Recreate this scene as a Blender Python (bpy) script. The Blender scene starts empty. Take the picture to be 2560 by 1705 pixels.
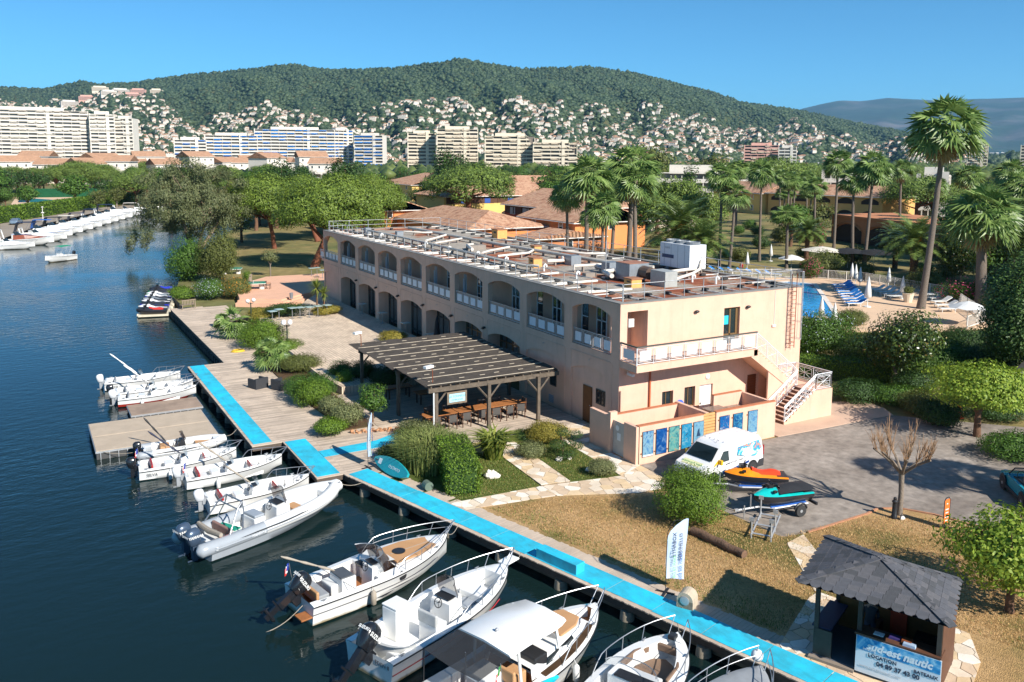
import bpy, bmesh, math, random
import numpy as np
from mathutils import Vector, Matrix
rnd = random.Random(7)
rng = np.random.default_rng(11)
SC = bpy.context.scene
COL = SC.collection
R = math.radians
CAM = dict(f=2160.3207, cyo=-177.6982, pitch=0.1309, roll=0.0057, yaw=0.5192)
CP = np.array([-28.9572, -38.3856, 15.3535])
_y, _p, _r = CAM['yaw'], CAM['pitch'], CAM['roll']
FW = np.array([math.sin(_y)*math.cos(_p), math.cos(_y)*math.cos(_p), -math.sin(_p)])
_rt = np.array([math.cos(_y), -math.sin(_y), 0.0]); _up = np.cross(_rt, FW)
RT = _rt*math.cos(_r)+_up*math.sin(_r); UP = -_rt*math.sin(_r)+_up*math.cos(_r)
cam = bpy.data.cameras.new('camera'); co = bpy.data.objects.new('camera', cam); COL.objects.link(co)
cam.sensor_width = 36; cam.lens = CAM['f']*36/2560; cam.shift_y = CAM['cyo']/2560
cam.clip_start = 0.5; cam.clip_end = 60000
mw = Matrix.Identity(4)
for i in range(3):
 mw[i][0] = RT[i]; mw[i][1] = UP[i]; mw[i][2] = -FW[i]; mw[i][3] = CP[i]
co.matrix_world = mw
SC.camera = co
SC.render.resolution_x = 1024; SC.render.resolution_y = 682
SUN_EL = R(35.0); SUN_XY = Vector((0.235, -0.972)).normalized()
wd = bpy.data.worlds.new('World'); SC.world = wd; wd.use_nodes = True
nt = wd.node_tree; bg = nt.nodes['Background']
sky = nt.nodes.new('ShaderNodeTexSky'); sky.sky_type = 'NISHITA'; sky.sun_disc = False
sky.sun_elevation = SUN_EL; sky.sun_rotation = math.atan2(SUN_XY.x, SUN_XY.y)
sky.altitude = 1300; sky.air_density = 0.75; sky.dust_density = 0.0; sky.ozone_density = 6.0
tn = nt.nodes.new('ShaderNodeMix'); tn.data_type = 'RGBA'; tn.blend_type = 'MULTIPLY'; tn.inputs[0].default_value = 1; tn.inputs[7].default_value = (0.6, 1.19, 1.22, 1)
nt.links.new(sky.outputs[0], tn.inputs[6]); nt.links.new(tn.outputs[2], bg.inputs[0]); bg.inputs[1].default_value = 0.08
sl = bpy.data.lights.new('sun', 'SUN'); sl.energy = 5.0; sl.angle = R(0.55); sl.color = (1.0, 0.945, 0.86)
so = bpy.data.objects.new('sun', sl); COL.objects.link(so)
sd = Vector((SUN_XY.x*math.cos(SUN_EL), SUN_XY.y*math.cos(SUN_EL), math.sin(SUN_EL)))
so.rotation_euler = sd.to_track_quat('Z', 'Y').to_euler(); so.location = (20, -60, 60)
SC.view_settings.view_transform = 'Standard'; SC.view_settings.look = 'None'
SC.view_settings.exposure = 0.63; SC.view_settings.gamma = 1.0
SC.cycles.max_bounces = 6; SC.cycles.diffuse_bounces = 3; SC.cycles.glossy_bounces = 3
SC.cycles.transmission_bounces = 4; SC.cycles.transparent_max_bounces = 6; SC.cycles.volume_bounces = 0
SC.cycles.caustics_reflective = False; SC.cycles.caustics_refractive = False
ZN = {'A': (200, 840, 2.6167), 'B': (640, 1200, 2.738), 'C': (1000, 1280, 2.6167), 'D': (900, 960, 2.944), 'E': (1580, 1050, 2.872),
 'F': (1900, 1300, 3.568), 'G': (2000, 640, 2.375), 'H': (1480, 660, 3.135), 'I': (780, 540, 2.904), 'J': (1600, 200, 2.45),
 'K': (0, 130, 2.738), 'L': (800, 300, 2.738), 'M': (0, 440, 3.798), 'N': (300, 560, 3.92), 'O': (1500, 360, 4.205),
 'Q': (2060, 380, 4.126), 'R': (580, 380, 4.06), 'T': (980, 400, 4.205), 'U': (880, 800, 4.361), 'V': (1980, 1330, 4.182), 'X': (0, 0, 1),
 'W': (1660, 1060, 3.2)}
def pxy(z, a, b):
 s = ZN[z]; return s[0]+a/s[2], s[1]+b/s[2]
def ray(px, py):
 return FW+RT*(px-1280)/CAM['f']-UP*(py-852.5-CAM['cyo'])/CAM['f']
def gp(z, a, b, h=-0.5):
 d = ray(*pxy(z, a, b)); return Vector(CP+d*(h-CP[2])/d[2])
def gpts(z, pts, h=-0.5):
 return [tuple(gp(z, a, b, h)[:2]) for a, b in pts]
def at_dist(z, a, b, dist):
 d = ray(*pxy(z, a, b)); return Vector(CP+d*dist/math.hypot(d[0], d[1]))
def projpx(p):
 d = np.array(p)-CP; w = d@FW
 return 1280+CAM['f']*(d@RT)/w, 852.5+CAM['cyo']-CAM['f']*(d@UP)/w
def height_to(base, z, a, b):
 ty = pxy(z, a, b)[1]; lo, hi = -2, 120
 for _ in range(40):
  m = (lo+hi)/2
  if projpx((base[0], base[1], base[2]+m))[1] > ty: lo = m
  else: hi = m
 return lo
class MB:
 def __init__(self): self.v = []; self.f = []; self.m = []
 def add(self, vs, fs, m=0, T=None):
  o = len(self.v)
  if T is not None: vs = [T @ Vector(p) for p in vs]
  self.v += [tuple(p) for p in vs]; self.f += [tuple(i+o for i in f) for f in fs]; self.m += [m]*len(fs)
  return self
 def box(self, c, s, rz=0, m=0, T=None, taper=1.0):
  x, y, z = s[0]/2, s[1]/2, s[2]/2; cs, sn = math.cos(rz), math.sin(rz); vs = []
  for k in (-1, 1):
   t = taper if k > 0 else 1
   for (a, b) in ((-x, -y), (x, -y), (x, y), (-x, y)):
    a *= t; b *= t
    vs.append((c[0]+a*cs-b*sn, c[1]+a*sn+b*cs, c[2]+k*z))
  return self.add(vs, [(3, 2, 1, 0), (4, 5, 6, 7), (0, 1, 5, 4), (1, 2, 6, 5), (2, 3, 7, 6), (3, 0, 4, 7)], m, T)
 def bb(self, x0, x1, y0, y1, z0, z1, m=0, T=None):
  return self.box(((x0+x1)/2, (y0+y1)/2, (z0+z1)/2), (abs(x1-x0), abs(y1-y0), abs(z1-z0)), 0, m, T)
 def poly(self, pts, z, m=0):
  n = len(pts); return self.add([(p[0], p[1], z) for p in pts], [tuple(range(n))], m)
 def prism(self, pts, z0, z1, m=0, T=None):
  n = len(pts); a = sum(pts[i][0]*pts[(i+1) % n][1]-pts[(i+1) % n][0]*pts[i][1] for i in range(n))
  if a < 0: pts = pts[::-1]
  vs = [(p[0], p[1], z0) for p in pts]+[(p[0], p[1], z1) for p in pts]
  fs = [tuple(range(n-1, -1, -1)), tuple(range(n, 2*n))]+[(i, (i+1) % n, n+(i+1) % n, n+i) for i in range(n)]
  return self.add(vs, fs, m, T)
 def tube(self, path, r, n=6, m=0, cap=True, T=None):
  P = [Vector(p) for p in path]; rs = r if isinstance(r, (list, tuple)) else [r]*len(P)
  vs, fs = [], []; prev = None
  for i, p in enumerate(P):
   d = (P[min(i+1, len(P)-1)]-P[max(i-1, 0)]); d = d.normalized() if d.length > 1e-9 else Vector((0, 0, 1))
   if prev is None:
    a = Vector((0, 0, 1)) if abs(d.z) < 0.9 else Vector((1, 0, 0)); u = d.cross(a).normalized()
   else:
    u = prev-d*prev.dot(d); u = u.normalized() if u.length > 1e-6 else d.orthogonal().normalized()
   prev = u; w = d.cross(u)
   for k in range(n):
    t = 2*math.pi*k/n; vs.append(p+(u*math.cos(t)+w*math.sin(t))*rs[i])
  for i in range(len(P)-1):
   for k in range(n):
    a = i*n+k; b = i*n+(k+1) % n; fs.append((a, b, b+n, a+n))
  if cap: fs.append(tuple(range(n-1, -1, -1))); fs.append(tuple(range((len(P)-1)*n, len(P)*n)))
  return self.add(vs, fs, m, T)
 def lathe(self, prof, c=(0, 0, 0), n=12, m=0, T=None):
  vs, fs = [], []
  for r, z in prof:
   for k in range(n):
    t = 2*math.pi*k/n; vs.append((c[0]+r*math.cos(t), c[1]+r*math.sin(t), c[2]+z))
  for i in range(len(prof)-1):
   for k in range(n):
    a = i*n+k; b = i*n+(k+1) % n; fs.append((a, b, b+n, a+n))
  fs.append(tuple(range(n-1, -1, -1))); fs.append(tuple(range((len(prof)-1)*n, len(prof)*n)))
  return self.add(vs, fs, m, T)
 def loft(self, rows, m=0, close=False, T=None):
  n = len(rows[0]); vs = [p for r in rows for p in r]; fs = []
  for i in range(len(rows)-1):
   for k in range(n if close else n-1):
    a = i*n+k; b = i*n+(k+1) % n; fs.append((a, b, b+n, a+n))
  return self.add(vs, fs, m, T)
 def ball(self, c, r, n=10, k=6, m=0, T=None):
  rr = r if isinstance(r, (tuple, list)) else (r, r, r); vs, fs = [(c[0], c[1], c[2]-rr[2])], []
  for i in range(1, k):
   t = math.pi*i/k
   for j in range(n):
    a = 2*math.pi*j/n; vs.append((c[0]+rr[0]*math.sin(t)*math.cos(a), c[1]+rr[1]*math.sin(t)*math.sin(a), c[2]-rr[2]*math.cos(t)))
  vs.append((c[0], c[1], c[2]+rr[2])); e = len(vs)-1
  for j in range(n):
   fs.append((0, 1+(j+1) % n, 1+j)); fs.append((e, e-n+j, e-n+(j+1) % n))
  for i in range(k-2):
   for j in range(n):
    a = 1+i*n+j; b = 1+i*n+(j+1) % n; fs.append((a, b, b+n, a+n))
  return self.add(vs, fs, m, T)
 def mesh(self, name, mats, smooth=0, tri=False):
  me = bpy.data.meshes.new(name); me.from_pydata(self.v, [], self.f)
  mats = mats if isinstance(mats, (list, tuple)) else [mats]
  for k in mats: me.materials.append(k)
  if len(mats) > 1: me.polygons.foreach_set('material_index', self.m)
  if tri:
   b = bmesh.new(); b.from_mesh(me); bmesh.ops.triangulate(b, faces=b.faces[:]); b.to_mesh(me); b.free()
  if smooth:
   me.polygons.foreach_set('use_smooth', [True]*len(me.polygons)); me.update()
   if smooth < 180: me.set_sharp_from_angle(angle=R(smooth))
  me.update(); return me
 def build(self, name, mats, parent=None, smooth=0, tri=False, loc=None, kind=None):
  return obj(name, self.mesh(name, mats, smooth, tri), parent, loc, kind)
def obj(name, me, parent=None, loc=None, kind=None):
 o = bpy.data.objects.new(name, me); COL.objects.link(o)
 if parent is not None: o.parent = parent
 if loc is not None: o.location = loc
 if kind: o['kind'] = kind
 return o
def tag(o, label, cat, group=None):
 o['label'] = label; o['category'] = cat
 if group: o['group'] = group
 return o
def thing(name, label, cat, loc=(0, 0, 0), rz=0, group=None):
 o = bpy.data.objects.new(name, None); COL.objects.link(o); o.location = loc; o.rotation_euler = (0, 0, rz)
 o.empty_display_size = 0.2
 return tag(o, label, cat, group)
def dup(root, loc, rz=None, label=None, group=None, scale=None):
 def cp(o, par):
  c = o.copy(); COL.objects.link(c)
  if par is not None: c.parent = par
  for ch in kids.get(o.name, []): cp(ch, c)
  return c
 kids = {}
 for ch in root.children_recursive: kids.setdefault(ch.parent.name, []).append(ch)
 r = cp(root, None); r.location = loc
 if rz is not None: r.rotation_euler = (root.rotation_euler[0], root.rotation_euler[1], rz)
 if label: r['label'] = label
 if group: r['group'] = group
 if scale is not None: r.scale = (scale,)*3 if not isinstance(scale, tuple) else scale
 return r
def TR(x=0, y=0, z=0, rz=0, rx=0, ry=0, s=1):
 return Matrix.Translation((x, y, z)) @ Matrix.Rotation(rz, 4, 'Z') @ Matrix.Rotation(ry, 4, 'Y') @ Matrix.Rotation(rx, 4, 'X') @ Matrix.Scale(s, 4)
MATS = {}
def srgb(h):
 c = [int(h[i:i+2], 16)/255 for i in (0, 2, 4)]
 return tuple((x/12.92 if x < 0.04045 else ((x+0.055)/1.055)**2.4) for x in c)
def mat(name, col, rough=0.6, metal=0.0, var=0.12, vs=3.0, bump=0.0, bs=30.0, coat=0.0, alpha=1.0, spec=0.5, stain=None, world=False):
 if name in MATS: return MATS[name]
 m = bpy.data.materials.new(name); m.use_nodes = True; N = m.node_tree.nodes; L = m.node_tree.links; b = N['Principled BSDF']
 b.inputs['Roughness'].default_value = rough; b.inputs['Metallic'].default_value = metal
 b.inputs['Specular IOR Level'].default_value = spec
 if coat: b.inputs['Coat Weight'].default_value = coat; b.inputs['Coat Roughness'].default_value = 0.08
 if alpha < 1: b.inputs['Alpha'].default_value = alpha
 col = srgb(col) if isinstance(col, str) else col
 if world: tc = N.new('ShaderNodeNewGeometry').outputs['Position']
 else: tc = N.new('ShaderNodeTexCoord').outputs['Object']
 last = None
 if var:
  n = N.new('ShaderNodeTexNoise'); n.inputs['Scale'].default_value = vs; n.inputs['Detail'].default_value = 5; n.inputs['Roughness'].default_value = 0.65
  L.new(tc, n.inputs['Vector'])
  r = N.new('ShaderNodeValToRGB'); r.color_ramp.elements[0].position = 0.3; r.color_ramp.elements[1].position = 0.7
  lo = stain if stain else tuple(c*(1-var) for c in col); hi = tuple(min(1, c*(1+var)) for c in col)
  r.color_ramp.elements[0].color = (*lo, 1); r.color_ramp.elements[1].color = (*hi, 1)
  L.new(n.outputs[0], r.inputs[0]); L.new(r.outputs[0], b.inputs['Base Color'])
 else: b.inputs['Base Color'].default_value = (*col, 1)
 if bump:
  n2 = N.new('ShaderNodeTexNoise'); n2.inputs['Scale'].default_value = bs; n2.inputs['Detail'].default_value = 4
  L.new(tc, n2.inputs['Vector'])
  bp = N.new('ShaderNodeBump'); bp.inputs['Strength'].default_value = bump; bp.inputs['Distance'].default_value = 0.05
  L.new(n2.outputs[0], bp.inputs['Height']); L.new(bp.outputs[0], b.inputs['Normal'])
 MATS[name] = m; return m
def leafmat(name, c1, c2, c3=None, trans=0.3, rough=0.55):
 if name in MATS: return MATS[name]
 m = bpy.data.materials.new(name); m.use_nodes = True; N = m.node_tree.nodes; L = m.node_tree.links; b = N['Principled BSDF']
 g = N.new('ShaderNodeNewGeometry'); r = N.new('ShaderNodeValToRGB'); L.new(g.outputs['Random Per Island'], r.inputs[0])
 q = lambda c: tuple(min(1, v*1.22) for v in srgb(c)); r.color_ramp.elements[0].color = (*q(c1), 1); r.color_ramp.elements[1].color = (*q(c2), 1)
 if c3:
  e = r.color_ramp.elements.new(0.96); e.color = (*srgb(c2), 1); r.color_ramp.elements[2].position = 1.0; r.color_ramp.elements[2].color = (*srgb(c3), 1)
 L.new(r.outputs[0], b.inputs['Base Color']); b.inputs['Roughness'].default_value = rough; b.inputs['Specular IOR Level'].default_value = 0.35
 t = N.new('ShaderNodeBsdfTranslucent'); L.new(r.outputs[0], t.inputs[0])
 mx = N.new('ShaderNodeMixShader'); mx.inputs[0].default_value = trans
 L.new(b.outputs[0], mx.inputs[1]); L.new(t.outputs[0], mx.inputs[2]); L.new(mx.outputs[0], N['Material Output'].inputs[0])
 MATS[name] = m; return m
def glassmat(name, col=(0.02, 0.03, 0.035), rough=0.05, alpha=1.0):
 return mat(name, col, rough, 0, var=0, spec=0.9, alpha=alpha)
def mixmat(name, cols, scale, rough=0.8, detail=6, pos=None, bump=0, bs=60, distort=0.0, world=True, rgh=0.6, second=None, clump=None):
 """several base colours mixed by noise (ground covers)"""
 if name in MATS: return MATS[name]
 m = bpy.data.materials.new(name); m.use_nodes = True; N = m.node_tree.nodes; L = m.node_tree.links; b = N['Principled BSDF']
 tc = N.new('ShaderNodeNewGeometry').outputs['Position'] if world else N.new('ShaderNodeTexCoord').outputs['Object']
 n = N.new('ShaderNodeTexNoise'); n.inputs['Scale'].default_value = scale; n.inputs['Detail'].default_value = detail; n.inputs['Roughness'].default_value = rgh; n.inputs['Distortion'].default_value = distort
 L.new(tc, n.inputs['Vector']); r = N.new('ShaderNodeValToRGB'); k = len(cols)
 pos = pos or [0.3+0.4*i/(k-1) for i in range(k)]
 while len(r.color_ramp.elements) < k: r.color_ramp.elements.new(0.5)
 for i in range(k): r.color_ramp.elements[i].position = pos[i]; r.color_ramp.elements[i].color = (*(srgb(cols[i]) if isinstance(cols[i], str) else cols[i]), 1)
 L.new(n.outputs[0], r.inputs[0]); out = r.outputs[0]
 if second:
  n3 = N.new('ShaderNodeTexNoise'); n3.inputs['Scale'].default_value = second; n3.inputs['Detail'].default_value = 3; L.new(tc, n3.inputs['Vector'])
  mr = N.new('ShaderNodeMapRange'); mr.inputs[1].default_value = 0.25; mr.inputs[2].default_value = 0.75; mr.inputs[3].default_value = 0.72; mr.inputs[4].default_value = 1.28
  L.new(n3.outputs[0], mr.inputs[0]); mm = N.new('ShaderNodeMix'); mm.data_type = 'RGBA'; mm.blend_type = 'MULTIPLY'; mm.inputs[0].default_value = 1
  L.new(out, mm.inputs[6]); L.new(mr.outputs[0], mm.inputs[7]); out = mm.outputs[2]
 L.new(out, b.inputs['Base Color']); b.inputs['Roughness'].default_value = rough; b.inputs['Specular IOR Level'].default_value = 0.25
 if bump:
  n2 = N.new('ShaderNodeTexNoise'); n2.inputs['Scale'].default_value = bs; n2.inputs['Detail'].default_value = 5; L.new(tc, n2.inputs['Vector'])
  bp = N.new('ShaderNodeBump'); bp.inputs['Strength'].default_value = bump; bp.inputs['Distance'].default_value = 0.08
  L.new(n2.outputs[0], bp.inputs['Height']); L.new(bp.outputs[0], b.inputs['Normal'])
 MATS[name] = m; return m
M_WHITE = mat('white_gelcoat', (0.78, 0.78, 0.76), 0.25, coat=0.3, var=0.04, vs=1.5)
M_HULL = mat('hull_gelcoat', (0.76, 0.76, 0.74), 0.25, coat=0.3, var=0.06, vs=1.5); N = M_HULL.node_tree.nodes; L = M_HULL.node_tree.links; b = N['Principled BSDF']; src = b.inputs['Base Color'].links[0].from_socket; tc = N.new('ShaderNodeTexCoord'); sx = N.new('ShaderNodeSeparateXYZ'); L.new(tc.outputs['Object'], sx.inputs[0]); nz = N.new('ShaderNodeTexNoise'); nz.inputs['Scale'].default_value = 2.5; L.new(tc.outputs['Object'], nz.inputs['Vector']); ma = N.new('ShaderNodeMath'); ma.operation = 'MULTIPLY_ADD'; L.new(nz.outputs[0], ma.inputs[0]); ma.inputs[1].default_value = -.16; L.new(sx.outputs[2], ma.inputs[2]); mr = N.new('ShaderNodeMapRange'); mr.inputs[1].default_value = -.02; mr.inputs[2].default_value = .08; L.new(ma.outputs[0], mr.inputs[0]); mm = N.new('ShaderNodeMix'); mm.data_type = 'RGBA'; L.new(mr.outputs[0], mm.inputs[0]); mm.inputs[6].default_value = (.3, .24, .14, 1); L.new(src, mm.inputs[7]); L.new(mm.outputs[2], b.inputs['Base Color'])
M_WHITEP = mat('white_paint', (0.76, 0.76, 0.74), 0.45, var=0.05)
M_STEEL = mat('steel_tube', (0.36, 0.37, 0.39), 0.38, 0.7, var=0.05)
M_GALV = mat('galvanised', (0.5, 0.51, 0.52), 0.45, 0.6, var=0.15, vs=6)
M_BLACK = mat('black_plastic', (0.02, 0.02, 0.022), 0.4, var=0.2)
M_RUBBER = mat('black_rubber', (0.03, 0.03, 0.03), 0.8, var=0.2)
M_STUCCO = mat('peach_stucco', 'dcb39b', 0.85, var=0.07, vs=0.9, bump=0.15, bs=60)
def streak(m, lo=.9, sc=(1.3, 1.3, .12)):
 N = m.node_tree.nodes; L = m.node_tree.links; b = N['Principled BSDF']; src = b.inputs['Base Color'].links[0].from_socket; mp = N.new('ShaderNodeMapping'); mp.inputs['Scale'].default_value = sc; L.new(N.new('ShaderNodeNewGeometry').outputs['Position'], mp.inputs[0]); n = N.new('ShaderNodeTexNoise'); n.inputs['Scale'].default_value = 1.6; n.inputs['Detail'].default_value = 6; n.inputs['Roughness'].default_value = .7; L.new(mp.outputs[0], n.inputs['Vector']); mr = N.new('ShaderNodeMapRange'); mr.inputs[1].default_value = .32; mr.inputs[2].default_value = .5; mr.inputs[3].default_value = lo; mr.inputs[4].default_value = 1.0; L.new(n.outputs[0], mr.inputs[0]); mm = N.new('ShaderNodeMix'); mm.data_type = 'RGBA'; mm.blend_type = 'MULTIPLY'; mm.inputs[0].default_value = 1; L.new(src, mm.inputs[6]); L.new(mr.outputs[0], mm.inputs[7]); L.new(mm.outputs[2], b.inputs['Base Color'])
streak(M_STUCCO)
M_WOODG = mat('grey_weathered_wood', '8d7d6d', 0.85, var=0.25, vs=9, bump=0.3, bs=40)
M_GLASSD = glassmat('dark_glass')
def text_mesh(body, size, align='CENTER', shear=0.0, ext=0.002, spacing=1.0, bold=0.0):
 cu = bpy.data.curves.new('text', 'FONT'); cu.body = body; cu.size = size; cu.align_x = align; cu.align_y = 'CENTER'; cu.extrude = ext; cu.shear = shear
 cu.space_character = spacing; cu.resolution_u = 2; cu.offset = bold
 o = bpy.data.objects.new('text_tmp', cu); COL.objects.link(o)
 dg = bpy.context.evaluated_depsgraph_get(); me = bpy.data.meshes.new_from_object(o.evaluated_get(dg))
 bpy.data.objects.remove(o); bpy.data.curves.remove(cu); return me
def put_text(name, body, size, material, parent, loc, xdir, up, **kw):
 """lettering laid on a face: xdir = reading direction, up = letter up (parent space)"""
 me = text_mesh(body, size, **kw); me.materials.clear(); me.materials.append(material)
 x = Vector(xdir).normalized(); y = Vector(up); y = (y-x*y.dot(x)).normalized(); z = x.cross(y)
 T = Matrix(((x.x, y.x, z.x, loc[0]), (x.y, y.y, z.y, loc[1]), (x.z, y.z, z.z, loc[2]), (0, 0, 0, 1)))
 me.transform(T); return obj(name, me, parent)
# ================================================================ ground, water, decks
GZ = -0.5; WZ = -1.25
RIGHT_BANK = [(60, -300), (5, -62), (-8.9, -20.4), (-13.1, -5), (-14.6, 0.8), (-15.2, 2.6), (-15.4, 8.3), (-17.2, 8.8), (-17.2, 28.2), (-14.6, 28.6), (-14.6, 55.5), (-14.4, 63),
   (-11.6, 78), (-8, 92), (-5.2, 104), (-1, 117), (3, 127), (9, 147), (14.5, 163), (23, 185), (37, 213), (66, 262)]
LEFT_BANK = [(50, 292), (8, 257), (2.7, 249), (-7, 238.6), (-16.5, 213.4), (-23.7, 191), (-32.3, 154), (-38, 120), (-50, 60), (-72, 0), (-120, -300)]
g = MB(); notch = RIGHT_BANK+LEFT_BANK
g.poly([(20000, -300), (20000, 22000), (-16000, 22000), (-16000, -300)]+LEFT_BANK[::-1]+RIGHT_BANK[::-1], -0.56)
M_GROUND = mixmat('ground_cover', ['4a5430', '6a6a40', '8a7a50', '58602f'], 0.06, 0.95, second=0.9, bump=0.4, bs=3)
g.build('ground', M_GROUND, tri=True, kind='structure')
q = MB(); q.loft([[(p[0], p[1], -0.56) for p in notch], [(p[0], p[1], -2.6) for p in notch]])
q.build('quay_wall', mat('quay_stone', '6b6558', 0.9, var=0.3, vs=2, world=True), kind='structure')
M_WATER = bpy.data.materials.new('canal_water'); M_WATER.use_nodes = True
N = M_WATER.node_tree.nodes; L = M_WATER.node_tree.links; b = N['Principled BSDF']
b.inputs['Base Color'].default_value = (0.006, 0.017, 0.017, 1); b.inputs['Roughness'].default_value = 0.04; b.inputs['IOR'].default_value = 1.33; b.inputs['Specular Tint'].default_value = (.84, .95, .97, 1)
tc = N.new('ShaderNodeNewGeometry').outputs['Position']
mp = N.new('ShaderNodeMapping'); mp.inputs['Scale'].default_value = (1.0, 1.9, 1); mp.inputs['Rotation'].default_value = (0, 0, R(-30)); L.new(tc, mp.inputs[0])
n1 = N.new('ShaderNodeTexNoise'); n1.inputs['Scale'].default_value = 0.9; n1.inputs['Detail'].default_value = 3; L.new(mp.outputs[0], n1.inputs['Vector'])
n2 = N.new('ShaderNodeTexNoise'); n2.inputs['Scale'].default_value = 3.2; n2.inputs['Detail'].default_value = 2; L.new(mp.outputs[0], n2.inputs['Vector'])
ad = N.new('ShaderNodeMath'); ad.operation = 'MULTIPLY_ADD'; L.new(n2.outputs[0], ad.inputs[0]); ad.inputs[1].default_value = 0.3; L.new(n1.outputs[0], ad.inputs[2])
n3 = N.new('ShaderNodeTexNoise'); n3.inputs['Scale'].default_value = .05; n3.inputs['Detail'].default_value = 2; L.new(tc, n3.inputs['Vector']); m3 = N.new('ShaderNodeMapRange'); m3.inputs[1].default_value = .38; m3.inputs[2].default_value = .62; m3.inputs[3].default_value = .05; m3.inputs[4].default_value = .16; L.new(n3.outputs[0], m3.inputs[0])
bp = N.new('ShaderNodeBump'); L.new(m3.outputs[0], bp.inputs['Strength']); bp.inputs['Distance'].default_value = 0.35; L.new(ad.outputs[0], bp.inputs['Height']); L.new(bp.outputs[0], b.inputs['Normal'])
w = MB(); w.poly([(80, -320), (90, 300), (-70, 300), (-140, -320)], WZ); w.build('water', M_WATER, kind='structure')
M_DECK = mat('deck_boards', '9b8876', 0.85, var=0.22, vs=1.1, stain=srgb('7b6a5c'), bump=0.25, bs=25, world=True)
def deckmat():
 if 'deck_plank_mix' in MATS: return MATS['deck_plank_mix']
 m = mat('deck_plank_mix', 'bfad9a', 0.85, var=0.18, vs=0.8, bump=0.2, bs=40, world=True)
 N = m.node_tree.nodes; L = m.node_tree.links; b = N['Principled BSDF']
 src = b.inputs['Base Color'].links[0].from_socket
 g = N.new('ShaderNodeNewGeometry'); mr = N.new('ShaderNodeMapRange'); mr.inputs[3].default_value = 0.72; mr.inputs[4].default_value = 1.12
 L.new(g.outputs['Random Per Island'], mr.inputs[0]); mm = N.new('ShaderNodeMix'); mm.data_type = 'RGBA'; mm.blend_type = 'MULTIPLY'; mm.inputs[0].default_value = 1
 L.new(src, mm.inputs[6]); L.new(mr.outputs[0], mm.inputs[7]); L.new(mm.outputs[2], b.inputs['Base Color']); return m
M_PLANK = deckmat()
def deck_area(name, x0, x1, y0, y1, z=GZ, wd=0.14, along='x', th=0.05, seg=3.2):
 d = MB(); d.bb(x0+.03, x1-.03, y0+.03, y1-.03, z-0.3, z-th-0.01)
 o = d.build(name, mat('deck_joists', '5a4e44', 0.9, var=0.2), kind='structure')
 p = MB(); k = 0
 if along == 'x':
  y = y0
  while y < y1-0.02:
   off = (k % 2)*seg/2; xs = [x0]+[x0+off+seg*i for i in range(0, 40) if x0+0.4 < x0+off+seg*i < x1-0.4]+[x1]
   for a, c in zip(xs[:-1], xs[1:]):
    p.bb(a+.004, c-.004, y+.004, min(y+wd, y1)-.004, z-th, z+rnd.uniform(-.004, .004))
   y += wd; k += 1
 else:
  x = x0
  while x < x1-0.02:
   ys = [y0]+[y0+(k % 2)*seg/2+seg*i for i in range(0, 40) if y0+.4 < y0+(k % 2)*seg/2+seg*i < y1-.4]+[y1]
   for a, c in zip(ys[:-1], ys[1:]): p.bb(x+.004, min(x+wd, x1)-.004, a+.004, c-.004, z-th, z+rnd.uniform(-.004, .004))
   x += wd; k += 1
 p.build('plank_field', M_PLANK, o, kind='stuff'); return o
deck_area('deck', -18.62, -11.3, 8.3, 28.9)                    # main quay deck
deck_area('deck', -16.95, -9.2, 1.95, 8.3)
deck_area('deck', -15.95, -12.75, 28.9, 55.6)                  # long jetty beyond
deck_area('deck', -12.73, -10.4, 44.5, 55.2, z=GZ-0.02)
deck_area('deck', -11.28, -0.02, 8.32, 16.0)                   # under the pergola
deck_area('deck', -9.18, -0.02, 3.1, 8.28)
WD = Vector((0.2662, -0.9639, 0)); WN = Vector((0.9639, 0.2662, 0))   # along / towards land
W0 = Vector((-15.62, 1.93, 0))
def wk(s, t, z=0): p = W0+WD*s+WN*t; return (p.x, p.y, z)
WANG = math.atan2(WD.y, WD.x)
bw = MB(); bw.prism([wk(0, .1)[:2], wk(34, .1)[:2], wk(34, .22)[:2], wk(0, .22)[:2]], GZ-.32, GZ-.055); bw.prism([wk(0, 1.75)[:2], wk(34, 1.75)[:2], wk(34, 1.87)[:2], wk(0, 1.87)[:2]], GZ-.32, GZ-.055)
boardwalk = bw.build('boardwalk', mat('deck_joists', '5a4e44', 0.9), kind='structure')
pm = [MB().bb(-.072, .072, 0, ln, -.045, 0).mesh('plank', M_PLANK) for ln in (2.02, 1.98, 2.05)]
for i in range(215):
 o = obj('plank', rnd.choice(pm), boardwalk, wk(0.08+i*0.152, rnd.uniform(0, .03), GZ+rnd.uniform(-.006, .004))); o.rotation_euler = (0, 0, WANG)
pile = MB(); pile.lathe([(0.26, -1.9), (0.27, -.7), (0.24, -.42)], n=12)
pme = pile.mesh('pile', mat('concrete_pile', '8f8676', 0.9, var=0.35, vs=3), 40)
for i, s in enumerate([1.5, 4.6, 7.9, 11.1, 14.4, 17.6, 20.8, 24.0, 27.2]):
 tag(obj('pile', pme, None, wk(s, 0.26, GZ+.02)), 'round concrete pile under the turquoise boardwalk edge', 'pile', 'piles under the boardwalk')
for y in (10.5, 13.2, 15.8, 18.4, 21, 23.6, 26.2):
 tag(obj('pile', pme, None, (-18.3, y, GZ+.02)), 'round concrete pile under the edge of the main wooden deck', 'pile', 'piles under the main deck')
for x, y in ((-16.6, 2.6), (-16.6, 5), (-16.6, 7.6)):
 tag(obj('pile', pme, None, (x, y, GZ+.02)), 'round concrete pile under the short deck with turquoise matting', 'pile', 'piles under the short deck')
sp = MB()
for i in range(60):
 y = 28.9+i*0.445; sp.bb(-15.9-(0.14 if i % 2 else 0.0), -15.75, y, y+.44, -2.2, GZ-.32)
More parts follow.
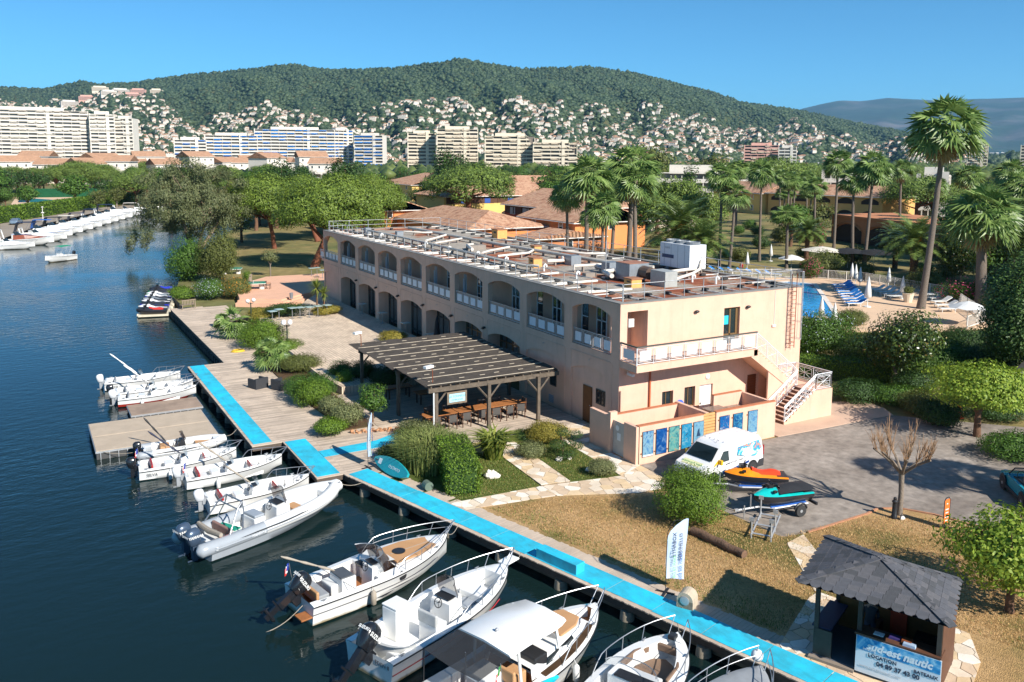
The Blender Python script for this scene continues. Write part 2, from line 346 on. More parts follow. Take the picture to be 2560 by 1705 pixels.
tag(sp.build('sheet_pile_wall', mat('rusty_sheet_pile', '4a443e', 0.8, var=0.5, vs=1.5)), 'dark ribbed steel sheet pile wall along the long jetty', 'wall')
M_TURQ = mat('turquoise_matting', '18bede', 0.8, var=0.16, vs=0.9, bump=0.3, bs=90, world=True, stain=srgb('2f9fb6')); streak(M_TURQ, .82, (2.2, .5, 1))
def carpet(pts, label, z=GZ+.012):
 c = MB(); c.prism(pts, z-.008, z+.004); return tag(c.build('deck_carpet', M_TURQ), label, 'carpet')
carpet([(-18.45, 19.55), (-17.43, 19.55), (-17.43, 29-.15), (-18.45, 29-.15)], 'turquoise matting strip, far length along the main deck edge')
carpet([(-18.47, 8.6), (-17.45, 8.6), (-17.43, 19.53), (-18.45, 19.53)], 'turquoise matting strip beside the armchairs on the main deck edge', GZ+.014)
carpet([(-16.86, 2.15), (-15.7, 2.15), (-15.7, 8.2), (-16.86, 8.2)], 'turquoise matting on the short deck projecting between the moored boats')
carpet([(-15.68, 4.75), (-11.6, 4.85), (-10.4, 6.5), (-10.7, 6.8), (-12.3, 6.0), (-15.68, 5.8)], 'turquoise matting branch path leading towards the pergola', GZ+.013)
wc = MB()
for i in range(16):
 a, c = 0.25+i*2.05, 0.25+(i+1)*2.05-.03
 j1, j2 = .2+rnd.uniform(-.025, .025), 1.32+rnd.uniform(-.03, .03); wc.prism([wk(a, j1)[:2], wk(c, j1+rnd.uniform(-.02, .02))[:2], wk(c, j2+rnd.uniform(-.02, .02))[:2], wk(a, j2)[:2]], GZ+.004, GZ+.016+.001*(i % 2))
tag(wc.build('deck_carpet', M_TURQ), 'long turquoise matting runner down the boardwalk', 'carpet')
sb = MB(); T = TR(*wk(14.1, .52, GZ+.02)[:3], rz=WANG); sb.box((0, 0, .2), (2.1, .5, .4), T=T)
o = tag(sb.build('boarding_step', M_TURQ), 'turquoise covered boarding step on the boardwalk', 'step')
bv = o.modifiers.new('b', 'BEVEL'); bv.width = 0.02; bv.segments = 2
M_PAVE = bpy.data.materials.new('terrace_pavers'); M_PAVE.use_nodes = True
N = M_PAVE.node_tree.nodes; L = M_PAVE.node_tree.links; b = N['Principled BSDF']; b.inputs['Roughness'].default_value = .85
tc = N.new('ShaderNodeNewGeometry').outputs['Position']; mp = N.new('ShaderNodeMapping'); mp.inputs['Rotation'].default_value = (0, 0, R(90)); L.new(tc, mp.inputs[0])
br = N.new('ShaderNodeTexBrick'); br.inputs['Scale'].default_value = 1.0; br.inputs['Brick Width'].default_value = .42; br.inputs['Row Height'].default_value = .24; br.inputs['Mortar Size'].default_value = .012
br.inputs['Color1'].default_value = (*srgb('d8c4ac'), 1); br.inputs['Color2'].default_value = (*srgb('bfab96'), 1); br.inputs['Mortar'].default_value = (*srgb('5f5044'), 1); br.inputs['Bias'].default_value = -.2
L.new(mp.outputs[0], br.inputs['Vector']); ns = N.new('ShaderNodeTexNoise'); ns.inputs['Scale'].default_value = .5; ns.inputs['Detail'].default_value = 5; L.new(tc, ns.inputs['Vector'])
mr = N.new('ShaderNodeMapRange'); mr.inputs[1].default_value = .3; mr.inputs[2].default_value = .7; mr.inputs[3].default_value = .85; mr.inputs[4].default_value = 1.12; L.new(ns.outputs[0], mr.inputs[0])
mm = N.new('ShaderNodeMix'); mm.data_type = 'RGBA'; mm.blend_type = 'MULTIPLY'; mm.inputs[0].default_value = 1; L.new(br.outputs[0], mm.inputs[6]); L.new(mr.outputs[0], mm.inputs[7]); L.new(mm.outputs[2], b.inputs['Base Color'])
bp = N.new('ShaderNodeBump'); bp.inputs['Strength'].default_value = .5; bp.inputs['Distance'].default_value = .02; bp.invert = True; L.new(br.outputs[1], bp.inputs['Height']); L.new(bp.outputs[0], b.inputs['Normal'])
t = MB(); t.prism([(-.02, 16.02), (-.02, 56), (-2.6, 52), (-5.2, 47), (-9.6, 44), (-10.3, 41), (-10.9, 34), (-11.0, 28), (-11.25, 20), (-10.9, 16.02)], -.6, 0)
t.build('terrace', M_PAVE, kind='structure')
M_PINK = mat('pink_concrete', 'd9a98c', 0.85, var=0.08, vs=0.6, world=True)
pf = MB(); pf.prism([(-9.0, 55.2), (-5.3, 52.2), (-2.7, 54.5), (-.05, 56.2), (4.8, 56.3), (6, 70), (-2.4, 70.4), (-7.6, 64.3)], -.6, 0.16)
pf.prism([(-9.35, 54.6), (-5.3, 51.55), (-2.4, 54.1), (-2.6, 54.6), (-5.3, 52.2), (-9, 55.2)], -.6, .0)
pf.prism([(-9.7, 54.0), (-5.3, 50.9), (-2.1, 53.6), (-2.3, 54.1), (-5.3, 51.56), (-9.35, 54.6)], -.6, -.16)
pf.build('platform', M_PINK, kind='structure')
M_ASPH = mixmat('worn_asphalt', ['7a7067', '8f857b', '9d9389'], 0.3, 0.92, second=3, bump=0.2, bs=60, pos=[.32, .5, .68])
park = [(-1.65, -6.5), (-2.05, -10.6), (-1.8, -13.95), (-.5, -14.12), (3.4, -14.05), (4.3, -13.9), (5.2, -14.35), (6, -15.6), (6.4, -17), (8, -20.5), (14, -32), (34, -40), (30, -22), (24, -12), (19, -6.5), (17.6, -4.9), (14.3, -4.7), (11, -4.6), (8.1, -4.45), (-1.7, -4.2)]
p = MB(); p.prism(park, -.6, GZ-.012); p.build('car_park', M_ASPH, tri=True, kind='structure')
p = MB(); p.prism([(8.1, -4.42), (11, -4.57), (14.3, -4.67), (17.6, -4.87), (18.4, -3.6), (18.6, -1.9), (16.3, -.9), (15.5, 1.2), (14.8, 3), (14.6, -.1), (8, -.1)], -.6, GZ+.01)
p.build('pavement', mat('pale_concrete', 'c3a58e', 0.9, var=.1, vs=.8, world=True), kind='structure')
kb = MB(); kp = [(-.5, -14.14), (3.4, -14.07), (4.3, -13.92), (5.2, -14.37), (6, -15.62), (6.4, -17.02), (8, -20.52)]
kb.prism([(a, b) for a, b in kp]+[(a, b-.1) if i < 4 else (a-.1, b) for i, (a, b) in list(enumerate(kp))[::-1]], -.6, GZ+.04)
kb.build('kerb', mat('brick_kerb', 'b07e60', 0.9), kind='structure')
M_DRY = mixmat('dry_lawn', ['4e5a28', '7a7040', 'ac8b5c', 'c6a274', 'a88356'], 0.16, 0.95, second=11, bump=0.9, bs=28, pos=[.3, .39, .47, .6, .72])
dl = MB(); dl.prism([wk(7.6, 1.98)[:2], (-7.7, -5.62), (-4.05, -7.25), (-2.7, -7.3), (-1.9, -8), (-2.05, -10.6), (-1.8, -13.97), (-.5, -14.2), (3.4, -14.15), (4.3, -14.0), (5.15, -14.45), (5.9, -15.7), (6.3, -17.1), (7.9, -20.6), (14, -32.4), (20, -44), (2, -50), wk(34, 1.98)[:2]], -.6, GZ-.008)
dl.build('dry_lawn', M_DRY, tri=True, kind='structure')
M_LAWN = mixmat('green_turf', ['3c4a1e', '4f5c26', '6a6a35'], 0.9, 0.95, second=14, bump=0.5, bs=60)
gl = MB(); gl.prism([(-12.4, -3.9), (-7.75, -4.2), (-7.25, .1), (-9.15, 2.9), (-9.3, 1.9), (-14.6, 1.9), (-13.4, -2)], -.6, GZ-.004)
gl.prism([(-6.2, -4.4), (-3.55, -5.0), (-3.1, .05), (-4.6, 1.6), (-5.6, 2.95)], -.6, GZ-.004)
gl.build('garden_lawn', M_LAWN, kind='structure')
be = MB(); be.prism([(-13.3, 8.5), (-11.5, 8.5), (-11.32, 24), (-11.05, 28.5), (-10.9, 36), (-9.6, 42), (-9.2, 45.5), (-12.2, 47), (-12.7, 44.4), (-12.7, 29), (-13.4, 26), (-13.6, 17)], GZ-.05, GZ+.07)
be.build('planting_bed', mixmat('bed_earth', ['3d2f22', '5c4632', '4c4a2a'], 1.2, .95, second=10, bump=.5), kind='structure')
def clip(poly, n, c):
 out = []
 for i in range(len(poly)):
  a, b2 = poly[i], poly[(i+1) % len(poly)]; da = a[0]*n[0]+a[1]*n[1]-c; db = b2[0]*n[0]+b2[1]*n[1]-c
  if da <= 0: out.append(a)
  if da*db < 0:
   t_ = da/(da-db); out.append((a[0]+(b2[0]-a[0])*t_, a[1]+(b2[1]-a[1])*t_))
 return out
def parea(p): return abs(sum(p[i][0]*p[(i+1) % len(p)][1]-p[(i+1) % len(p)][0]*p[i][1] for i in range(len(p))))/2
def inpoly(p, poly):
 c = False; j = len(poly)-1
 for i in range(len(poly)):
  a, b2 = poly[i], poly[j]
  if (a[1] > p[1]) != (b2[1] > p[1]) and p[0] < (b2[0]-a[0])*(p[1]-a[1])/(b2[1]-a[1])+a[0]: c = not c
  j = i
 return c
STONES = [mat('paving_slab_%s' % k, c, .85, var=.14, vs=1.6, bump=.2, bs=20, world=True) for k, c in (('cream', 'd8c8b2'), ('pale', 'e4dacb'), ('tan', 'c9b195'), ('warm', 'd2b893'))]
def crazy(name, quads, z, size, joint=.022):
 """convex outline pieces filled with clipped random cells"""
 allb = MB()
 for qd in quads: allb.prism(qd, -.6, z-.018)
 base = allb.build(name, mat('joint_earth', '8d7b65', .95, var=.3, vs=5, world=True), kind='structure')
 for qd in quads:
  a = sum(qd[i][0]*qd[(i+1) % len(qd)][1]-qd[(i+1) % len(qd)][0]*qd[i][1] for i in range(len(qd)))
  if a < 0: qd = qd[::-1]
  xs = [p[0] for p in qd]; ys = [p[1] for p in qd]; sites = []; n = int(parea(qd)/(size*size*.62)*2.2)+6
  for _ in range(n*6):
   c = (rnd.uniform(min(xs)-size, max(xs)+size), rnd.uniform(min(ys)-size, max(ys)+size))
   if all((c[0]-s[0])**2+(c[1]-s[1])**2 > (size*.62)**2 for s in sites): sites.append(c)
  for s in sites:
   cell = list(qd)
   for s2 in sites:
    if s2 is s: continue
    dx, dy = s2[0]-s[0], s2[1]-s[1]; d = math.hypot(dx, dy)
    if d > size*3: continue
    nn = (dx/d, dy/d); cell = clip(cell, nn, nn[0]*(s[0]+s2[0])/2+nn[1]*(s[1]+s2[1])/2-joint*.5*rnd.uniform(.6, 1.5))
    if len(cell) < 3: break
   if len(cell) < 3 or parea(cell) < .006: continue
   pb = MB(); cx = sum(p[0] for p in cell)/len(cell); cy = sum(p[1] for p in cell)/len(cell)
   pb.prism([(p[0]-cx, p[1]-cy) for p in cell], -.03, rnd.uniform(-.004, .006))
   obj('slab', pb.mesh('slab', rnd.choice(STONES)), base, (cx, cy, z))
 return base
crazy('garden_path', [[(-12.55, -4.0), (-12.2, -4.98), (-7.7, -5.6), (-7.75, -4.22)], [(-7.75, -4.22), (-7.7, -5.6), (-4.05, -7.2), (-3.55, -5.0)], [(-3.55, -5.0), (-4.05, -7.2), (-2.7, -7.25), (-1.75, -6.4), (-1.75, -4.3)]], GZ+.005, .62)
crazy('garden_path', [[(-7.72, -4.2), (-6.2, -4.45), (-5.6, 3.0), (-7.25, 3.0)]], GZ+.055, .6)
crazy('garden_path', [[(-3.5, -4.98), (-1.78, -4.3), (-1.95, -2.0), (-3.3, -2.0)], [(-3.3, -2.0), (-1.95, -2.0), (-.1, 0), (-.05, 3.05), (-3.05, 3.05)]], GZ+.007, .7)
crazy('stone_path', [[(-2.1, -14.5), (-.85, -14.25), (-1.7, -15.8), (-3.4, -16.5)], [(-3.4, -16.5), (-1.7, -15.8), (-2.5, -17.2), (-4.3, -17.9)]], GZ+.012, .6)
crazy('stone_path', [[(-8.35, -20.2), (-8.1, -19.75), (-4.9, -18.1), (-4.2, -17.95), (-4.0, -18.6), (-7.4, -20.75)], [(-8.35, -20.2), (-7.4, -20.75), (-5.9, -25.6), (-6.95, -25.3)], [(-5.6, -24.6), (-3.3, -23.6), (-2.0, -22.4), (-2.2, -21.5), (-4.9, -22.6)]], GZ+.012, .55)
M_POOLDECK = mat('pool_deck', 'd3b394', .9, var=.07, vs=.5, world=True)
PZ = -0.3
poolq = [(38.1, 20.6), (41.6, 19.8), (56.8, 35.8), (55.4, 38.5), (38.4, 41), (33, 26)]
pd = MB(); pd.prism([(30, 18), (38, 13.5), (47, 9), (52.5, 9.6), (63.5, 20.5), (64.5, 30), (66.5, 34), (62, 40), (40, 50), (28, 50)], -.6, PZ)
pd.build('pool_deck', M_POOLDECK, kind='structure')
M_POOLW = bpy.data.materials.new('pool_water'); M_POOLW.use_nodes = True
N = M_POOLW.node_tree.nodes; L = M_POOLW.node_tree.links; b = N['Principled BSDF']; b.inputs['Roughness'].default_value = .06
tc = N.new('ShaderNodeNewGeometry').outputs['Position']; n = N.new('ShaderNodeTexNoise'); n.inputs['Scale'].default_value = 1.6; n.inputs['Detail'].default_value = 2; L.new(tc, n.inputs['Vector'])
r_ = N.new('ShaderNodeValToRGB'); r_.color_ramp.elements[0].position = .35; r_.color_ramp.elements[1].position = .7; r_.color_ramp.elements[0].color = (*srgb('0b6fae'), 1); r_.color_ramp.elements[1].color = (*srgb('2a9ad0'), 1); L.new(n.outputs[0], r_.inputs[0]); L.new(r_.outputs[0], b.inputs['Base Color'])
bp = N.new('ShaderNodeBump'); bp.inputs['Strength'].default_value = .2; L.new(n.outputs[0], bp.inputs['Height']); L.new(bp.outputs[0], b.inputs['Normal'])
pw = MB(); pw.poly(poolq, PZ+.012); pw.build('pool_water', M_POOLW, kind='structure')
pc = MB()
for i in range(len(poolq)):
 a, c = Vector((*poolq[i], 0)), Vector((*poolq[(i+1) % len(poolq)], 0)); d = (c-a).normalized(); nn = Vector((d.y, -d.x, 0))*.5
 pc.prism([tuple((a-d*.4)[:2]), tuple((c+d*.4)[:2]), tuple((c+d*.4+nn)[:2]), tuple((a-d*.4+nn)[:2])], PZ-.05, PZ+.05+.003*i)
pc.build('pool_edge', mat('pool_coping', 'd9cfc4', .8), kind='structure')
# ================================================================ the long harbour building
BW, BP, BQ, BL, BH, BD = 5.45, 0.433, -0.158, 54.18, 7.186, 14.5
bld = thing('harbour_building', 'long two storey peach stucco building with arched galleries and flat roof beside the terrace', 'building', (0, 0, 0))
M_FRAME = mat('white_window_frame', (0.7, 0.72, 0.74), .4, var=.05)
M_BRONZE = mat('bronze_frame', '8a6d4a', .4, .4, var=.1)
M_GLASSA = glassmat('terrace_glass', (.05, .06, .065), .04, .55)
M_CURTAIN = mat('curtain', (0.45, 0.47, 0.46), .9, var=.2)
def arch_pts(y0, y1, zs, zc, n=10):
 w = y1-y0; rise = zc-zs; rad = (w*w/4+rise*rise)/(2*rise); cz = zc-rad; cy = (y0+y1)/2; out = []
 for i in range(n+1):
  y = y0+w*i/n; out.append((y, cz+math.sqrt(max(0, rad*rad-(y-cy)**2))))
 return out
fac = MB(); TH = .38; zs, zc = 6.27, 6.72; ls, lc = 2.52, 2.92; zfl = 4.03; z0 = -.62
bays = []
for i in range(10):
 a = BQ+i*BW+BP; c = BQ+(i+1)*BW-BP
 if i == 0: a = .82
 bays.append((a, c))
def strip(mb, pts, ztop, x0, x1):
 """wall above an arch with its soffit"""
 n = len(pts)
 vs = [(x0, y, z) for y, z in pts]+[(x0, y, ztop) for y, z in pts]+[(x1, y, z) for y, z in pts]
 fs = []
 for k in range(n-1):
  fs.append((k, n+k, n+k+1, k+1)); fs.append((k, k+1, 2*n+k+1, 2*n+k))
 mb.add(vs, fs)
 mb.add([(x1, y, z) for y, z in pts]+[(x1, y, ztop) for y, z in pts], [(k, k+1, n+k+1, n+k) for k in range(n-1)])
def pier(y0, y1, za, zb, x0=0.0, x1=TH): fac.bb(x0, x1, y0, y1, za, zb)
ys = [0]+[v for b_ in bays for v in b_]+[BL]
for k in range(0, len(ys), 2): pier(ys[k], ys[k+1], z0, BH-.03)
for i, (a, c) in enumerate(bays):
 strip(fac, arch_pts(a, c, zs, zc), BH-.03, 0, TH)
 strip(fac, arch_pts(a, c, ls, lc), zfl-.02, 0, TH)
 fac.bb(.0, TH-.003, a, c, zfl-.02, zfl+.05)
 fac.bb(-.03, 0, a-.02, c+.02, 3.63, 3.68)                     # shallow drip line under the gallery
 fac.bb(-.018, .0, a-.16, a-.02, z0, 3.6); fac.bb(-.018, 0, c+.02, c+.16, z0, 3.6)
fac.bb(TH, TH+.02, .1, BL-.1, BH-.28, BH-.1)
fac.build('facade_wall', M_STUCCO, bld)
ga = MB(); ga.bb(TH-.02, 1.75, .3, BL-.3, zfl-.3, zfl-.025); ga.bb(TH+.0, 1.75, .3, BL-.3, BH-.3, BH-.25); ga.build('gallery_slab', M_STUCCO, bld)
bk = MB(); bk.bb(1.75, 1.95, 1.9, BL-5.2, zfl-.3, BH-.28); bk.build('gallery_wall', mat('gallery_stucco', 'd0a389', .85, var=.06, vs=.9), bld)
M_PANEL = mat('frosted_panel', (0.72, 0.77, 0.82), .35, var=.03)
def frame_bars(mb, y0, y1, z0_, z1_, x, w, d): # rectangular frame in the YZ plane
 mb.bb(x-d/2, x+d/2, y0, y0+w, z0_, z1_); mb.bb(x-d/2, x+d/2, y1-w, y1, z0_, z1_); mb.bb(x-d/2, x+d/2, y0+w, y1-w, z0_, z0_+w); mb.bb(x-d/2, x+d/2, y0+w, y1-w, z1_-w, z1_)
for i, (a, c) in enumerate(bays):
 rl = MB(); n = 4; w = (c-a-.06)/n; x = .12
 rl.bb(x-.03, x+.03, a+.01, c-.01, 5.0, 5.05); rl.bb(x-.02, x+.02, a+.01, c-.01, zfl+.08, zfl+.11)
 for k in range(n):
  y0 = a+.03+k*w; frame_bars(rl, y0+.02, y0+w-.02, zfl+.12, 4.95, x, .03, .03); frame_bars(rl, y0+.09, y0+w-.09, zfl+.2, 4.87, x, .018, .02)
  for (yy, zz) in ((y0+.05, zfl+.15), (y0+w-.05, zfl+.15), (y0+.05, 4.92), (y0+w-.05, 4.92)): rl.bb(x-.012, x+.012, yy-.03, yy+.03, zz-.012, zz+.012)
 ro = rl.build('balustrade', M_GALV, bld)
 for k in range(n):
  y0 = a+.03+k*w; pb = MB(); pb.bb(x-.008, x+.008, y0+.17, y0+w-.17, zfl+.24, 4.83); pb.build('panel', M_PANEL, ro)
 if 0 <= i < 9:
  g2 = MB(); gl = MB()
  for (s, wd_) in ((.62, .95),) if i < 9 else ():
   y1 = c-s if i != 0 else c-.25; y0 = y1-wd_
   gl.bb(1.72, 1.745, y0, y1, zfl, 6.55)
   for (ya, yb) in ((y0-.06, y0), (y1, y1+.06), ((y0+y1)/2-.03, (y0+y1)/2+.03)): g2.bb(1.68, 1.75, ya, yb, zfl, 6.6)
   for zz in (6.55, 5.35, zfl): g2.bb(1.68, 1.75, y0, y1, zz, zz+.06)
   g2.bb(1.70, 1.75, y0-.52, y0-.42, 6.15, 6.4, )
  if i in (1, 2):
   gl.bb(1.72, 1.745, a-.1, a+.5, zfl, 6.5); g2.bb(1.68, 1.75, a+.5, a+.57, zfl, 6.55); g2.bb(1.68, 1.75, a-.1, a+.5, 5.35, 5.42)
  wo = g2.build('window_frame', M_FRAME, bld); gl.build('pane', M_GLASSD, wo)
  if i >= 3:
   sg = MB(); sg.bb(TH+.4, TH+.43, c-.12, c+.12, 4.5, 5.9); sg.bb(TH+.02, TH+1.3, c-.06, c+.3, zfl, 6.6) if False else None; sg.bb(1.0, 1.03, c-.02, c+.42, 4.55, 6.2)
   sg.build('wall_panel', mat('grey_notice_panel', (.55, .6, .66), .5, var=.05), bld)
for i, (a, c) in enumerate(bays):
 pts = arch_pts(a, c, ls, lc)
 if i in (0, 1, 9):
  bl = MB(); n = len(pts); bl.add([(.1, y, z0) for y, z in pts]+[(.1, y, z-.0) for y, z in pts], [(k, n+k, n+k+1, k+1) for k in range(n-1)]); bl.build('blind_arch', M_STUCCO, bld)
 else:
  xg = 1.05; gl = MB(); n = len(pts); gl.add([(xg, y, -.5) for y, z in pts]+[(xg, y, z+.02) for y, z in pts], [(k, n+k, n+k+1, k+1) for k in range(n-1)])
  fr = MB(); m_ = 4 if i > 3 else 5
  for k in range(m_+1):
   y = a+(c-a)*k/m_; z = np.interp(y, [p[0] for p in pts], [p[1] for p in pts]); fr.bb(xg-.05, xg+.03, y-.04, y+.04, -.5, z)
  fr.bb(xg-.05, xg+.03, a, c, 2.02, 2.1); fr.bb(xg-.05, xg+.03, a, c, -.02, .08) if i > 3 else fr.bb(xg-.05, xg+.03, a, c, 1.0, 1.08)
  fo = fr.build('window_frame', M_BRONZE if i < 4 else mat('dark_frame', (.05, .045, .04), .4), bld); gl.build('pane', M_GLASSA, fo)
  jm = MB()
  jm.bb(TH, xg+.1, a-.3, a, z0, 3.4); jm.bb(TH, xg+.1, c, c+.3, z0, 3.4); jm.bb(TH, xg+.3, a-.3, c+.3, lc+.02, lc+.2); jm.build('jamb', M_STUCCO, bld)
  cu = MB()
  for k in range(22): cu.bb(xg+.12+.03*(k % 2), xg+.16+.03*(k % 2), c-.1-.12*(k+1), c-.1-.12*k, -.3, 2.4)
  cu.build('curtain', M_CURTAIN, bld)
 if 0 < i < 9 and i > 2:
  lp = MB(); yl = a-.43; lp.box((-.12, yl, 3.0), (.22, .2, .12)); lp.box((-.2, yl, 2.93), (.16, .24, .06)); lp.build('wall_lamp', M_BLACK, bld)
 rg = MB(); rg.tube([(-.0, (a+c)/2, 3.45), (-.09, (a+c)/2, 3.45), (-.12, (a+c)/2, 3.4), (-.09, (a+c)/2, 3.35)], .012, 5); rg.build('hook', M_GALV, bld)
bd = MB(); bd.bb(.04, .09, 2.72, 3.62, -.5, 1.72); o = bd.build('door', mat('brown_wood_door', '6e4420', .6, var=.15, vs=2), bld)
MB().ball((.0, 2.82, .6), .035, 6, 4).build('handle', M_STEEL, o)
def small_window(parent, axis, u0, u1, za, zb, off, fm, panes=2):
 fr = MB(); gl = MB()
 def B(mb, a_, b_, c_, d_, o0, o1):
  if axis == 'x': mb.bb(o0, o1, a_, b_, c_, d_)
  else: mb.bb(a_, b_, o0, o1, c_, d_)
 w = .06
 for (a_, b_, c_, d_) in ((u0, u0+w, za, zb), (u1-w, u1, za, zb), (u0+w, u1-w, za, za+w), (u0+w, u1-w, zb-w, zb)): B(fr, a_, b_, c_, d_, off-.03, off+.03)
 for k in range(1, panes): u = u0+(u1-u0)*k/panes; B(fr, u-.025, u+.025, za+w, zb-w, off-.028, off+.028)
 B(gl, u0+w, u1-w, za+w, zb-w, off+.0, off+.012); wo = fr.build('window', fm, parent); gl.build('pane', M_GLASSD, wo); return wo
M_DKFR = mat('dark_frame', (.05, .045, .04), .4)
small_window(bld, 'x', 1.42, 2.3, .88, 1.78, .08, M_DKFR); small_window(bld, 'x', 6.68, 7.4, .82, 1.65, .08, M_DKFR, 1)
vt = MB()
for k in range(5): vt.bb(.05, .1, 7.0, 7.5, -.3+k*.1, -.24+k*.1)
vt.build('vent', mat('blue_vent', (.25, .33, .42), .5), bld)
def wall_holes(mb, U, Z, holes, place, t):
 us = sorted(set([U[0], U[1]]+[h[k] for h in holes for k in (0, 1)])); zs_ = sorted(set([Z[0], Z[1]]+[h[k] for h in holes for k in (2, 3)]))
 inh = lambda u, z: any(h[0] < u < h[1] and h[2] < z < h[3] for h in holes)
 for i in range(len(us)-1):
  for j in range(len(zs_)-1):
   if inh((us[i]+us[i+1])/2, (zs_[j]+zs_[j+1])/2): continue
   for d, order in ((0, 1), (t, -1)):
    q4 = [place(us[i], zs_[j], d), place(us[i+1], zs_[j], d), place(us[i+1], zs_[j+1], d), place(us[i], zs_[j+1], d)]
    mb.add(q4[::order], [(0, 1, 2, 3)])
 for h in holes+[(U[0], U[1], Z[0], Z[1])]:
  for (u0, z0_, u1, z1_) in ((h[0], h[2], h[1], h[2]), (h[1], h[2], h[1], h[3]), (h[1], h[3], h[0], h[3]), (h[0], h[3], h[0], h[2])):
   mb.add([place(u0, z0_, 0), place(u1, z1_, 0), place(u1, z1_, t), place(u0, z0_, t)], [(0, 1, 2, 3)])
sw = MB(); holes = [(.5, 1.95, zfl, 6.68), (7.8, 9.1, zfl, 6.3), (3.16, 4.0, .55, 1.7), (4.86, 5.7, .5, 1.75), (6.06, 7.1, -.5, 1.72), (9.95, 10.9, -.5, 1.9)]
wall_holes(sw, (TH, BD), (z0, BH-.03), holes, lambda u, z, d: (u, d, z), .3); sw.build('side_wall', M_STUCCO, bld)
ow = MB(); ow.bb(BD-.3, BD, .3, BL-.3, z0, BH-.03); ow.bb(TH, BD, BL-.3, BL, z0, zfl-.1); ow.bb(1.95, BD, BL-.3, BL, zfl-.1, BH-.03); ow.bb(1.4, 1.75, 49.0, 49.2, zfl-.3, BH-.3); ow.build('rear_wall', M_STUCCO, bld)
nb = MB(); nb.bb(.52, 1.95, 1.55, 1.7, zfl-.2, BH-.3); nb.build('niche_wall', M_STUCCO, bld)
nb = MB(); nb.bb(1.94, 2.2, .3, 1.9, zfl-.2, BH-.3); nb.build('niche_return', M_STUCCO, bld)
fl = MB(); fl.bb(.8, 1.2, .28, .42, 5.72, 6.2); o = fl.build('floodlight', mat('grey_box', (.6, .57, .52), .5), bld)
d2 = MB(); d2.bb(7.86, 9.04, .2, .24, zfl, 6.26); gl_o = d2.build('glass_door', M_GLASSD, bld); f2 = MB()
for (a, c) in ((7.8, 7.88), (8.9, 9.1), (8.38, 8.5)): f2.bb(a, c, .16, .27, zfl, 6.3)
f2.bb(7.88, 8.9, .16, .27, 4.55, 4.66); f2.bb(7.88, 8.9, .16, .27, 6.2, 6.3); f2.build('door_frame', M_BRONZE, gl_o)
nt_ = MB(); nt_.bb(7.95, 8.3, .145, .15, 5.25, 5.8); nt_.build('notice', mat('turquoise_notice', '2fb7d6', .5), gl_o)
for (u0, u1, za, zb) in holes[2:4]: small_window(bld, 'y', u0, u1, za, zb, .2, M_BRONZE, 2)
wd2 = MB(); wd2.bb(6.1, 7.06, .12, .17, -.5, 1.7); o = wd2.build('door', M_WHITEP, bld); MB().bb(6.2, 6.26, .08, .12, .5, .62).build('handle', M_BLACK, o)
bt = MB(); bt.bb(9.98, 10.87, .2, .25, -.5, 1.88)
for k in range(14): bt.bb(9.98, 10.87, .17, .2, -.45+k*.165, -.34+k*.165)
bt.build('louvre_door', mat('brown_louvre', '7d4a2c', .6), bld)
lp = MB(); lp.lathe([(.0, -.06), (.16, -.05), (.17, .0), (.1, .05)], n=12, T=TR(6.65, -.03, 2.2, rx=R(90))); lp.build('globe_light', M_WHITEP, bld)
for (x, z) in ((5.55, 6.3), (9.7, 6.25)):
 l2 = MB(); l2.ball((x, -.1, z), (.18, .12, .09), 10, 6); l2.bb(x-.05, x+.05, -.08, 0, z-.03, z+.05); l2.build('wall_lamp', M_BLACK, bld, 60)
cb = MB(); cb.tube([(12.05, -.02, 7.1), (12.05, -.02, 4.9)], .015, 5); cb.box((12.0, -.05, 4.85), (.28, .08, .14)); cb.build('cable', M_WHITEP, bld)
pp = MB(); pp.tube([(2.17, -.08, 3.55), (2.17, -.08, -.5)], .06, 8); pp.build('downpipe', mat('red_pipe', 'b4603a', .6), bld)
pp = MB(); pp.tube([(.08, -.1, 2.2), (.08, -.1, -.5)], .05, 8); pp.build('downpipe', M_STUCCO, bld)
ca = MB(); ca.box((.55, -.35, 3.15), (.16, .55, .13)); ca.tube([(.55, -.02, 3.25), (.55, -.2, 3.2)], .03, 5); ca.build('camera', M_WHITEP, bld)
M_GRAVEL = mixmat('roof_gravel', ['8a4a32', 'a06a4e', '9c9488', 'a9a196', '8d857a'], .22, .95, second=7, bump=.7, bs=25, pos=[.37, .43, .49, .61, .71])
rf = MB(); rf.bb(TH-.02, BD-.2, .2, BL-.2, BH-.35, BH-.12); rf.build('flat_roof', M_GRAVEL, bld)
cp = MB()
cp.bb(-.04, .42, -.03, BL+.03, BH-.03, BH+.02); cp.bb(.42, BD+.03, -.04, .36, BH-.03, BH+.021); cp.bb(BD-.4, BD+.04, .36, BL, BH-.03, BH+.02); cp.bb(.42, BD-.4, BL-.38, BL+.04, BH-.03, BH+.021)
cp.build('parapet_cap', mat('zinc_cap', '8f8b84', .6, .2, var=.1), bld)
slab = MB(); slab.bb(.02, 9.15, -1.55, -.003, 3.55, 3.93); slab.build('balcony_slab', M_STUCCO, bld)
TL = MB(); TL.bb(.02, 9.1, -1.5, -.01, 3.93, 3.95); TL.build('balcony_floor', mat('pale_concrete', 'c3a58e', .9), bld)
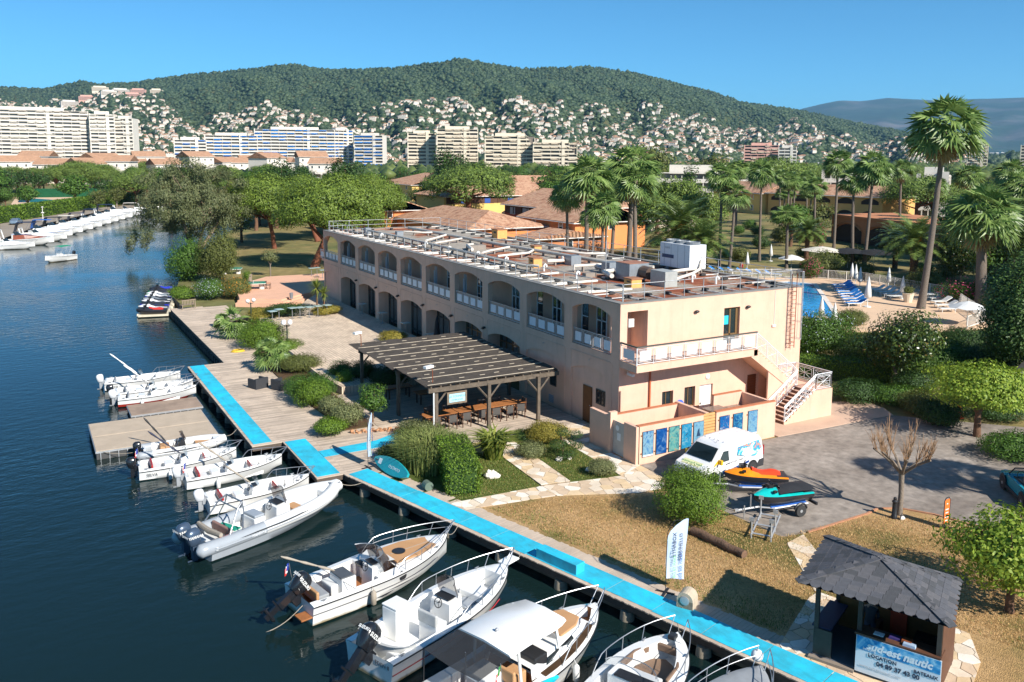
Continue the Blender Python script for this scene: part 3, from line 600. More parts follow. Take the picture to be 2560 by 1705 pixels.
def xrail(name, p0, p1, h=1.0, n=3, panel=True, infill=True, parent=bld, cap=None):
 """railing of n framed fields between two floor points (sloping allowed)"""
 p0, p1 = Vector(p0), Vector(p1); rl = MB(); r_ = .02
 for k in range(n+1):
  p = p0.lerp(p1, k/n); rl.tube([p, p+Vector((0, 0, h))], .025, 5)
 rl.tube([p0+Vector((0, 0, h)), p1+Vector((0, 0, h))], .03, 6); rl.tube([p0+Vector((0, 0, .08)), p1+Vector((0, 0, .08))], .02, 5)
 rl.tube([p0+Vector((0, 0, h-.1)), p1+Vector((0, 0, h-.1))], .015, 5)
 fields = []
 for k in range(n):
  a, c = p0.lerp(p1, (k+.1)/n), p0.lerp(p1, (k+.9)/n); q0 = [a+Vector((0, 0, .18)), c+Vector((0, 0, .18)), c+Vector((0, 0, h-.18)), a+Vector((0, 0, h-.18))]
  for i in range(4): rl.tube([q0[i], q0[(i+1) % 4]], .014, 4)
  if not panel and infill:
   rl.tube([q0[0], q0[2]], .013, 4); rl.tube([q0[1], q0[3]], .013, 4)
   mid = [(q0[i]+q0[(i+1) % 4])/2 for i in range(4)]; rl.tube([mid[0], mid[2]], .013, 4); rl.tube([mid[1], mid[3]], .013, 4)
  fields.append((a, c))
 o = rl.build(name, mat('white_railing', (.72, .73, .74), .4, .2, var=.06), parent)
 if panel:
  for a, c in fields:
   d = (c-a).normalized(); nn = Vector((-d.y, d.x, 0))*.006; a2, c2 = a+d*.06, c-d*.06; pb = MB()
   for s in (1,):
    vs = [a2+nn+Vector((0, 0, .24)), c2+nn+Vector((0, 0, .24)), c2+nn+Vector((0, 0, h-.22)), a2+nn+Vector((0, 0, h-.22))]
    vs += [v-nn*2 for v in vs]; pb.add(vs, [(0, 1, 2, 3), (7, 6, 5, 4), (0, 4, 5, 1), (1, 5, 6, 2), (2, 6, 7, 3), (3, 7, 4, 0)])
   pb.build('panel', mat('white_panel', (.74, .75, .76), .4, var=.03), o)
 if cap:
  cb_ = MB(); d = (p1-p0).normalized(); cb_.box(tuple((p0+p1)/2+Vector((0, 0, h+.04))), ((p1-p0).length+.1, .1, .06), math.atan2(d.y, d.x)); cb_.build('handrail', mat('dark_handrail', '4b4a42', .6), o)
 return o
xrail('balcony_railing', (.05, -.08, 3.95), (.05, -1.48, 3.95), 1.0, 1, True, cap=True)
xrail('balcony_railing', (.08, -1.5, 3.95), (9.05, -1.5, 3.95), 1.0, 8, True, cap=True)
LZ = 1.25
n1_ = 15; x1_, x2_ = 9.15, 12.65
st = MB()
for k in range(n1_):
 xa = x1_+(x2_-x1_)*k/n1_; xb = x1_+(x2_-x1_)*(k+1)/n1_; zt = 3.93-(3.93-LZ)*(k+1)/(n1_+0); st.bb(xa, xb, -1.5, -.01, zt-.18, zt+.0)
 st.add([(xa, -1.52, zt-.42), (xb, -1.52, zt-.6), (xb, -1.52, zt+.02), (xa, -1.52, zt+.02)], [(0, 1, 2, 3)]) if False else None
st.prism([(x1_-.3, -1.55), (x1_-.3, -.01), (x1_, -.01), (x1_, -1.55)], 3.45, 3.92)
vs = []
for y in (-1.54, -.02): vs += [(x1_-.5, y, 3.5), (x2_, y, LZ-.55), (x2_, y, LZ-.02), (x1_-.0, y, 3.72)]
st.add(vs, [(0, 1, 2, 3), (7, 6, 5, 4), (0, 4, 5, 1), (1, 5, 6, 2), (2, 6, 7, 3), (3, 7, 4, 0)])
st.build('stair_flight', M_STUCCO, bld)
ld = MB(); ld.bb(12.65, 14.15, -3.02, -.01, GZ-.1, LZ); ld.bb(9.3, 9.55, -1.52, -.3, GZ-.1, 3.3) if False else None
ld.prism([(11.5, -1.55), (12.65, -1.55), (12.65, -1.4), (11.5, -1.4)], GZ-.1, 1.2); ld.build('landing', M_STUCCO, bld)
sw2 = MB(); sw2.add([(10.3, -1.5, GZ-.1), (12.64, -1.5, GZ-.1), (12.64, -1.5, LZ-.3), (11.0, -1.5, 2.2), (10.3, -1.5, 2.75)], [(0, 1, 2, 3, 4)]); sw2.add([(10.3, -1.38, GZ-.1), (12.64, -1.38, GZ-.1), (12.64, -1.38, LZ-.3), (11.0, -1.38, 2.2), (10.3, -1.38, 2.75)], [(4, 3, 2, 1, 0)]); sw2.bb(10.18, 10.3, -1.5, -1.38, GZ-.1, 2.8)
sw2.build('stair_wall', M_STUCCO, bld)
n2_ = 10; s2 = MB(); sr = MB()
for k in range(n2_):
 xa = 10.05+(12.65-10.05)*k/n2_; xb = 10.05+(12.65-10.05)*(k+1)/n2_; zt = GZ+(LZ-GZ)*(k+1)/n2_; s2.bb(xa, xb+.002, -2.98, -1.56, GZ-.1, zt); sr.bb(xa-.012, xa+.0, -2.95, -1.6, zt-.17, zt-.02)
 s2.bb(xa, xb, -3.02, -2.98, GZ-.1, zt-.0)
s2.build('stair_flight', M_STUCCO, bld); sr.build('stair_risers', mat('dark_risers', '6a4a3c', .8), bld)
xrail('stair_railing', (9.1, -1.5, 3.93), (12.6, -1.5, LZ+.05), 1.0, 4, False)
xrail('stair_railing', (10.1, -1.6, GZ+.1), (12.6, -1.6, LZ), 1.0, 3, False)
xrail('stair_railing', (10.1, -2.96, GZ+.1), (12.7, -2.96, LZ), 1.0, 3, False)
xrail('stair_railing', (12.7, -2.96, LZ), (14.1, -2.96, LZ), 1.0, 1, False)
xrail('stair_railing', (14.1, -2.96, LZ), (14.1, -.1, LZ), 1.0, 2, False)
xrail('stair_railing', (12.65, -.08, LZ), (14.1, -.08, LZ), 1.0, 1, False)
eb = MB(); eb.bb(.2, 8, BL, BL+1.4, 3.7, 3.95); eb.build('balcony_slab', M_STUCCO, bld)
xrail('balcony_railing', (.1, BL+.1, 3.95), (.1, BL+1.4, 3.95), 1.0, 1, True)
M_ARM = mat('white_arm', (.66, .64, .6), .6, var=.15, vs=4)
ARM_ME = MB().box((0, 0, 0), (1.4, .09, .05)).mesh('counterweight_arm', M_ARM); WT_ME = MB().box((0, 0, 0), (.42, .26, .15), taper=.85).mesh('counterweight', M_RUBBER)
def guardrail(pts, inward, step):
 a, c = Vector(pts[0]), Vector(pts[1]); n = max(1, round((c-a).length/step)); rl = MB(); arms = []; d = (c-a).normalized(); inw = Vector(inward)
 for k in range(n+1):
  p = a.lerp(c, k/n); rl.tube([p, p+Vector((0, 0, 1.0))-inw*.0, p+Vector((0, 0, 1.08))-inw*.05], .026, 5)
  arms.append((p+inw*.7, p+inw*1.45, math.atan2(inw.y, inw.x)))
 for z in (1.06, .55): rl.tube([a+Vector((0, 0, z)), c+Vector((0, 0, z))], .022, 5)
 o = rl.build('roof_guardrail', M_GALV, bld)
 for m_, e, an in arms:
  x_ = obj('counterweight_arm', ARM_ME, o, m_+Vector((0, 0, .03))); x_.rotation_euler = (0, 0, an)
  x_ = obj('counterweight', WT_ME, o, e+Vector((0, 0, .08))); x_.rotation_euler = (0, 0, an+R(rnd.uniform(-8, 8)))
zr = BH-.1
guardrail([(.5, .5, zr+.02), (.5, BL-.5, zr+.02)], (1, 0, 0), 1.5)
guardrail([(.55, .5, zr+.02), (BD-.5, .5, zr+.02)], (0, 1, 0), 1.55)
guardrail([(BD-.5, .6, zr+.02), (BD-.5, BL-.5, zr+.02)], (-1, 0, 0), 2.2)
guardrail([(.6, BL-.5, zr+.02), (BD-.6, BL-.5, zr+.02)], (0, -1, 0), 2.2)
lad = thing('access_ladder', 'rusty access ladder with round safety cage on the sunlit side wall', 'ladder', (13.45, -.25, 0))
m_rust = mat('rusty_steel', '8a4b32', .7, .4, var=.3, vs=6)
ml = MB()
for x in (-.22, .22): ml.tube([(x, 0, 3.3), (x, 0, 8.1)], .025, 6)
for k in range(15): ml.tube([(-.22, 0, 3.45+k*.27), (.22, 0, 3.45+k*.27)], .015, 5)
for z in (3.6, 5.4, 6.9): ml.tube([(-.22, 0, z), (-.22, .25, z)], .015, 4); ml.tube([(.22, 0, z), (.22, .25, z)], .015, 4)
ml.build('ladder', m_rust, lad)
cg = MB()
hoop = lambda z: [( -.22-.16*math.sin(math.pi*k/10)*0+(.44*k/10), -.72*math.sin(math.pi*k/10)**.7, z) for k in range(11)]
for z in (4.0, 5.1, 6.2, 7.3, 8.3): cg.tube(hoop(z), .016, 5)
for k in (2, 4, 5, 6, 8): h0 = hoop(0)[k]; cg.tube([(h0[0], h0[1], 4.0), (h0[0], h0[1], 8.3)], .014, 5)
cg.build('safety_cage', M_GALV, lad)
yd = thing('service_yard_wall', 'low peach service yard wall carrying sea posters beside the white van', 'wall', (0, 0, 0))
wy = -4.15; yt = 1.52; wl = MB()
wl.bb(-1.78, 2.62, wy, wy+.22, GZ-.1, yt); wl.bb(3.5, 8.02, wy-.05, wy+.17, GZ-.1, yt+.02); wl.bb(-1.98, -1.76, -3.2+.0, -1.9, GZ-.1, yt-.02) if False else None
wl.bb(-1.95, -1.73, wy+.0, -3.1, GZ-.1, yt-.003); wl.bb(-2.05, -1.6, -2.05, -1.83, GZ-.1, yt+.25); wl.bb(-1.98, -1.76, -1.85, -.02, GZ-.1, yt-.003)
wl.bb(-1.7, 3.0, -1.6, -1.4, GZ-.1, yt-.1); wl.bb(3.0, 3.22, wy+.25, -1.4, GZ-.1, yt-.02); wl.bb(7.8, 8.0, wy+.2, -1.55, GZ-.1, yt-.01); wl.bb(5.6, 7.8, -1.72, -1.55, GZ-.1, yt+.05)
wl.build('wall', M_STUCCO, yd)
cpw = MB(); cpw.bb(-1.8, 2.64, wy-.02, wy+.24, yt, yt+.04); cpw.bb(3.48, 8.04, wy-.07, wy+.19, yt+.02, yt+.06); cpw.bb(-1.7, 3.0, -1.62, -1.38, yt-.1, yt-.06); cpw.bb(5.6, 7.82, -1.74, -1.53, yt+.05, yt+.09); cpw.build('coping', mat('brick_coping', 'b5714f', .8), yd)
gt = MB(); gt.bb(-1.88, -1.83, -3.1, -2.06, GZ+.05, 1.35); o = gt.build('gate', mat('grey_gate', 'b7b1a8', .6, var=.08), yd)
sg = MB(); sg.lathe([(.0, 0), (.15, 0), (.15, .005), (.0, .006)], n=16, T=TR(-1.885, -2.45, 1.0, ry=R(-90))); sg.bb(-1.89, -1.885, -2.75, -2.45, .35, .75); sg.build('notice', M_WHITEP, o)
fe = MB()
for k in range(12): fe.bb(2.64, 3.48, wy+.02, wy+.06, GZ+.1+k*.165, GZ+.235+k*.165)
fe.build('slat_panel', mat('pine_slats', 'c99b62', .7, var=.15), yd)
def postermat(i, c1, c2, c3):
 m = mixmat('sea_poster_%d' % i, [tuple(v*.5 for v in srgb(c)) for c in (c1, c2, c3)], 2.2+.3*i, .35, pos=[.3, .52, .7], distort=1.5, detail=4); return m
pcs = [('1a7fd0', 'a9dcf2', '0d4aa0'), ('0b4aa0', '1e6cc0', '8fb8e0'), ('1d6f8f', '7fd0c8', 'c9b48a'), ('0e7fc0', '35b0e0', '9fd8ec'), ('5db4e0', '9fd6f0', '2a86c4'), ('2aa2e4', '0d5db8', 'cfe9f6'), ('0a4f9a', '2a8fc8', '8fd0d8'), ('1f7fd0', '9fd8f0', '104a98')]
ux = [-1.55, -.66, .2, 1.06, 1.9, 3.72, 4.72, 5.85]
for i, u in enumerate(ux):
 zb, zt = (GZ+.35, GZ+1.72) if i < 5 else (GZ+.4, GZ+1.78); yy = wy-.02 if i < 5 else wy-.07
 pb = MB(); pb.bb(u, u+.72, yy-.03, yy-.0, zb, zt); po = pb.build('poster', mat('poster_edge', (.03, .04, .06), .5), yd)
 fb = MB(); fb.bb(u+.02, u+.70, yy-.034, yy-.03, zb+.02, zt-.02); fb.build('print', postermat(i, *pcs[i]), po)
 cl = MB()
 for zz in (zb+.2, zt-.2): cl.bb(u-.1, u, yy-.02, yy, zz-.03, zz+.03)
 cl.build('clip', mat('wood_clip', '7a5233', .7), po)
 if i in (0, 7, 4):
  wb = MB(); wb.bb(u+.02, u+.70, yy-.036, yy-.0345, zb+.02, zb+.1); wb.build('caption', M_WHITEP, po)
 if i in (4, 3, 6):   # fin / dolphins
  fn = MB(); k = .36
  fn.add([(u+.2, yy-.037, zb+.55), (u+.5, yy-.037, zb+.55), (u+.42, yy-.037, zb+.75), (u+.4, yy-.037, zb+1.0), (u+.3, yy-.037, zb+.92)], [(0, 1, 2, 3, 4)]) if i == 4 else fn.add([(u+.2, yy-.037, zb+.7), (u+.36, yy-.037, zb+.76), (u+.5, yy-.037, zb+.9), (u+.34, yy-.037, zb+.82), (u+.3, yy-.037, zb+.5), (u+.46, yy-.037, zb+.6), (u+.3, yy-.037, zb+.56)], [(0, 1, 2, 3), (4, 5, 6)])
  fn.build('motif', mat('dark_sea', (.01, .04, .1), .5), po)
for (x, y, w, d, h, lab) in ((5.3, -2.2, 1.25, .85, 1.45, 'old steel kitchen range with oven doors in the service yard'), (6.75, -2.35, 1.0, .85, 1.35, 'stainless steel cabinet beside the old kitchen range')):
 t = thing('kitchen_range', lab, 'oven', (x, y, GZ)); bx = MB(); bx.box((0, 0, h/2), (w, d, h)); bx.box((0, .0, h+.02), (w+.04, d+.04, .04)); bx.build('body', mat('worn_steel', '9a9088', .4, .6, var=.2), t)
 dr = MB(); dr.box((0, -d/2-.01, h*.62), (w*.8, .02, h*.35)); dr.build('oven_door', M_BLACK, t)
 kn = MB()
 for k in range(4): kn.ball((-w*.35+k*w*.23, -d/2-.03, h*.9), .03, 6, 4)
 kn.build('knobs', M_BLACK, t)
hg = thing('round_sign', 'blue and white round sign leaning by the yard window', 'sign', (4.3, -.25, .55)); hgm = MB(); hgm.lathe([(0, 0), (.3, .02), (.3, .06), (0, .08)], n=16, T=TR(0, 0, .3, rx=R(80))); hgm.build('disc', mat('blue_white', '3b62b8', .5), hg)
# ================================================================ rooftop plant
RZ = BH-.12
M_PIPE = mat('lagged_pipe', 'b9b3a8', .6, .1, var=.15, vs=2); M_PIPEW = mat('white_pipe', 'd8d0c4', .6, var=.12, vs=3); M_DUCT = mat('grey_duct', '8f959b', .45, .4, var=.1)
def pipe(pts, r, lab, m=M_PIPE, legs=True):
 t = thing('roof_pipe', lab, 'pipe', (pts[0][0], pts[0][1], RZ)); p0 = Vector((pts[0][0], pts[0][1], RZ)); pb = MB(); pb.tube([Vector(p)-p0 for p in pts], r, 8); pb.build('pipe', m, t, 60)
 lg = MB(); n = 0
 for a, c in zip(pts[:-1], pts[1:]):
  a, c = Vector(a), Vector(c); k = int((c-a).length/2.5)
  for i in range(k+1):
   p = a.lerp(c, (i+.5)/(k+1)) - p0
   if p.z > .1: lg.box((p.x, p.y, (p.z-r)/2), (.12, .2, max(.04, p.z-r))); n += 1
 if n: lg.build('support', mat('concrete_block', '8a8178', .9), t)
 return t
H4 = RZ+.35
pipe([(3.3, 51, H4), (3.55, 41, H4), (3.2, 27, H4), (3.0, 15.8, H4), (3.8, 15, H4)], .11, 'long lagged pipe running the length of the flat roof')
pipe([(8.6, 50.5, H4), (8.75, 30, H4), (9.3, 20, H4), (9.7, 13.6, H4), (10.8, 10.5, H4)], .15, 'thick silver ventilation pipe along the middle of the flat roof')
pipe([(6.2, 46, H4), (7.5, 44, H4), (8.4, 43.8, H4)], .1, 'pale bent pipe near the far end of the flat roof', M_PIPEW)
pipe([(4.2, 36.0, H4), (8.4, 40.5, H4)], .11, 'pale pipe crossing diagonally to the silver ventilation pipe', M_PIPEW)
pipe([(4.0, 33.5, H4), (8.2, 36.5, H4)], .09, 'thin pale pipe crossing below the orange chimney', M_PIPEW)
pipe([(4.6, 27.2, H4), (5.8, 30.5, H4), (6.5, 30.8, H4)], .14, 'rust marked short duct pipe lying in the middle of the flat roof', M_PIPEW)
pipe([(4.0, 24.3, H4), (5.3, 25.5, H4), (8.4, 27.5, H4)], .1, 'pale pipe leading from the long lagged pipe to the middle', M_PIPEW)
pipe([(4.1, 21.8, H4), (7.6, 22.8, H4), (9.2, 24.6, H4)], .1, 'pale pipe joining beside the small orange chimney', M_PIPEW)
pipe([(5.9, 17.2, H4), (7.2, 17.0, H4), (8.2, 18.6, H4)], .13, 'white insulated duct beside the grey junction box', M_PIPEW)
pipe([(5.7, 13.2, RZ+.1), (5.7, 13.2, H4+.1), (8.6, 12.9, H4+.1), (9.4, 13.4, H4+.1), (9.4, 13.4, RZ+.1)], .1, 'white goose neck pipe over the gravel', M_PIPEW)
pipe([(7.4, 12.8, H4), (7.2, 9.6, H4), (6.9, 8.0, H4)], .2, 'thick grey ventilation duct feeding the square fan box', M_DUCT)
pipe([(5.4, 8.2, H4), (6.2, 10.2, H4), (7.6, 10.4, H4)], .16, 'bent white duct in front of the fan box', M_PIPEW)
pipe([(7.9, 7.5, H4), (11.0, 8.2, H4), (13.0, 8.5, H4)], .12, 'white pipe from the fan box to the chiller', M_PIPEW)
pipe([(8.4, 5.4, H4-.1), (11.6, 7.2, H4-.1), (13.6, 8.7, H4-.1), (13.9, 8.85, RZ+.9)], .11, 'white pipe rising into the chiller side', M_PIPEW)
pipe([(10.5, 36, H4), (11.8, 30, H4), (13.0, 22, H4)], .07, 'thin grey pipe near the rear guardrail', M_PIPE)
pipe([(10.6, 24, H4), (11.5, 20, H4), (13.0, 19.5, H4)], .1, 'pale pipe in front of the rear palms', M_PIPEW)
pipe([(1.6, 49, RZ+.2), (2.6, 40, RZ+.22), (2.0, 30, RZ+.2), (2.4, 20, RZ+.2), (2.2, 11, RZ+.2)], .035, 'dark cable bundle looping beside the lagged pipe', M_RUBBER, False)
for (x, y, l, rz, lab) in ((1.6, 46.5, 2.2, .05, 'a'), (1.9, 40.2, 2.4, 0, 'b'), (2.0, 34, 2.6, .04, 'c'), (1.9, 28.3, 2.8, 0, 'd'), (2.2, 22.5, 2.8, -.03, 'e'), (2.2, 17.8, 3.0, 0, 'f'), (2.4, 12.6, 3.2, .03, 'g'), (2.6, 8.2, 3.2, 0, 'h'), (2.4, 4.3, 3.2, -.05, 'i')):
 b_ = MB(); b_.tube([(-l/2, 0, .1), (l/2, 0, .1)], .09, 8); o = b_.build('roof_pipe', M_PIPEW, None, 60, loc=(x, y, RZ)); o.rotation_euler = (0, 0, rz); tag(o, 'short white drain pipe lying across the gravel by the long guardrail', 'pipe', 'short white pipes by the guardrail')
def chimney(x, y, w, d, h, lab, c='d9a05f'):
 t = thing('roof_chimney', lab, 'chimney', (x, y, RZ)); b_ = MB(); b_.box((0, 0, h/2), (w, d, h)); b_.build('stack', mat('ochre_stucco', c, .85, var=.12), t)
 k = MB(); k.box((0, 0, h+.03), (w+.12, d+.12, .07)); k.build('cap', mat('terracotta_slab', '9a6a4c', .8), t); v = MB(); v.box((-w/2-.005, -.05, h*.72), (.02, d*.4, h*.2)); v.build('vent_opening', M_BLACK, t)
chimney(13.1, 37.8, 1.1, 1.2, .95, 'ochre chimney stack with a terracotta cap near the rear guardrail'); chimney(10.0, 25.6, .7, .7, .55, 'small ochre chimney stack in the middle of the flat roof'); chimney(4.6, 16.8, .75, .75, .7, 'small ochre chimney stack beside the long lagged pipe')
chimney(5.0, 5.4, .8, .8, .55, 'low grey chimney stack near the sunlit corner', 'b9b4aa')
def rbox(x, y, w, d, h, lab, m, top=None, name='junction_box', cat='box', z=0):
 t = thing(name, lab, cat, (x, y, RZ)); b_ = MB(); b_.box((0, 0, h/2+z), (w, d, h)); b_.build('casing', m, t)
 if top: k = MB(); k.box((0, 0, h+z+.015), (w+.04, d+.04, .03)); k.build('lid', top, t)
 if z: f = MB(); f.box((0, 0, z/2), (w*.8, d*.8, z)); f.build('foot', M_RUBBER, t)
 return t
rbox(8.0, 16.8, .9, .9, .75, 'grey duct junction box on the flat roof', M_DUCT); rbox(7.6, 11.3, 1.0, 1.0, .85, 'grey duct box at the end of the thick duct', M_DUCT)
fb = rbox(6.7, 7.7, 1.6, 1.5, 1.1, 'square grey extractor fan box with rusty lid', M_DUCT, mat('rusty_lid', '9a6b55', .8, var=.2), 'fan_box', 'fan', .15)
dm = MB(); dm.tube([(.3, -.8, .7), (.3, -1.6, .65)], .42, 14); dm.build('drum', mat('brown_drum', '5a4a40', .5), fb)
rbox(7.2, 5.0, 1.0, 1.5, 1.0, 'pale silencer box beside the extractor fan', mat('pale_sheet', 'a9aaa6', .5, .2), None, 'silencer_box'); rbox(5.2, 45, .7, .6, .5, 'grey box at the far end of the flat roof', M_DUCT); rbox(6.4, 30, 1.6, .8, .4, 'flat concrete plinth with rusty tiles on the roof', mat('concrete_block', '8a8178', .9)); rbox(3.4, 49.5, .6, .6, .6, 'small grey vent box at the far corner of the flat roof', M_DUCT); rbox(5.3, 10.7, .9, .45, .28, 'low wooden block on the gravel', mat('concrete_block', '8a8178', .9))
for i, (x, y) in enumerate(((2.6, 43.5), (3.0, 33.5), (3.2, 29), (3.5, 24.2), (3.7, 19.8), (4.0, 14.6), (3.9, 10.2), (9.9, 5.3), (10.7, 3.9))):
 b_ = MB(); b_.tube([(0, 0, 0), (0, 0, .42), (.1, 0, .5), (.22, 0, .42), (.22, 0, .3)], .07, 7); tag(b_.build('vent_pipe', M_WHITEP, None, 60, loc=(x, y, RZ)), 'small white hooked vent pipe standing in the gravel', 'pipe', 'hooked vent pipes on the roof')
ac = thing('rooftop_chiller', 'large white rooftop chiller unit with fans on top', 'air conditioner', (13.6, 10.6, RZ)); a_ = MB(); a_.box((0, 0, 1.1), (1.55, 3.3, 1.75)); a_.build('casing', mat('chiller_white', (.7, .72, .74), .45, var=.04), ac)
a_ = MB()
for s in (-.85, .85): a_.box((0, s, .11), (1.5, .3, .22))
a_.build('skid', M_DUCT, ac); a_ = MB()
for k in (-1.1, 0, 1.1): a_.lathe([(.5, 0), (.52, .2), (.46, .2), (.4, .06)], (0, k, 1.98), 16)
a_.build('fan_cowl', mat('dark_cowl', (.2, .22, .24), .5), ac); a_ = MB(); a_.box((-.78, .75, 1.0), (.02, 1.3, .26)); a_.build('louvre', mat('navy_louvre', (.03, .05, .12), .5), ac)
a_ = MB()
for y in (-1.1, -.35, .4, 1.15): a_.box((-.778, y, 1.1), (.012, .02, 1.7))
for x in (-.3, .35): a_.box((x, -1.655, 1.1), (.02, .012, 1.7))
a_.build('panel_seam', M_DUCT, ac); put_text('marking', 'TRANE', .22, mat('grey_print', (.4, .42, .45), .5), ac, (-.785, .85, 1.62), (0, -1, 0), (0, 0, 1))
an = MB(); an.tube([(0, 0, 0), (0, 0, 2.6)], .03, 6); an.box((0, 0, .05), (.4, .4, .1)); tag(an.build('antenna_mast', M_GALV, None, loc=(5.9, 9.6, RZ)), 'thin grey mast standing on the gravel roof', 'mast')
# ================================================================ pergola and terrace furniture
pg = thing('pergola', 'weathered timber pergola roofed with dark reed mats beside the building', 'pergola', (-5.2, 11, GZ))
PO = Vector((5.2, -11, -GZ))
M_TIMB = mat('grey_timber', '62574b', .85, var=.3, vs=5, bump=.4, bs=20); M_REED = mat('reed_mat', '4a423a', .95, var=.35, vs=2.5, bump=.8, bs=50); M_BATTEN = mat('pale_batten', 'b3a795', .85, var=.15)
def ploc(x, y, z): return (x+PO.x, y+PO.y, z+PO.z)
PT = 2.28
for (x, y) in ((-9.0, 5.15), (-5.7, 4.95), (-2.4, 4.8), (-9.4, 9.8), (-9.35, 16.4), (-5.5, 16.5), (-1.2, 16.5), (-1.2, 10.5)):
 p = MB(); c = ploc(x, y, 0); p.box((c[0], c[1], 1.36), (.19, .19, 2.72)); po = p.build('post', M_TIMB, pg)
 for s in (-1, 1):
  if x < -8.9 and s < 0: continue
  b_ = MB(); b_.tube([(c[0]+s*.08, c[1], 1.85), (c[0]+s*.75, c[1], 2.6)], .06, 4); b_.build('brace', M_TIMB, po)
for y in (5.0, 9.8, 16.4):
 bm = MB(); c = ploc(-5.2, y, PT); bm.box((c[0], c[1], c[2]-.06), (8.7, .16, .24)); bm.build('beam', M_TIMB, pg)
for i in range(15):
 bm = MB(); x = -9.35+i*.6; c = ploc(x, 11.2, PT+.1); bm.box(c, (.08, 12.4, .14)); bm.build('rafter', M_TIMB, pg)
for i in range(8):                                            # overlapping reed mats
 y0 = 5.0+i*1.56; rm = MB(); n = 30; x0 = -9.65-rnd.uniform(0, .25); x1 = -.85+rnd.uniform(-.25, .1); rows = []
 for k in range(n+1):
  x = x0+(x1-x0)*k/n; w = .02*math.sin(k*1.3+i)+rnd.uniform(-.012, .012); rows.append([ploc(x, y0-.03+rnd.uniform(-.04, .04), PT+.2+w), ploc(x, y0+.8, PT+.23+w), ploc(x, y0+1.6, PT+.25+w)])
 rm.loft(rows); rm.loft([[(a[0], a[1], a[2]-.035) for a in r_[::-1]] for r_ in rows]); rm.build('reed_mat', M_REED, pg)
 bt = MB(); bt.box(ploc((x0+x1)/2, y0+.02, PT+.27), (x1-x0-.3, .045, .03), R(rnd.uniform(-.3, .3))); bt.build('batten', M_BATTEN, pg)
 for k in range(6):
  bt = MB(); bt.box(ploc(x0+.9+k*1.45+rnd.uniform(-.3, .3), y0+.8+rnd.uniform(-.08, .08), PT+.262), (.34, .045, .025), R(rnd.uniform(-3, 3))); bt.build('batten', M_BATTEN, pg)
sg = thing('hanging_sign', 'wooden hanging sign with pale blue board under the pergola edge', 'sign', (-7.75, 5.0, 1.62)); b_ = MB(); b_.box((0, 0, 0), (1.25, .05, .72)); b_.build('board', mat('sign_wood', '7a6a58', .8), sg)
b_ = MB(); b_.box((0, -.03, .0), (1.0, .015, .48)); b_.build('face', mat('pale_blue_face', 'a9d6e4', .6, var=.08), sg)
MT = mat('teal_letters', '24606e', .6); put_text('lettering', 'LA TONNELLE', .17, MT, sg, (0, -.04, .08), (1, 0, 0), (0, 0, 1), shear=.1); put_text('lettering', 'OMBRAGEE', .14, MT, sg, (0, -.04, -.12), (1, 0, 0), (0, 0, 1))
b_ = MB()
for x in (-.5, .5): b_.tube([(x, 0, .36), (x, 0, .62)], .012, 4)
b_.build('hanger', M_BLACK, sg)
pp = MB(); pp.tube([(0, 0, 0), (0, 0, 2.7)], .045, 8); tag(pp.build('drain_pipe', M_WHITEP, None, loc=(-9.22, 4.98, GZ)), 'white pipe strapped to the pergola corner post', 'pipe')
for (x, y, lab) in ((-9.0, 5.6, 'white floodlight on a stalk over the pergola front corner'), (-9.3, 16.6, 'white floodlight on a stalk over the pergola rear corner')):
 t = thing('floodlight', lab, 'lamp', (x, y, PT+.22)); b_ = MB(); b_.tube([(0, 0, -.1), (0, 0, .7), (-.08, 0, .85)], .025, 6); b_.build('stalk', mat('rusty_steel', '8a4b32', .7, .4), t); b_ = MB(); b_.box((-.25, .0, .95), (.6, .25, .14), R(20)); b_.build('lamp_head', M_WHITEP, t)
M_TEAK = mat('teak', 'a0683c', .6, var=.2, vs=6); M_MESH = mat('dark_mesh_fabric', (.07, .065, .06), .8, var=.1); M_DKW = mat('dark_brown_wood', '4a2f20', .6, var=.2)
def make_chair(lab, grp):
 t = thing('armchair', lab, 'chair', (0, 0, 0), 0, grp)
 for (x, y, h) in ((-.26, -.24, .66), (.26, -.24, .66), (-.26, .24, .9), (.26, .24, .9)):
  b_ = MB(); b_.box((x, y, h/2), (.045, .045, h)); b_.build('leg', M_DKW, t)
 b_ = MB(); b_.box((0, 0, .44), (.5, .5, .03)); b_.build('seat', M_MESH, t); b_ = MB(); b_.box((0, .25, .68), (.48, .025, .4)); b_.build('backrest', M_MESH, t)
 for s in (-1, 1): b_ = MB(); b_.box((s*.26, 0, .66), (.06, .54, .03)); b_.build('armrest', M_TEAK, t)
 return t
def table(name, lab, x, y, l, w, h=.75, rz=0, m=M_TEAK, grp=None, z=GZ):
 t = thing(name, lab, 'table', (x, y, z), rz, grp); b_ = MB()
 for k in range(5): b_.box((0, -w/2+w*(k+.5)/5, h), (l, w/5-.012, .04))
 b_.build('table_top', m, t); b_ = MB(); b_.box((0, 0, h-.07), (l-.3, w-.2, .08)); b_.build('apron', M_DKW, t)
 for sx in (-1, 1):
  for sy in (-1, 1): b_ = MB(); b_.box((sx*(l/2-.2), sy*(w/2-.12), h/2-.02), (.08, .08, h-.04)); b_.build('leg', M_DKW, t)
 return t
for k, x in enumerate((-8.1, -5.95, -3.8)):
 table('dining_table', ['long brown dining table under the pergola by the hanging sign', 'long brown dining table between the chairs by the middle pergola post', 'long brown dining table end towards the building'][k], x, 6.75+.02*k, 2.1, .9, rz=R(2))
c0 = make_chair('dark mesh armchair with wooden arms drawn up to the long table', 'armchairs along the long table'); first = True
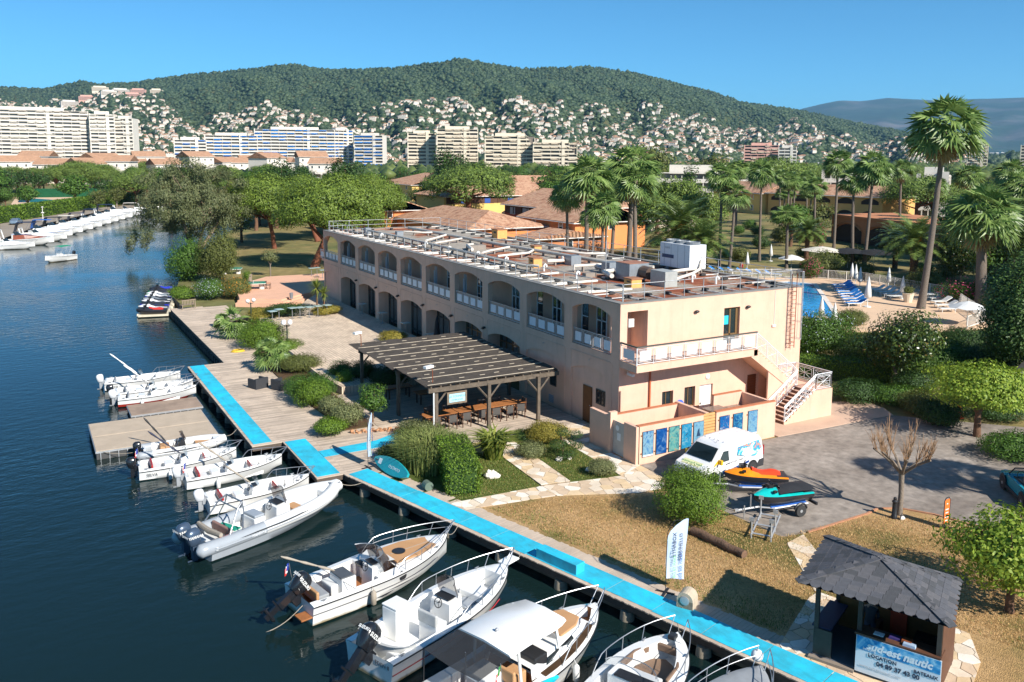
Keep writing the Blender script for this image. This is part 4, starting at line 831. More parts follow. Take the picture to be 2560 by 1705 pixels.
spots = [(-8.7, 5.95, 175), (-7.7, 5.9, 182), (-6.75, 5.95, 178), (-5.75, 6.0, 184), (-4.75, 5.95, 175), (-3.9, 5.9, 190), (-3.0, 6.0, 170), (-2.4, 6.9, 265), (-8.2, 7.75, 5), (-7.0, 7.7, -4), (-5.9, 7.75, 2), (-4.6, 7.7, 8), (-3.6, 7.75, -6)]
for (x, y, a) in spots:
 if first: c0.location = (x, y, GZ); c0.rotation_euler = (0, 0, R(a)); first = False
 else: dup(c0, (x, y, GZ), R(a))
table('dining_table', 'brown table standing in deep shade at the back of the pergola', -6.2, 11.5, 2.6, .9); table('dining_table', 'brown side table beside the black high chairs under the pergola', -7.9, 13.6, 1.8, .8)
def wicker(x, y, rz, lab):
 t = thing('wicker_armchair', lab, 'armchair', (x, y, GZ), rz); m = mat('black_wicker', (.035, .037, .042), .7, var=.3, vs=30, bump=.5, bs=90)
 b_ = MB(); b_.box((0, -.05, .2), (.72, .75, .4)); b_.build('seat', m, t); b_ = MB(); b_.box((0, .4, .36), (.98, .16, .72)); b_.build('backrest', m, t)
 for s in (-1, 1): b_ = MB(); b_.box((s*.43, -.08, .32), (.14, .8, .64)); b_.build('armrest', m, t)
p = gp('A', 1165, 345); wicker(p.x+.1, p.y+.35, R(200), 'black wicker armchair nearer the turquoise matting'); p = gp('A', 1300, 355); wicker(p.x+.25, p.y+.3, R(120), 'black wicker armchair turned sideways beside the shrubs')
def alu_table(x, y, z, lab, grp, rz=0):
 t = thing('cafe_table', lab, 'table', (x, y, z), rz, grp); b_ = MB(); b_.box((0, 0, 1.02), (.72, .72, .035)); b_.build('table_top', mat('pale_green_glass', 'b9cfcb', .25, .3, var=.04), t); b_ = MB(); b_.tube([(0, 0, .03), (0, 0, 1.0)], .035, 8); b_.build('leg', M_STEEL, t); b_ = MB(); b_.box((0, 0, .02), (.5, .08, .03)); b_.box((0, 0, .021), (.08, .5, .03)); b_.build('foot', M_STEEL, t); return t
t0 = None
for (a, b2) in ((1495, 960), (1560, 940), (1690, 925), (1765, 920), (1855, 915), (1940, 905), (2030, 895)):
 p = gp('N', a, b2, 0)
 if t0 is None: t0 = alu_table(p.x, p.y, 0, 'pale topped steel cafe table in the row beside the planting', 'cafe tables in a row on the terrace', R(12))
 else: dup(t0, (p.x, p.y, 0), R(12+rnd.uniform(-3, 3)))
t1 = None
for y in (25.6, 31.0, 36.5, 41.9):
 if t1 is None: t1 = dup(t0, (-.45, y-1.0, 0), 0, 'pale topped steel cafe table in shade against a building pier', 'cafe tables against the piers')
 else: dup(t1, (-.45, y-1.0, 0))
for (a, b2, lab) in ((1878, 510, 'cafe table on the pink platform furthest from the steps'), (1932, 505, 'cafe table on the pink platform between two others'), (1985, 530, 'lower white table on the pink platform against the building')):
 p = gp('N', a, b2, .16); dup(t0, (p.x, p.y, .16), 0, lab, 'cafe tables on the platform')
def pingpong(x, y, z, rz, lab):
 t = thing('table_tennis_table', lab, 'table', (x, y, z), rz); b_ = MB(); b_.box((0, 0, .76), (2.74, 1.52, .06)); b_.build('table_top', mat('green_table', '1f7a5c', .5, var=.05), t)
 b_ = MB(); b_.box((0, 0, .7), (2.78, 1.56, .05)); b_.box((0, 0, .86), (.03, 1.6, .14)); b_.box((0, 0, .795), (2.7, .03, .005)); b_.build('edge_and_net', M_WHITEP, t)
 for s in (-.9, .9): b_ = MB(); b_.lathe([(.32, 0), (.3, .55), (.34, .68)], (s, 0, 0), 14); b_.build('pedestal', mat('white_concrete', (.62, .6, .57), .8), t)
p = gp('N', 1330, 650, .16); pingpong(p.x, p.y+1.0, .16, R(-15), 'green table tennis table on the pink platform'); p = gp('N', 1100, 490, -.5); pingpong(p.x, p.y+.6, -.55, R(-20), 'green table tennis table in shade on the far lawn')
p = gp('N', 1440, 640, .16); dup(c0, (p.x+.2, p.y+.3, .16), R(60), 'dark chair alone beside the table tennis table', None);
def lamppost(a, b2, z, topv, nb, lab):
 p = gp('N', a, b2, z); h = height_to(p, 'N', a, topv); t = thing('lamp_post', lab, 'lamp', p); m = mat('dark_green_iron', '2f3f36', .5, .3)
 b_ = MB(); b_.lathe([(.12, 0), (.1, .25), (.06, .35), (.05, h-.25), (.07, h-.2)], n=10); b_.build('post', m, t)
 for k in range(nb):
  an = 2*math.pi*k/nb+.5; x, y = .36*math.cos(an), .36*math.sin(an); b_ = MB(); b_.tube([(0, 0, h-.3), (x*.7, y*.7, h-.28), (x, y, h-.15)], .025, 5); ao = b_.build('arm', m, t)
  g_ = MB(); g_.ball((x, y, h-.0), .2, 12, 8); g_.build('globe', mat('opal_globe', (.75, .73, .7), .3, var=.03), ao, 180)
lamppost(1287, 960, -.45, 750, 2, 'green iron lamp post with two white globes beside the jetty shrubs'); lamppost(1640, 1170, 0, 965, 4, 'green iron lamp post with four white globes at the terrace edge')
p = gp('N', 1680, 730, .16); b_ = MB(); b_.lathe([(.18, 0), (.2, .6), (.18, .62), (.16, .3)], n=12); tag(b_.build('litter_bin', mat('grey_bin', (.2, .2, .21), .5), None, loc=p), 'grey cylindrical litter bin on the pink platform edge', 'bin')
p = gp('N', 1270, 555, -.5); b_ = MB(); b_.lathe([(.32, 0), (.33, .85), (.28, .86)], n=14); tag(b_.build('litter_bin', M_WOODG, None, loc=p), 'round wooden slatted litter bin beside the clipped shrub', 'bin')
p = gp('N', 690, 835, GZ); bn = thing('park_bench', 'weathered wooden bench facing the jet skis', 'bench', (p.x-.2, p.y+.5, GZ), R(15))
for k in range(4): b_ = MB(); b_.box((0, -.25+k*.14, .44), (1.5, .11, .03)); b_.build('seat_slat', M_WOODG, bn)
for k in range(9): b_ = MB(); b_.box((-.66+k*.165, -.36, .72), (.07, .03, .44)); b_.build('back_slat', M_WOODG, bn)
b_ = MB(); b_.box((0, -.36, .95), (1.5, .05, .07)); b_.build('top_rail', M_WOODG, bn)
for sx in (-.68, .68):
 for sy in (-.34, .2): b_ = MB(); b_.box((sx, sy, .32 if sy < 0 else .3), (.07, .07, .64 if sy < 0 else .6)); b_.build('leg', M_WOODG, bn)
hs = MB(); p = gp('N', 1155, 1250)
for k in range(5): hs.tube([(math.cos(t_/14*6.283)*(.55-.03*k), math.sin(t_/14*6.283)*(.4-.02*k), .03+.025*k) for t_ in range(15)], .02, 5)
tag(hs.build('hose', mat('yellow_hose', 'd8b63a', .5), None, loc=(p.x, p.y, GZ)), 'coiled yellow hose on the jetty boards', 'hose')
t = thing('folded_parasol', 'tall folded black parasol against the building pier', 'parasol', (-.75, 22.9, 0)); b_ = MB(); b_.lathe([(.05, .3), (.3, .5), (.28, 1.2), (.14, 2.3), (.05, 2.75)], n=10); b_.build('canopy', mat('black_canvas', (.012, .012, .014), .8), t, 60); b_ = MB(); b_.tube([(0, 0, 0), (0, 0, 2.85)], .03, 6); b_.lathe([(.35, 0), (.35, .08), (.05, .12)], n=12); b_.build('pole', M_BLACK, t)
# ================================================================ boats
M_TEAKD = mat('teak_deck', '9a6238', .6, var=.18, vs=9); M_TAN = mat('tan_cushion', 'b98d62', .7, var=.08, vs=2); M_BRN = mat('brown_cushion', '7d6552', .75, var=.1, vs=2)
M_GREYC = mat('grey_cushion', '8e9296', .7, var=.1); M_RED = mat('red_trim', '9e1f22', .5); M_TINT = glassmat('tinted_screen', (.035, .025, .025), .05, .72); M_CLEAR = glassmat('clear_screen', (.25, .3, .32), .05, .32)
M_DKNAVY = mat('navy_cover', (.012, .018, .05), .6, var=.15); M_CANVAS = mat('beige_canvas', '9c9284', .85, var=.12, vs=8); M_ENGB = mat('engine_black', (.012, .013, .016), .25, coat=.4, var=.1); M_ENGN = mat('engine_grey_blue', '46566a', .3, .3, coat=.3, var=.08); M_ENGW = mat('engine_white', (.6, .61, .62), .3, var=.05)
M_LGREY = mat('light_grey_gelcoat', '9aa0a6', .3, coat=.3, var=.05); M_ANTI = mat('boat_waterline', (.18, .16, .13), .6, var=.3, vs=4); M_SOFTW = mat('soft_white', (.66, .66, .64), .6, var=.06)
def hb(t, pf=2.3, st=.9):
 return st+(1-st)*min(1, t/.45) if t < .45 else max(.015, (1-((t-.45)/.55)**pf))**.78
class Boat:
 def __init__(s, name, lab, cat, bow, ang, L, B, fs=.6, fb=.95, pf=2.3, grp=None, zoff=0):
  s.L, s.B, s.fs, s.fb, s.pf = L, B, fs, fb, pf; d = Vector((math.cos(ang), math.sin(ang), 0)); o = Vector((bow[0], bow[1], WZ+zoff))-d*L
  s.t = thing(name, lab, cat, o, ang, grp)
 def b(s, t): return s.B/2*hb(t, s.pf)
 def sz(s, t): return s.fs+(s.fb-s.fs)*t**1.7
 def p(s, t, u, z=0): return (t*s.L, u*s.b(t), s.sz(t)+z)
 def part(s, mb, name, m, sm=0, parent=None): return mb.build(name, m, parent or s.t, sm)
 def hull(s, m=None, levels=(), g=.12, deckm=M_WHITE, floorm=M_SOFTW, stripe=None, low=None):
  m = M_HULL if m in (None, M_WHITE) else m; ts = sorted(set([i/22 for i in range(23)])); h = MB(); rows = []
  for t in ts:
   b, z = s.b(t), s.sz(t); c = b*(.9-.45*t*t); zc = .06+.5*s.fb*max(0, t-.25)**1.6; zk = -.3+(s.fb*.95+.3)*max(0, (t-.72)/.28)**2.2
   fl = s.L*t+(.06*s.L*max(0, (t-.8)/.2) if t > .8 else 0)*0
   zc = min(zc, z-.1); zk = min(zk, zc-.02)
   half = [(b, z), (b+.012, z-.07), (b*.985, z-.12), (c*.6+b*.4, (z-.12)*.45+zc*.55), (c, zc), (c*.5, (zc+zk)/2-.02), (0, zk)]
   rows.append([(fl, y, zz) for y, zz in half]+[(fl, -y, zz) for y, zz in half[-2::-1]])
  h.loft([r_[::-1] for r_ in rows]); n = len(rows[0]); h.add(rows[0], [tuple(range(n))])
  h.m = [1 if sum(h.v[i][2] for i in f)/len(f) < .28 else 0 for f in h.f]; ho = s.part(h, 'hull', [m, low or m], 50)
  r2 = MB(); r2.tube([(s.L*t, s.b(t)+.012, s.sz(t)-.05) for t in ts]+[(s.L*t, -s.b(t)-.012, s.sz(t)-.05) for t in ts[::-1]], .025, 5); s.part(r2, 'rub_rail', stripe or M_BLACK, 60, ho)
  for t_ in (.07, .86):
   for sd in (-1, 1): c_ = MB(); x, y, z = s.p(t_, sd*.9, .05); c_.box((x, y, z+.03), (.2, .03, .025)); c_.box((x, y, z), (.08, .03, .06)); s.part(c_, 'cleat', M_STEEL)
  ev = [(0, None)]; st = []
  for t in ts: st.append((t, s.level(levels, t+1e-4)))
  for lv in levels:
   for e in lv[:2]:
    if 0 < e < 1: st.append((e-.0005, s.level(levels, e-.001))); st.append((e+.0005, s.level(levels, e+.001)))
  st.sort(key=lambda a: a[0]); d = MB(); rws = []
  for t, lv in st:
   b, z = s.b(t), s.sz(t)
   if lv is None: gi = max(0, b-g*.6); half = [(b, z), (gi, z+.035), (gi*.7, z+.05), (0, z+.06)]
   else:
    gi = max(.01, b-lv[3]); half = [(b, z), (gi, z+.035), (max(.008, gi-.03), lv[2]), (0, lv[2])]
   rws.append([(t*s.L, y, zz) for y, zz in half]+[(t*s.L, -y, zz) for y, zz in half[-2::-1]])
  for (ta, la), a, c in zip(st, rws[:-1], rws[1:]):
   o = len(d.v); d.v += a+c; n = len(a)
   for k in range(n-1): d.f.append((o+k, o+n+k, o+n+k+1, o+k+1)); d.m.append(1 if (la is not None and 2 <= k <= n-4) else 0)
  me = d.mesh('deck', [deckm, floorm], 40); obj('deck', me, s.t)
  return ho
 def level(s, levels, t):
  for lv in levels:
   if lv[0] <= t <= lv[1]: return lv
  return None
 def rail(s, t0=.5, h=.5, n=5, inset=.06, double=False, gap=0.0, m=M_STEEL):
  for sd in (1, -1):
   r_ = MB(); ts = [t0+(1-gap-t0)*k/12 for k in range(13)]; P = [Vector((t*s.L, sd*max(.04, s.b(t)-inset), s.sz(t)+.03)) for t in ts]
   hh = [h*min(1, .15+k/2.5) for k in range(13)]; top = [P[k]+Vector((0.06*s.L*(k/12)**3, 0, hh[k])) for k in range(13)]
   r_.tube([P[0]]+top[1:], .017, 5)
   if double: r_.tube([p.lerp(q_, .5) for p, q_ in zip(P[1:], top[1:])], .012, 4)
   for k in range(1, n+1):
    i = round(12*k/n); r_.tube([P[i], top[i]], .014, 5)
   if not gap and sd == 1: r_.tube([top[-1], top[-1]+Vector((.05, -2*max(.04, s.b(1)-inset), 0))], .017, 5)
   s.part(r_, 'bow_rail', m, 60)
 def engine(s, y=0, sc=1.0, tilt=0, m=M_ENGB, brand=None, tm=None, zt=None):
  zt = s.fs if zt is None else zt; T = Matrix.Translation((-.02, y, zt-.02)) @ Matrix.Rotation(tilt, 4, 'Y') @ Matrix.Scale(sc, 4)
  e = MB(); prof = [(.0, .14, .24, .2), (.12, .2, .3, .21), (.3, .22, .36, .22), (.5, .2, .38, .2), (.62, .14, .3, .16), (.68, .05, .16, .08)]
  rows = []
  for (z, w, lb, lf) in prof:
   rows.append([(-.3+((lf if math.cos(a) > 0 else lb)*math.copysign(abs(math.cos(a))**.6, math.cos(a))), w*math.copysign(abs(math.sin(a))**.6, math.sin(a)), z) for a in [2*math.pi*k/14 for k in range(14)]])
  e.loft(rows, close=True, T=T); e.add([Vector(p) for p in rows[-1]], [tuple(range(14))], T=T); e.add(rows[0], [tuple(range(13, -1, -1))], T=T); eo = s.part(e, 'outboard_engine', m, 50)
  lg = MB(); lg.box((-.3, 0, -.28), (.26, .16, .6), T=T); lg.box((-.38, 0, -.62), (.5, .03, .05), T=T); lg.box((-.32, 0, -.85), (.2, .07, .5), T=T); lg.tube([(-.62, 0, -.95), (-.1, 0, -.95), (.0, 0, -.95)], [.05, .07, .02], 8, T=T); lg.box((-.06, 0, -.05), (.3, .3, .34), T=T)
  for k in range(3):
   a = 2.09*k; lg.add([(-.62, 0, -.95), (-.6, .16*math.cos(a), -.95+.16*math.sin(a)), (-.66, .16*math.cos(a+.7), -.95+.16*math.sin(a+.7))], [(0, 1, 2), (2, 1, 0)], T=T)
  s.part(lg, 'engine_leg', m if m is not M_ENGW else M_GREYC, 0, eo)
  if brand:
   tm = tm or M_WHITEP; R3 = T.to_3x3()
   for sd in (-1, 1): put_text('marking', brand, .15*sc, tm, eo, T @ Vector((-.36, sd*.232, .38)), R3 @ Vector((-sd, 0, 0)), R3 @ Vector((0, 0, 1)), bold=.004)
   put_text('marking', brand, .11*sc, tm, eo, T @ Vector((-.705, 0, .42)), R3 @ Vector((0, -1, 0)), R3 @ Vector((.12, 0, 1)), bold=.004)
  return eo
 def console(s, x, y=0, w=.8, d=.6, h=.85, z0=.25, glass=M_CLEAR, gh=.45, m=M_WHITE):
  c = MB(); z1 = z0+h; hw = w/2
  vs = [(x-d/2, -hw, z0), (x+d/2, -hw, z0), (x+d/2, hw, z0), (x-d/2, hw, z0), (x-d/2+.06, -hw*.92, z1-.12), (x+d/2-.1, -hw*.9, z1+.06), (x+d/2-.1, hw*.9, z1+.06), (x-d/2+.06, hw*.92, z1-.12)]
  c.add([(a, b_+y, e) for a, b_, e in vs], [(3, 2, 1, 0), (4, 5, 6, 7), (0, 1, 5, 4), (1, 2, 6, 5), (2, 3, 7, 6), (3, 0, 4, 7)]); co_ = s.part(c, 'console', m)
  db = MB(); db.box((x-.02, y, z1-.005), (d*.55, w*.72, .035), T=None); s.part(db, 'dashboard', M_BLACK, 0, co_)
  sc = MB(); rows = []
  for k in range(9):
   a = -1.35+2.7*k/8; px, py = x+.02+(d*.48)*math.cos(a), y+hw*1.0*math.sin(a); rows.append([(px, py, z1-.05), (px-.18, py*.9+y*.1, z1+gh*(.75+.25*math.cos(a)))])
  sc.loft(rows); s.part(sc, 'windscreen', glass, 180, co_); fr = MB(); fr.tube([r_[1] for r_ in rows], .014, 5); s.part(fr, 'screen_frame', M_BLACK, 0, co_)
  wh = MB(); cx = x-d/2-.05; cz = z1-.12
  wh.tube([(cx+.05*math.sin(t_/12*6.283), y+.17*math.cos(t_/12*6.283), cz+.16*math.sin(t_/12*6.283)) for t_ in range(13)], .016, 5)
  for t_ in (0, 2.1, 4.2): wh.tube([(cx, y, cz), (cx+.05*math.sin(t_), y+.17*math.cos(t_), cz+.16*math.sin(t_))], .01, 4)
  wh.tube([(cx, y, cz), (cx+.15, y, cz-.02)], .02, 5); s.part(wh, 'steering_wheel', M_BLACK, 0, co_); return co_
 def box(s, name, c, sz, m, rz=0, taper=1.0, bev=.04, parent=None, T=None):
  o = MB().box((0, 0, 0), sz, taper=taper).build(name, m, parent or s.t); o.location = c; o.rotation_euler = (0, 0, rz)
  if bev: bv = o.modifiers.new('b', 'BEVEL'); bv.width = bev; bv.segments = 2
  return o
 def pad(s, name, pts, z, th, m):
  b_ = MB(); b_.prism(pts, z, z+th); o = s.part(b_, name, m); bv = o.modifiers.new('b', 'BEVEL'); bv.width = min(.03, th*.45); bv.segments = 2; return o
 def tub(s, name, path, r, m, n=6, sm=60): b_ = MB(); b_.tube(path, r, n); return s.part(b_, name, m, sm)
 def fender(s, t, sd=-1, m=M_SOFTW):
  b_ = MB(); y = sd*(s.b(t)+.12); z = s.sz(t); b_.lathe([(.02, -.72), (.1, -.66), (.11, -.4), (.1, -.2), (.02, -.12)], (t*s.L, y, z), 8); b_.tube([(t*s.L, y, z-.12), (t*s.L, sd*s.b(t), z+.02)], .01, 4); s.part(b_, 'fender', m, 60)
 def boom(s, x0, z0, dx, dy, dz, m=M_CANVAS, y0=.0):
  a = Vector((x0, y0, z0)); e = a+Vector((dx, dy, dz)); n = 9; pts = [a.lerp(e, k/n) for k in range(n+1)]; s.tub('folded_bimini', pts, [.02]+[.045+.015*math.sin(k*2.1) for k in range(n-1)]+[.02], m)
  for sd in (-1, 1): s.tub('bimini_strut', [(x0-.1*dx, sd*(s.B/2-.15), s.fs+.02), tuple(a.lerp(e, .35))], .014, M_STEEL, 5)
def flag(boat, x, y, z, cols):
 b_ = MB(); b_.tube([(x, y, z), (x-.12, y, z+.9)], .012, 5); boat.part(b_, 'flag_staff', M_STEEL)
 f_ = MB()
 for k, c in enumerate(cols): f_.add([(x-.12-.03*k, y+.01*k, z+.85-.1*k), (x-.13-.03*k, y+.03+.02*k, z+.55-.1*k), (x-.2-.03*k, y+.04+.02*k, z+.5-.1*k), (x-.2-.03*k, y+.02*k, z+.8-.1*k)], [(0, 1, 2, 3)], k)
 obj('flag', f_.mesh('flag', [mat('flag_'+c, c, .8, var=0) for c in cols]), boat.t)
def rib_tubes(bt, r=.24, m=M_SOFTW, tail=M_LGREY, t0=-.06, split=.28):
 ts = [t0+(1-t0)*k/26 for k in range(27)]
 def P(t, sd): b = bt.B/2*hb(max(0, t), 3.2, .97)-r; z = bt.fs-.12+(bt.fb-bt.fs)*max(0, t)**2.2; return (t*bt.L, sd*max(0, b), z)
 for sd in (-1, 1):
  a = [P(t, sd) for t in ts if t <= split+.02]; c = [P(t, sd) for t in ts if t >= split-.02]
  b_ = MB(); b_.tube([(a[0][0]-.16, a[0][1], a[0][2])]+a, [.08]+[r]*len(a), 12); o = bt.part(b_, 'tube_tail', tail, 60); b_ = MB(); b_.tube(c, [r+.002]*len(c), 12); bt.part(b_, 'tube', m, 60)
  b_ = MB(); b_.tube([(p[0], p[1]+sd*(r-.01), p[2]-.02) for p in [P(t, sd) for t in ts if t > .02 and t < .93]], .03, 5); bt.part(b_, 'rub_strip', tail, 60)
def open_boat(lab, bow, ang, engm, hullm=M_WHITE, trim=M_GREYC, L=5.0, B=1.95, brand=None, cover=M_CANVAS, bim=True, cons=True, seatred=False, name='open_boat', tilt=0, bimd=1.2, selva=False):
 bt = Boat(name, lab, 'boat', bow, R(ang), L, B, .55, .82); bt.hull(M_WHITE, [(.03, .1, .42, .16), (.1, .78, .16, .17), (.78, .93, .42, .2)], floorm=M_SOFTW, low=hullm)
 if cons: bt.console(L*.46, -.1, .62, .5, .72, .16, M_CLEAR, .38)
 bt.box('aft_seat', (L*.17, 0, .32), (.5, B*.72, .34), M_SOFTW); bt.box('seat_back', (L*.13, 0, .56), (.1, B*.66, .3), M_RED if seatred else trim); bt.box('mid_seat', (L*.3, 0, .36), (.42, .8, .42), M_WHITE); bt.box('bow_seat', (L*.7, 0, .3), (.5, B*.62, .3), M_SOFTW); bt.box('bow_seat_back', (L*.66, 0, .52), (.08, B*.55, .3), M_RED if seatred else trim)
 bt.rail(.62, .36, 4); bt.engine(0, .82, tilt, engm, brand)
 if bim: bt.boom(L*.42, .95, -bimd*1.15, .35, bimd, cover);
 bt.fender(.3, -1)
 if selva: put_text('marking', 'SELVA', .2, mat('dark_print', (.05, .05, .06), .5), bt.t, (.6, -bt.b(.12)-.02, .3), (1, 0, 0), (0, .12, 1))
 return bt
bt = open_boat('white open boat with a raised white bimini pole at the far end of the deck', (-19.37, 27.33), -8, M_ENGW, cover=M_WHITEP, bimd=1.5, selva=True)
open_boat('white open boat with a black engine moored beside the red hulled boat', (-18.97, 24.5), -3, M_ENGB, bimd=1.3, cover=M_WHITEP)
bt = open_boat('white open boat with a red hull moored against the small brown raft', (-19.07, 22.7), -6, M_ENGW, hullm=mat('red_hull', '8e2a22', .35, coat=.2), L=4.9, bim=False)
b_ = MB(); b_.prism([(0, -1.0), (3.2, -1.02), (4.0, -.8), (4.0, -.83), (3.2, -1.05), (0, -1.03)], .28, .55) if False else None
bs = open_boat('white open boat with a black outboard marked selva tied beside the small inflatable', (-19.47, 8.3), -3.5, M_ENGB, seatred=True, L=4.9, cover=M_DKNAVY, bimd=1.3, selva=True); flag(bs, .15, .5, .5, ['1a3a9a', 'e8e8e8', 'b02020'])
bs = open_boat('white open boat with a white outboard moored under the short turquoise deck', (-17.6, 6.05), -1, M_ENGW, seatred=True, L=4.9, cover=M_CANVAS, bimd=1.1); flag(bs, .15, -.5, .5, ['1a3a9a', 'e8e8e8', 'b02020'])
open_boat('small white open boat with red seat backs lying behind the large inflatable', (-17.2, 2.5), 0.5, M_ENGW, seatred=True, L=4.9, cover=M_CANVAS, bimd=.9)
bt = Boat('inflatable_boat', 'small white inflatable with a folded black bimini beside the beige pontoon', 'boat', (-19.5, 11.1), R(-4), 4.3, 1.9, .5, .68); bt.hull(M_LGREY, [(.03, .85, .2, .3)]); rib_tubes(bt, .23, M_SOFTW, M_LGREY, split=.12); bt.console(2.0, 0, .55, .45, .65, .2, M_TINT, .42, M_BLACK); bt.box('aft_seat', (1.1, 0, .42), (.5, .8, .42), M_TAN); bt.pad('bow_cushion', [(2.7, -.5), (3.5, -.25), (3.5, .25), (2.7, .5)], .42, .08, M_TAN); bt.engine(0, .75, 0, M_ENGB); bt.boom(1.2, .75, -1.1, .2, 1.5, M_BLACK)
bt = Boat('inflatable_boat', 'large white inflatable with grey tube ends, twin grey outboards and a steel arch', 'boat', (-16.45, .25), R(19.5), 7.25, 2.6, .72, 1.05); bt.hull(M_LGREY, [(.03, .12, .5, .42), (.12, .8, .22, .42), (.8, .93, .6, .42)])
rib_tubes(bt, .29, M_SOFTW, M_LGREY, split=.36)
for y in (-.38, .38): bt.engine(y, 1.05, 0, M_ENGN, 'YAMAHA')
bt.console(3.9, 0, .95, .8, .95, .22, M_TINT, .6); bt.box('helm_seat', (2.7, 0, .55), (.55, .9, .66), M_WHITE); bt.box('helm_seat_top', (2.7, 0, .95), (.5, .85, .12), M_LGREY); bt.box('rear_bench', (1.45, 0, .48), (.6, 1.5, .42), M_WHITE); bt.box('rear_bench_back', (1.12, 0, .78), (.14, 1.45, .34), mat('mauve_cushion', '8a6a60', .7)); bt.box('towel', (1.5, .1, .72), (.35, 1.1, .05), mat('green_towel', '0f8a72', .9), R(12)); bt.box('bow_locker', (5.4, 0, .45), (1.0, .9, .46), M_WHITE); bt.box('bow_step', (6.5, 0, .8), (.5, .6, .3), M_WHITE); bt.box('seat_cushion', (4.75, 0, .5), (.5, .7, .4), M_TAN)
for y in (-1.0, 1.0): bt.tub('arch', [(.9, y, .9), (1.45, y*.72, 1.75), (1.75, y*.6, 1.95)], .035, M_STEEL); bt.tub('arch', [(1.5, y, .9), (1.75, y*.72, 1.6), (1.75, y*.6, 1.95)], .03, M_STEEL)
bt.tub('arch', [(1.75, -.6, 1.95), (1.75, .6, 1.95)], .035, M_STEEL); bt.tub('arch', [(1.45, -.72, 1.75), (1.45, .72, 1.75)], .03, M_STEEL); bt.tub('rolled_cover', [(.55, -.9, .95), (.5, 0, .9), (.55, .9, .95)], [.1, .13, .1], M_CANVAS)
bt.box('anchor_roller', (7.0, 0, 1.1), (.5, .5, .12), M_STEEL); bt.box('fire_extinguisher', (2.35, -.5, .45), (.12, .12, .4), M_RED)
MP = mat('pale_print', (.7, .72, .74), .5); put_text('marking', 'medline', .22, MP, bt.t, (2.1, -1.312, .62), (1, 0, 0), (0, .1, 1)); put_text('marking', 'TL E40572', .13, mat('red_print', '8a4a40', .6), bt.t, (.7, -1.0, .885), (1, 0, 0), (0, .8, .6)); put_text('marking', 'Z', .2, MP, bt.t, (.12, -1.315, .62), (1, 0, 0), (0, .1, 1))
bt = Boat('motor_boat', 'white motor boat with tan foredeck, teak cockpit and tilted black outboard', 'boat', (-14.5, -7.75), R(11), 6.6, 2.5, .82, 1.18); bt.hull(M_WHITE, [(.0, .045, .45, .3), (.045, .42, .32, .26), (.42, .56, .32, .5)], floorm=M_TEAKD, g=.2)
bt.pad('foredeck_cushion', [(3.75, -.72), (4.8, -.74), (5.7, -.5), (6.2, -.2), (6.2, .2), (5.7, .5), (4.8, .74), (3.75, .72)], 1.11, .05, M_TAN); bt.box('foredeck_seam', (5.0, 0, 1.165), (2.2, .03, .01), M_CANVAS, bev=0)
hl = MB(); hl.lathe([(.26, 0), (.26, .03), (.2, .035)], (4.3, .0, 1.165), 16); bt.part(hl, 'hatch', M_BLACK)
cab = MB(); cab.loft([[(2.9, y, .32) for y in (-.75, 0, .75)], [(2.95, y, 1.1) for y in (-.72, 0, .72)], [(3.25, y, 1.32) for y in (-.66, 0, .66)], [(3.8, y, 1.16) for y in (-.5, 0, .5)]]); bt.part(cab, 'coaming', M_WHITE)
bt.console(2.95, -.28, .75, .6, .98, .32, M_TINT, .6); bt.box('companion_hatch', (3.0, .42, .95), (.6, .5, .1), M_BLACK, bev=.02)
wsn = MB(); rows = []
for k in range(11):
 a = -1.45+2.9*k/10; rows.append([(2.95+.85*math.cos(a), .9*math.sin(a), 1.08), (2.7+.72*math.cos(a), .78*math.sin(a), 1.62)])
wsn.loft(rows); bt.part(wsn, 'windscreen', M_TINT, 180); bt.tub('screen_frame', [r_[1] for r_ in rows], .02, M_STEEL)
ph = MB(); ph.lathe([(.17, 0), (.17, .02), (.1, .025)], (0, 0, 0), 14, T=TR(3.7, -1.17, .82, rx=R(80))); bt.part(ph, 'porthole', M_BLACK)
bt.box('galley_box', (1.75, -.1, .72), (.6, .95, .8), M_WHITE); bt.box('galley_lid', (1.72, -.1, 1.14), (.55, .85, .06), mat('dark_lid', (.08, .085, .09), .4)); bt.box('seat', (1.35, .1, .6), (.4, .8, .5), M_SOFTW); bt.box('rear_bench', (.75, .25, .58), (.5, 1.4, .3), M_GREYC); bt.box('rear_bench_back', (.48, .2, .8), (.12, 1.5, .3), M_TAN)
bt.box('swim_step', (-.18, .75, .38), (.5, .55, .06), M_TEAKD, bev=.01); bt.box('swim_step', (-.18, -.75, .38), (.5, .55, .06), M_TEAKD, bev=.01)
bt.rail(.5, .48, 5, double=True); bt.engine(0, 1.15, R(58), M_ENGB, 'SUZUKI', zt=.72); bt.boom(1.6, 1.15, -1.9, .55, .95, M_CANVAS, .2); flag(bt, .2, .9, .85, ['1a3a9a', 'e8e8e8', 'd02a20']); bt.fender(.35, -1, M_CANVAS)
st = MB(); st.tube([(s_*bt.L, -bt.b(s_)-.0, bt.sz(s_)-.32) for s_ in [k/14 for k in range(13)]], .018, 4); bt.part(st, 'hull_stripe', mat('dark_print', (.05, .05, .06), .5)); wd_ = MB(); wd_.add([(2.5, -1.262, .36), (3.3, -1.264, .44), (2.9, -1.255, .32)], [(0, 1, 2), (2, 1, 0)]); wd_.add([(3.0, -1.262, .48), (4.6, -1.2, .62), (3.6, -1.25, .49)], [(0, 1, 2), (2, 1, 0)]); bt.part(wd_, 'hull_marking', mat('dark_print', (.05, .05, .06), .5))
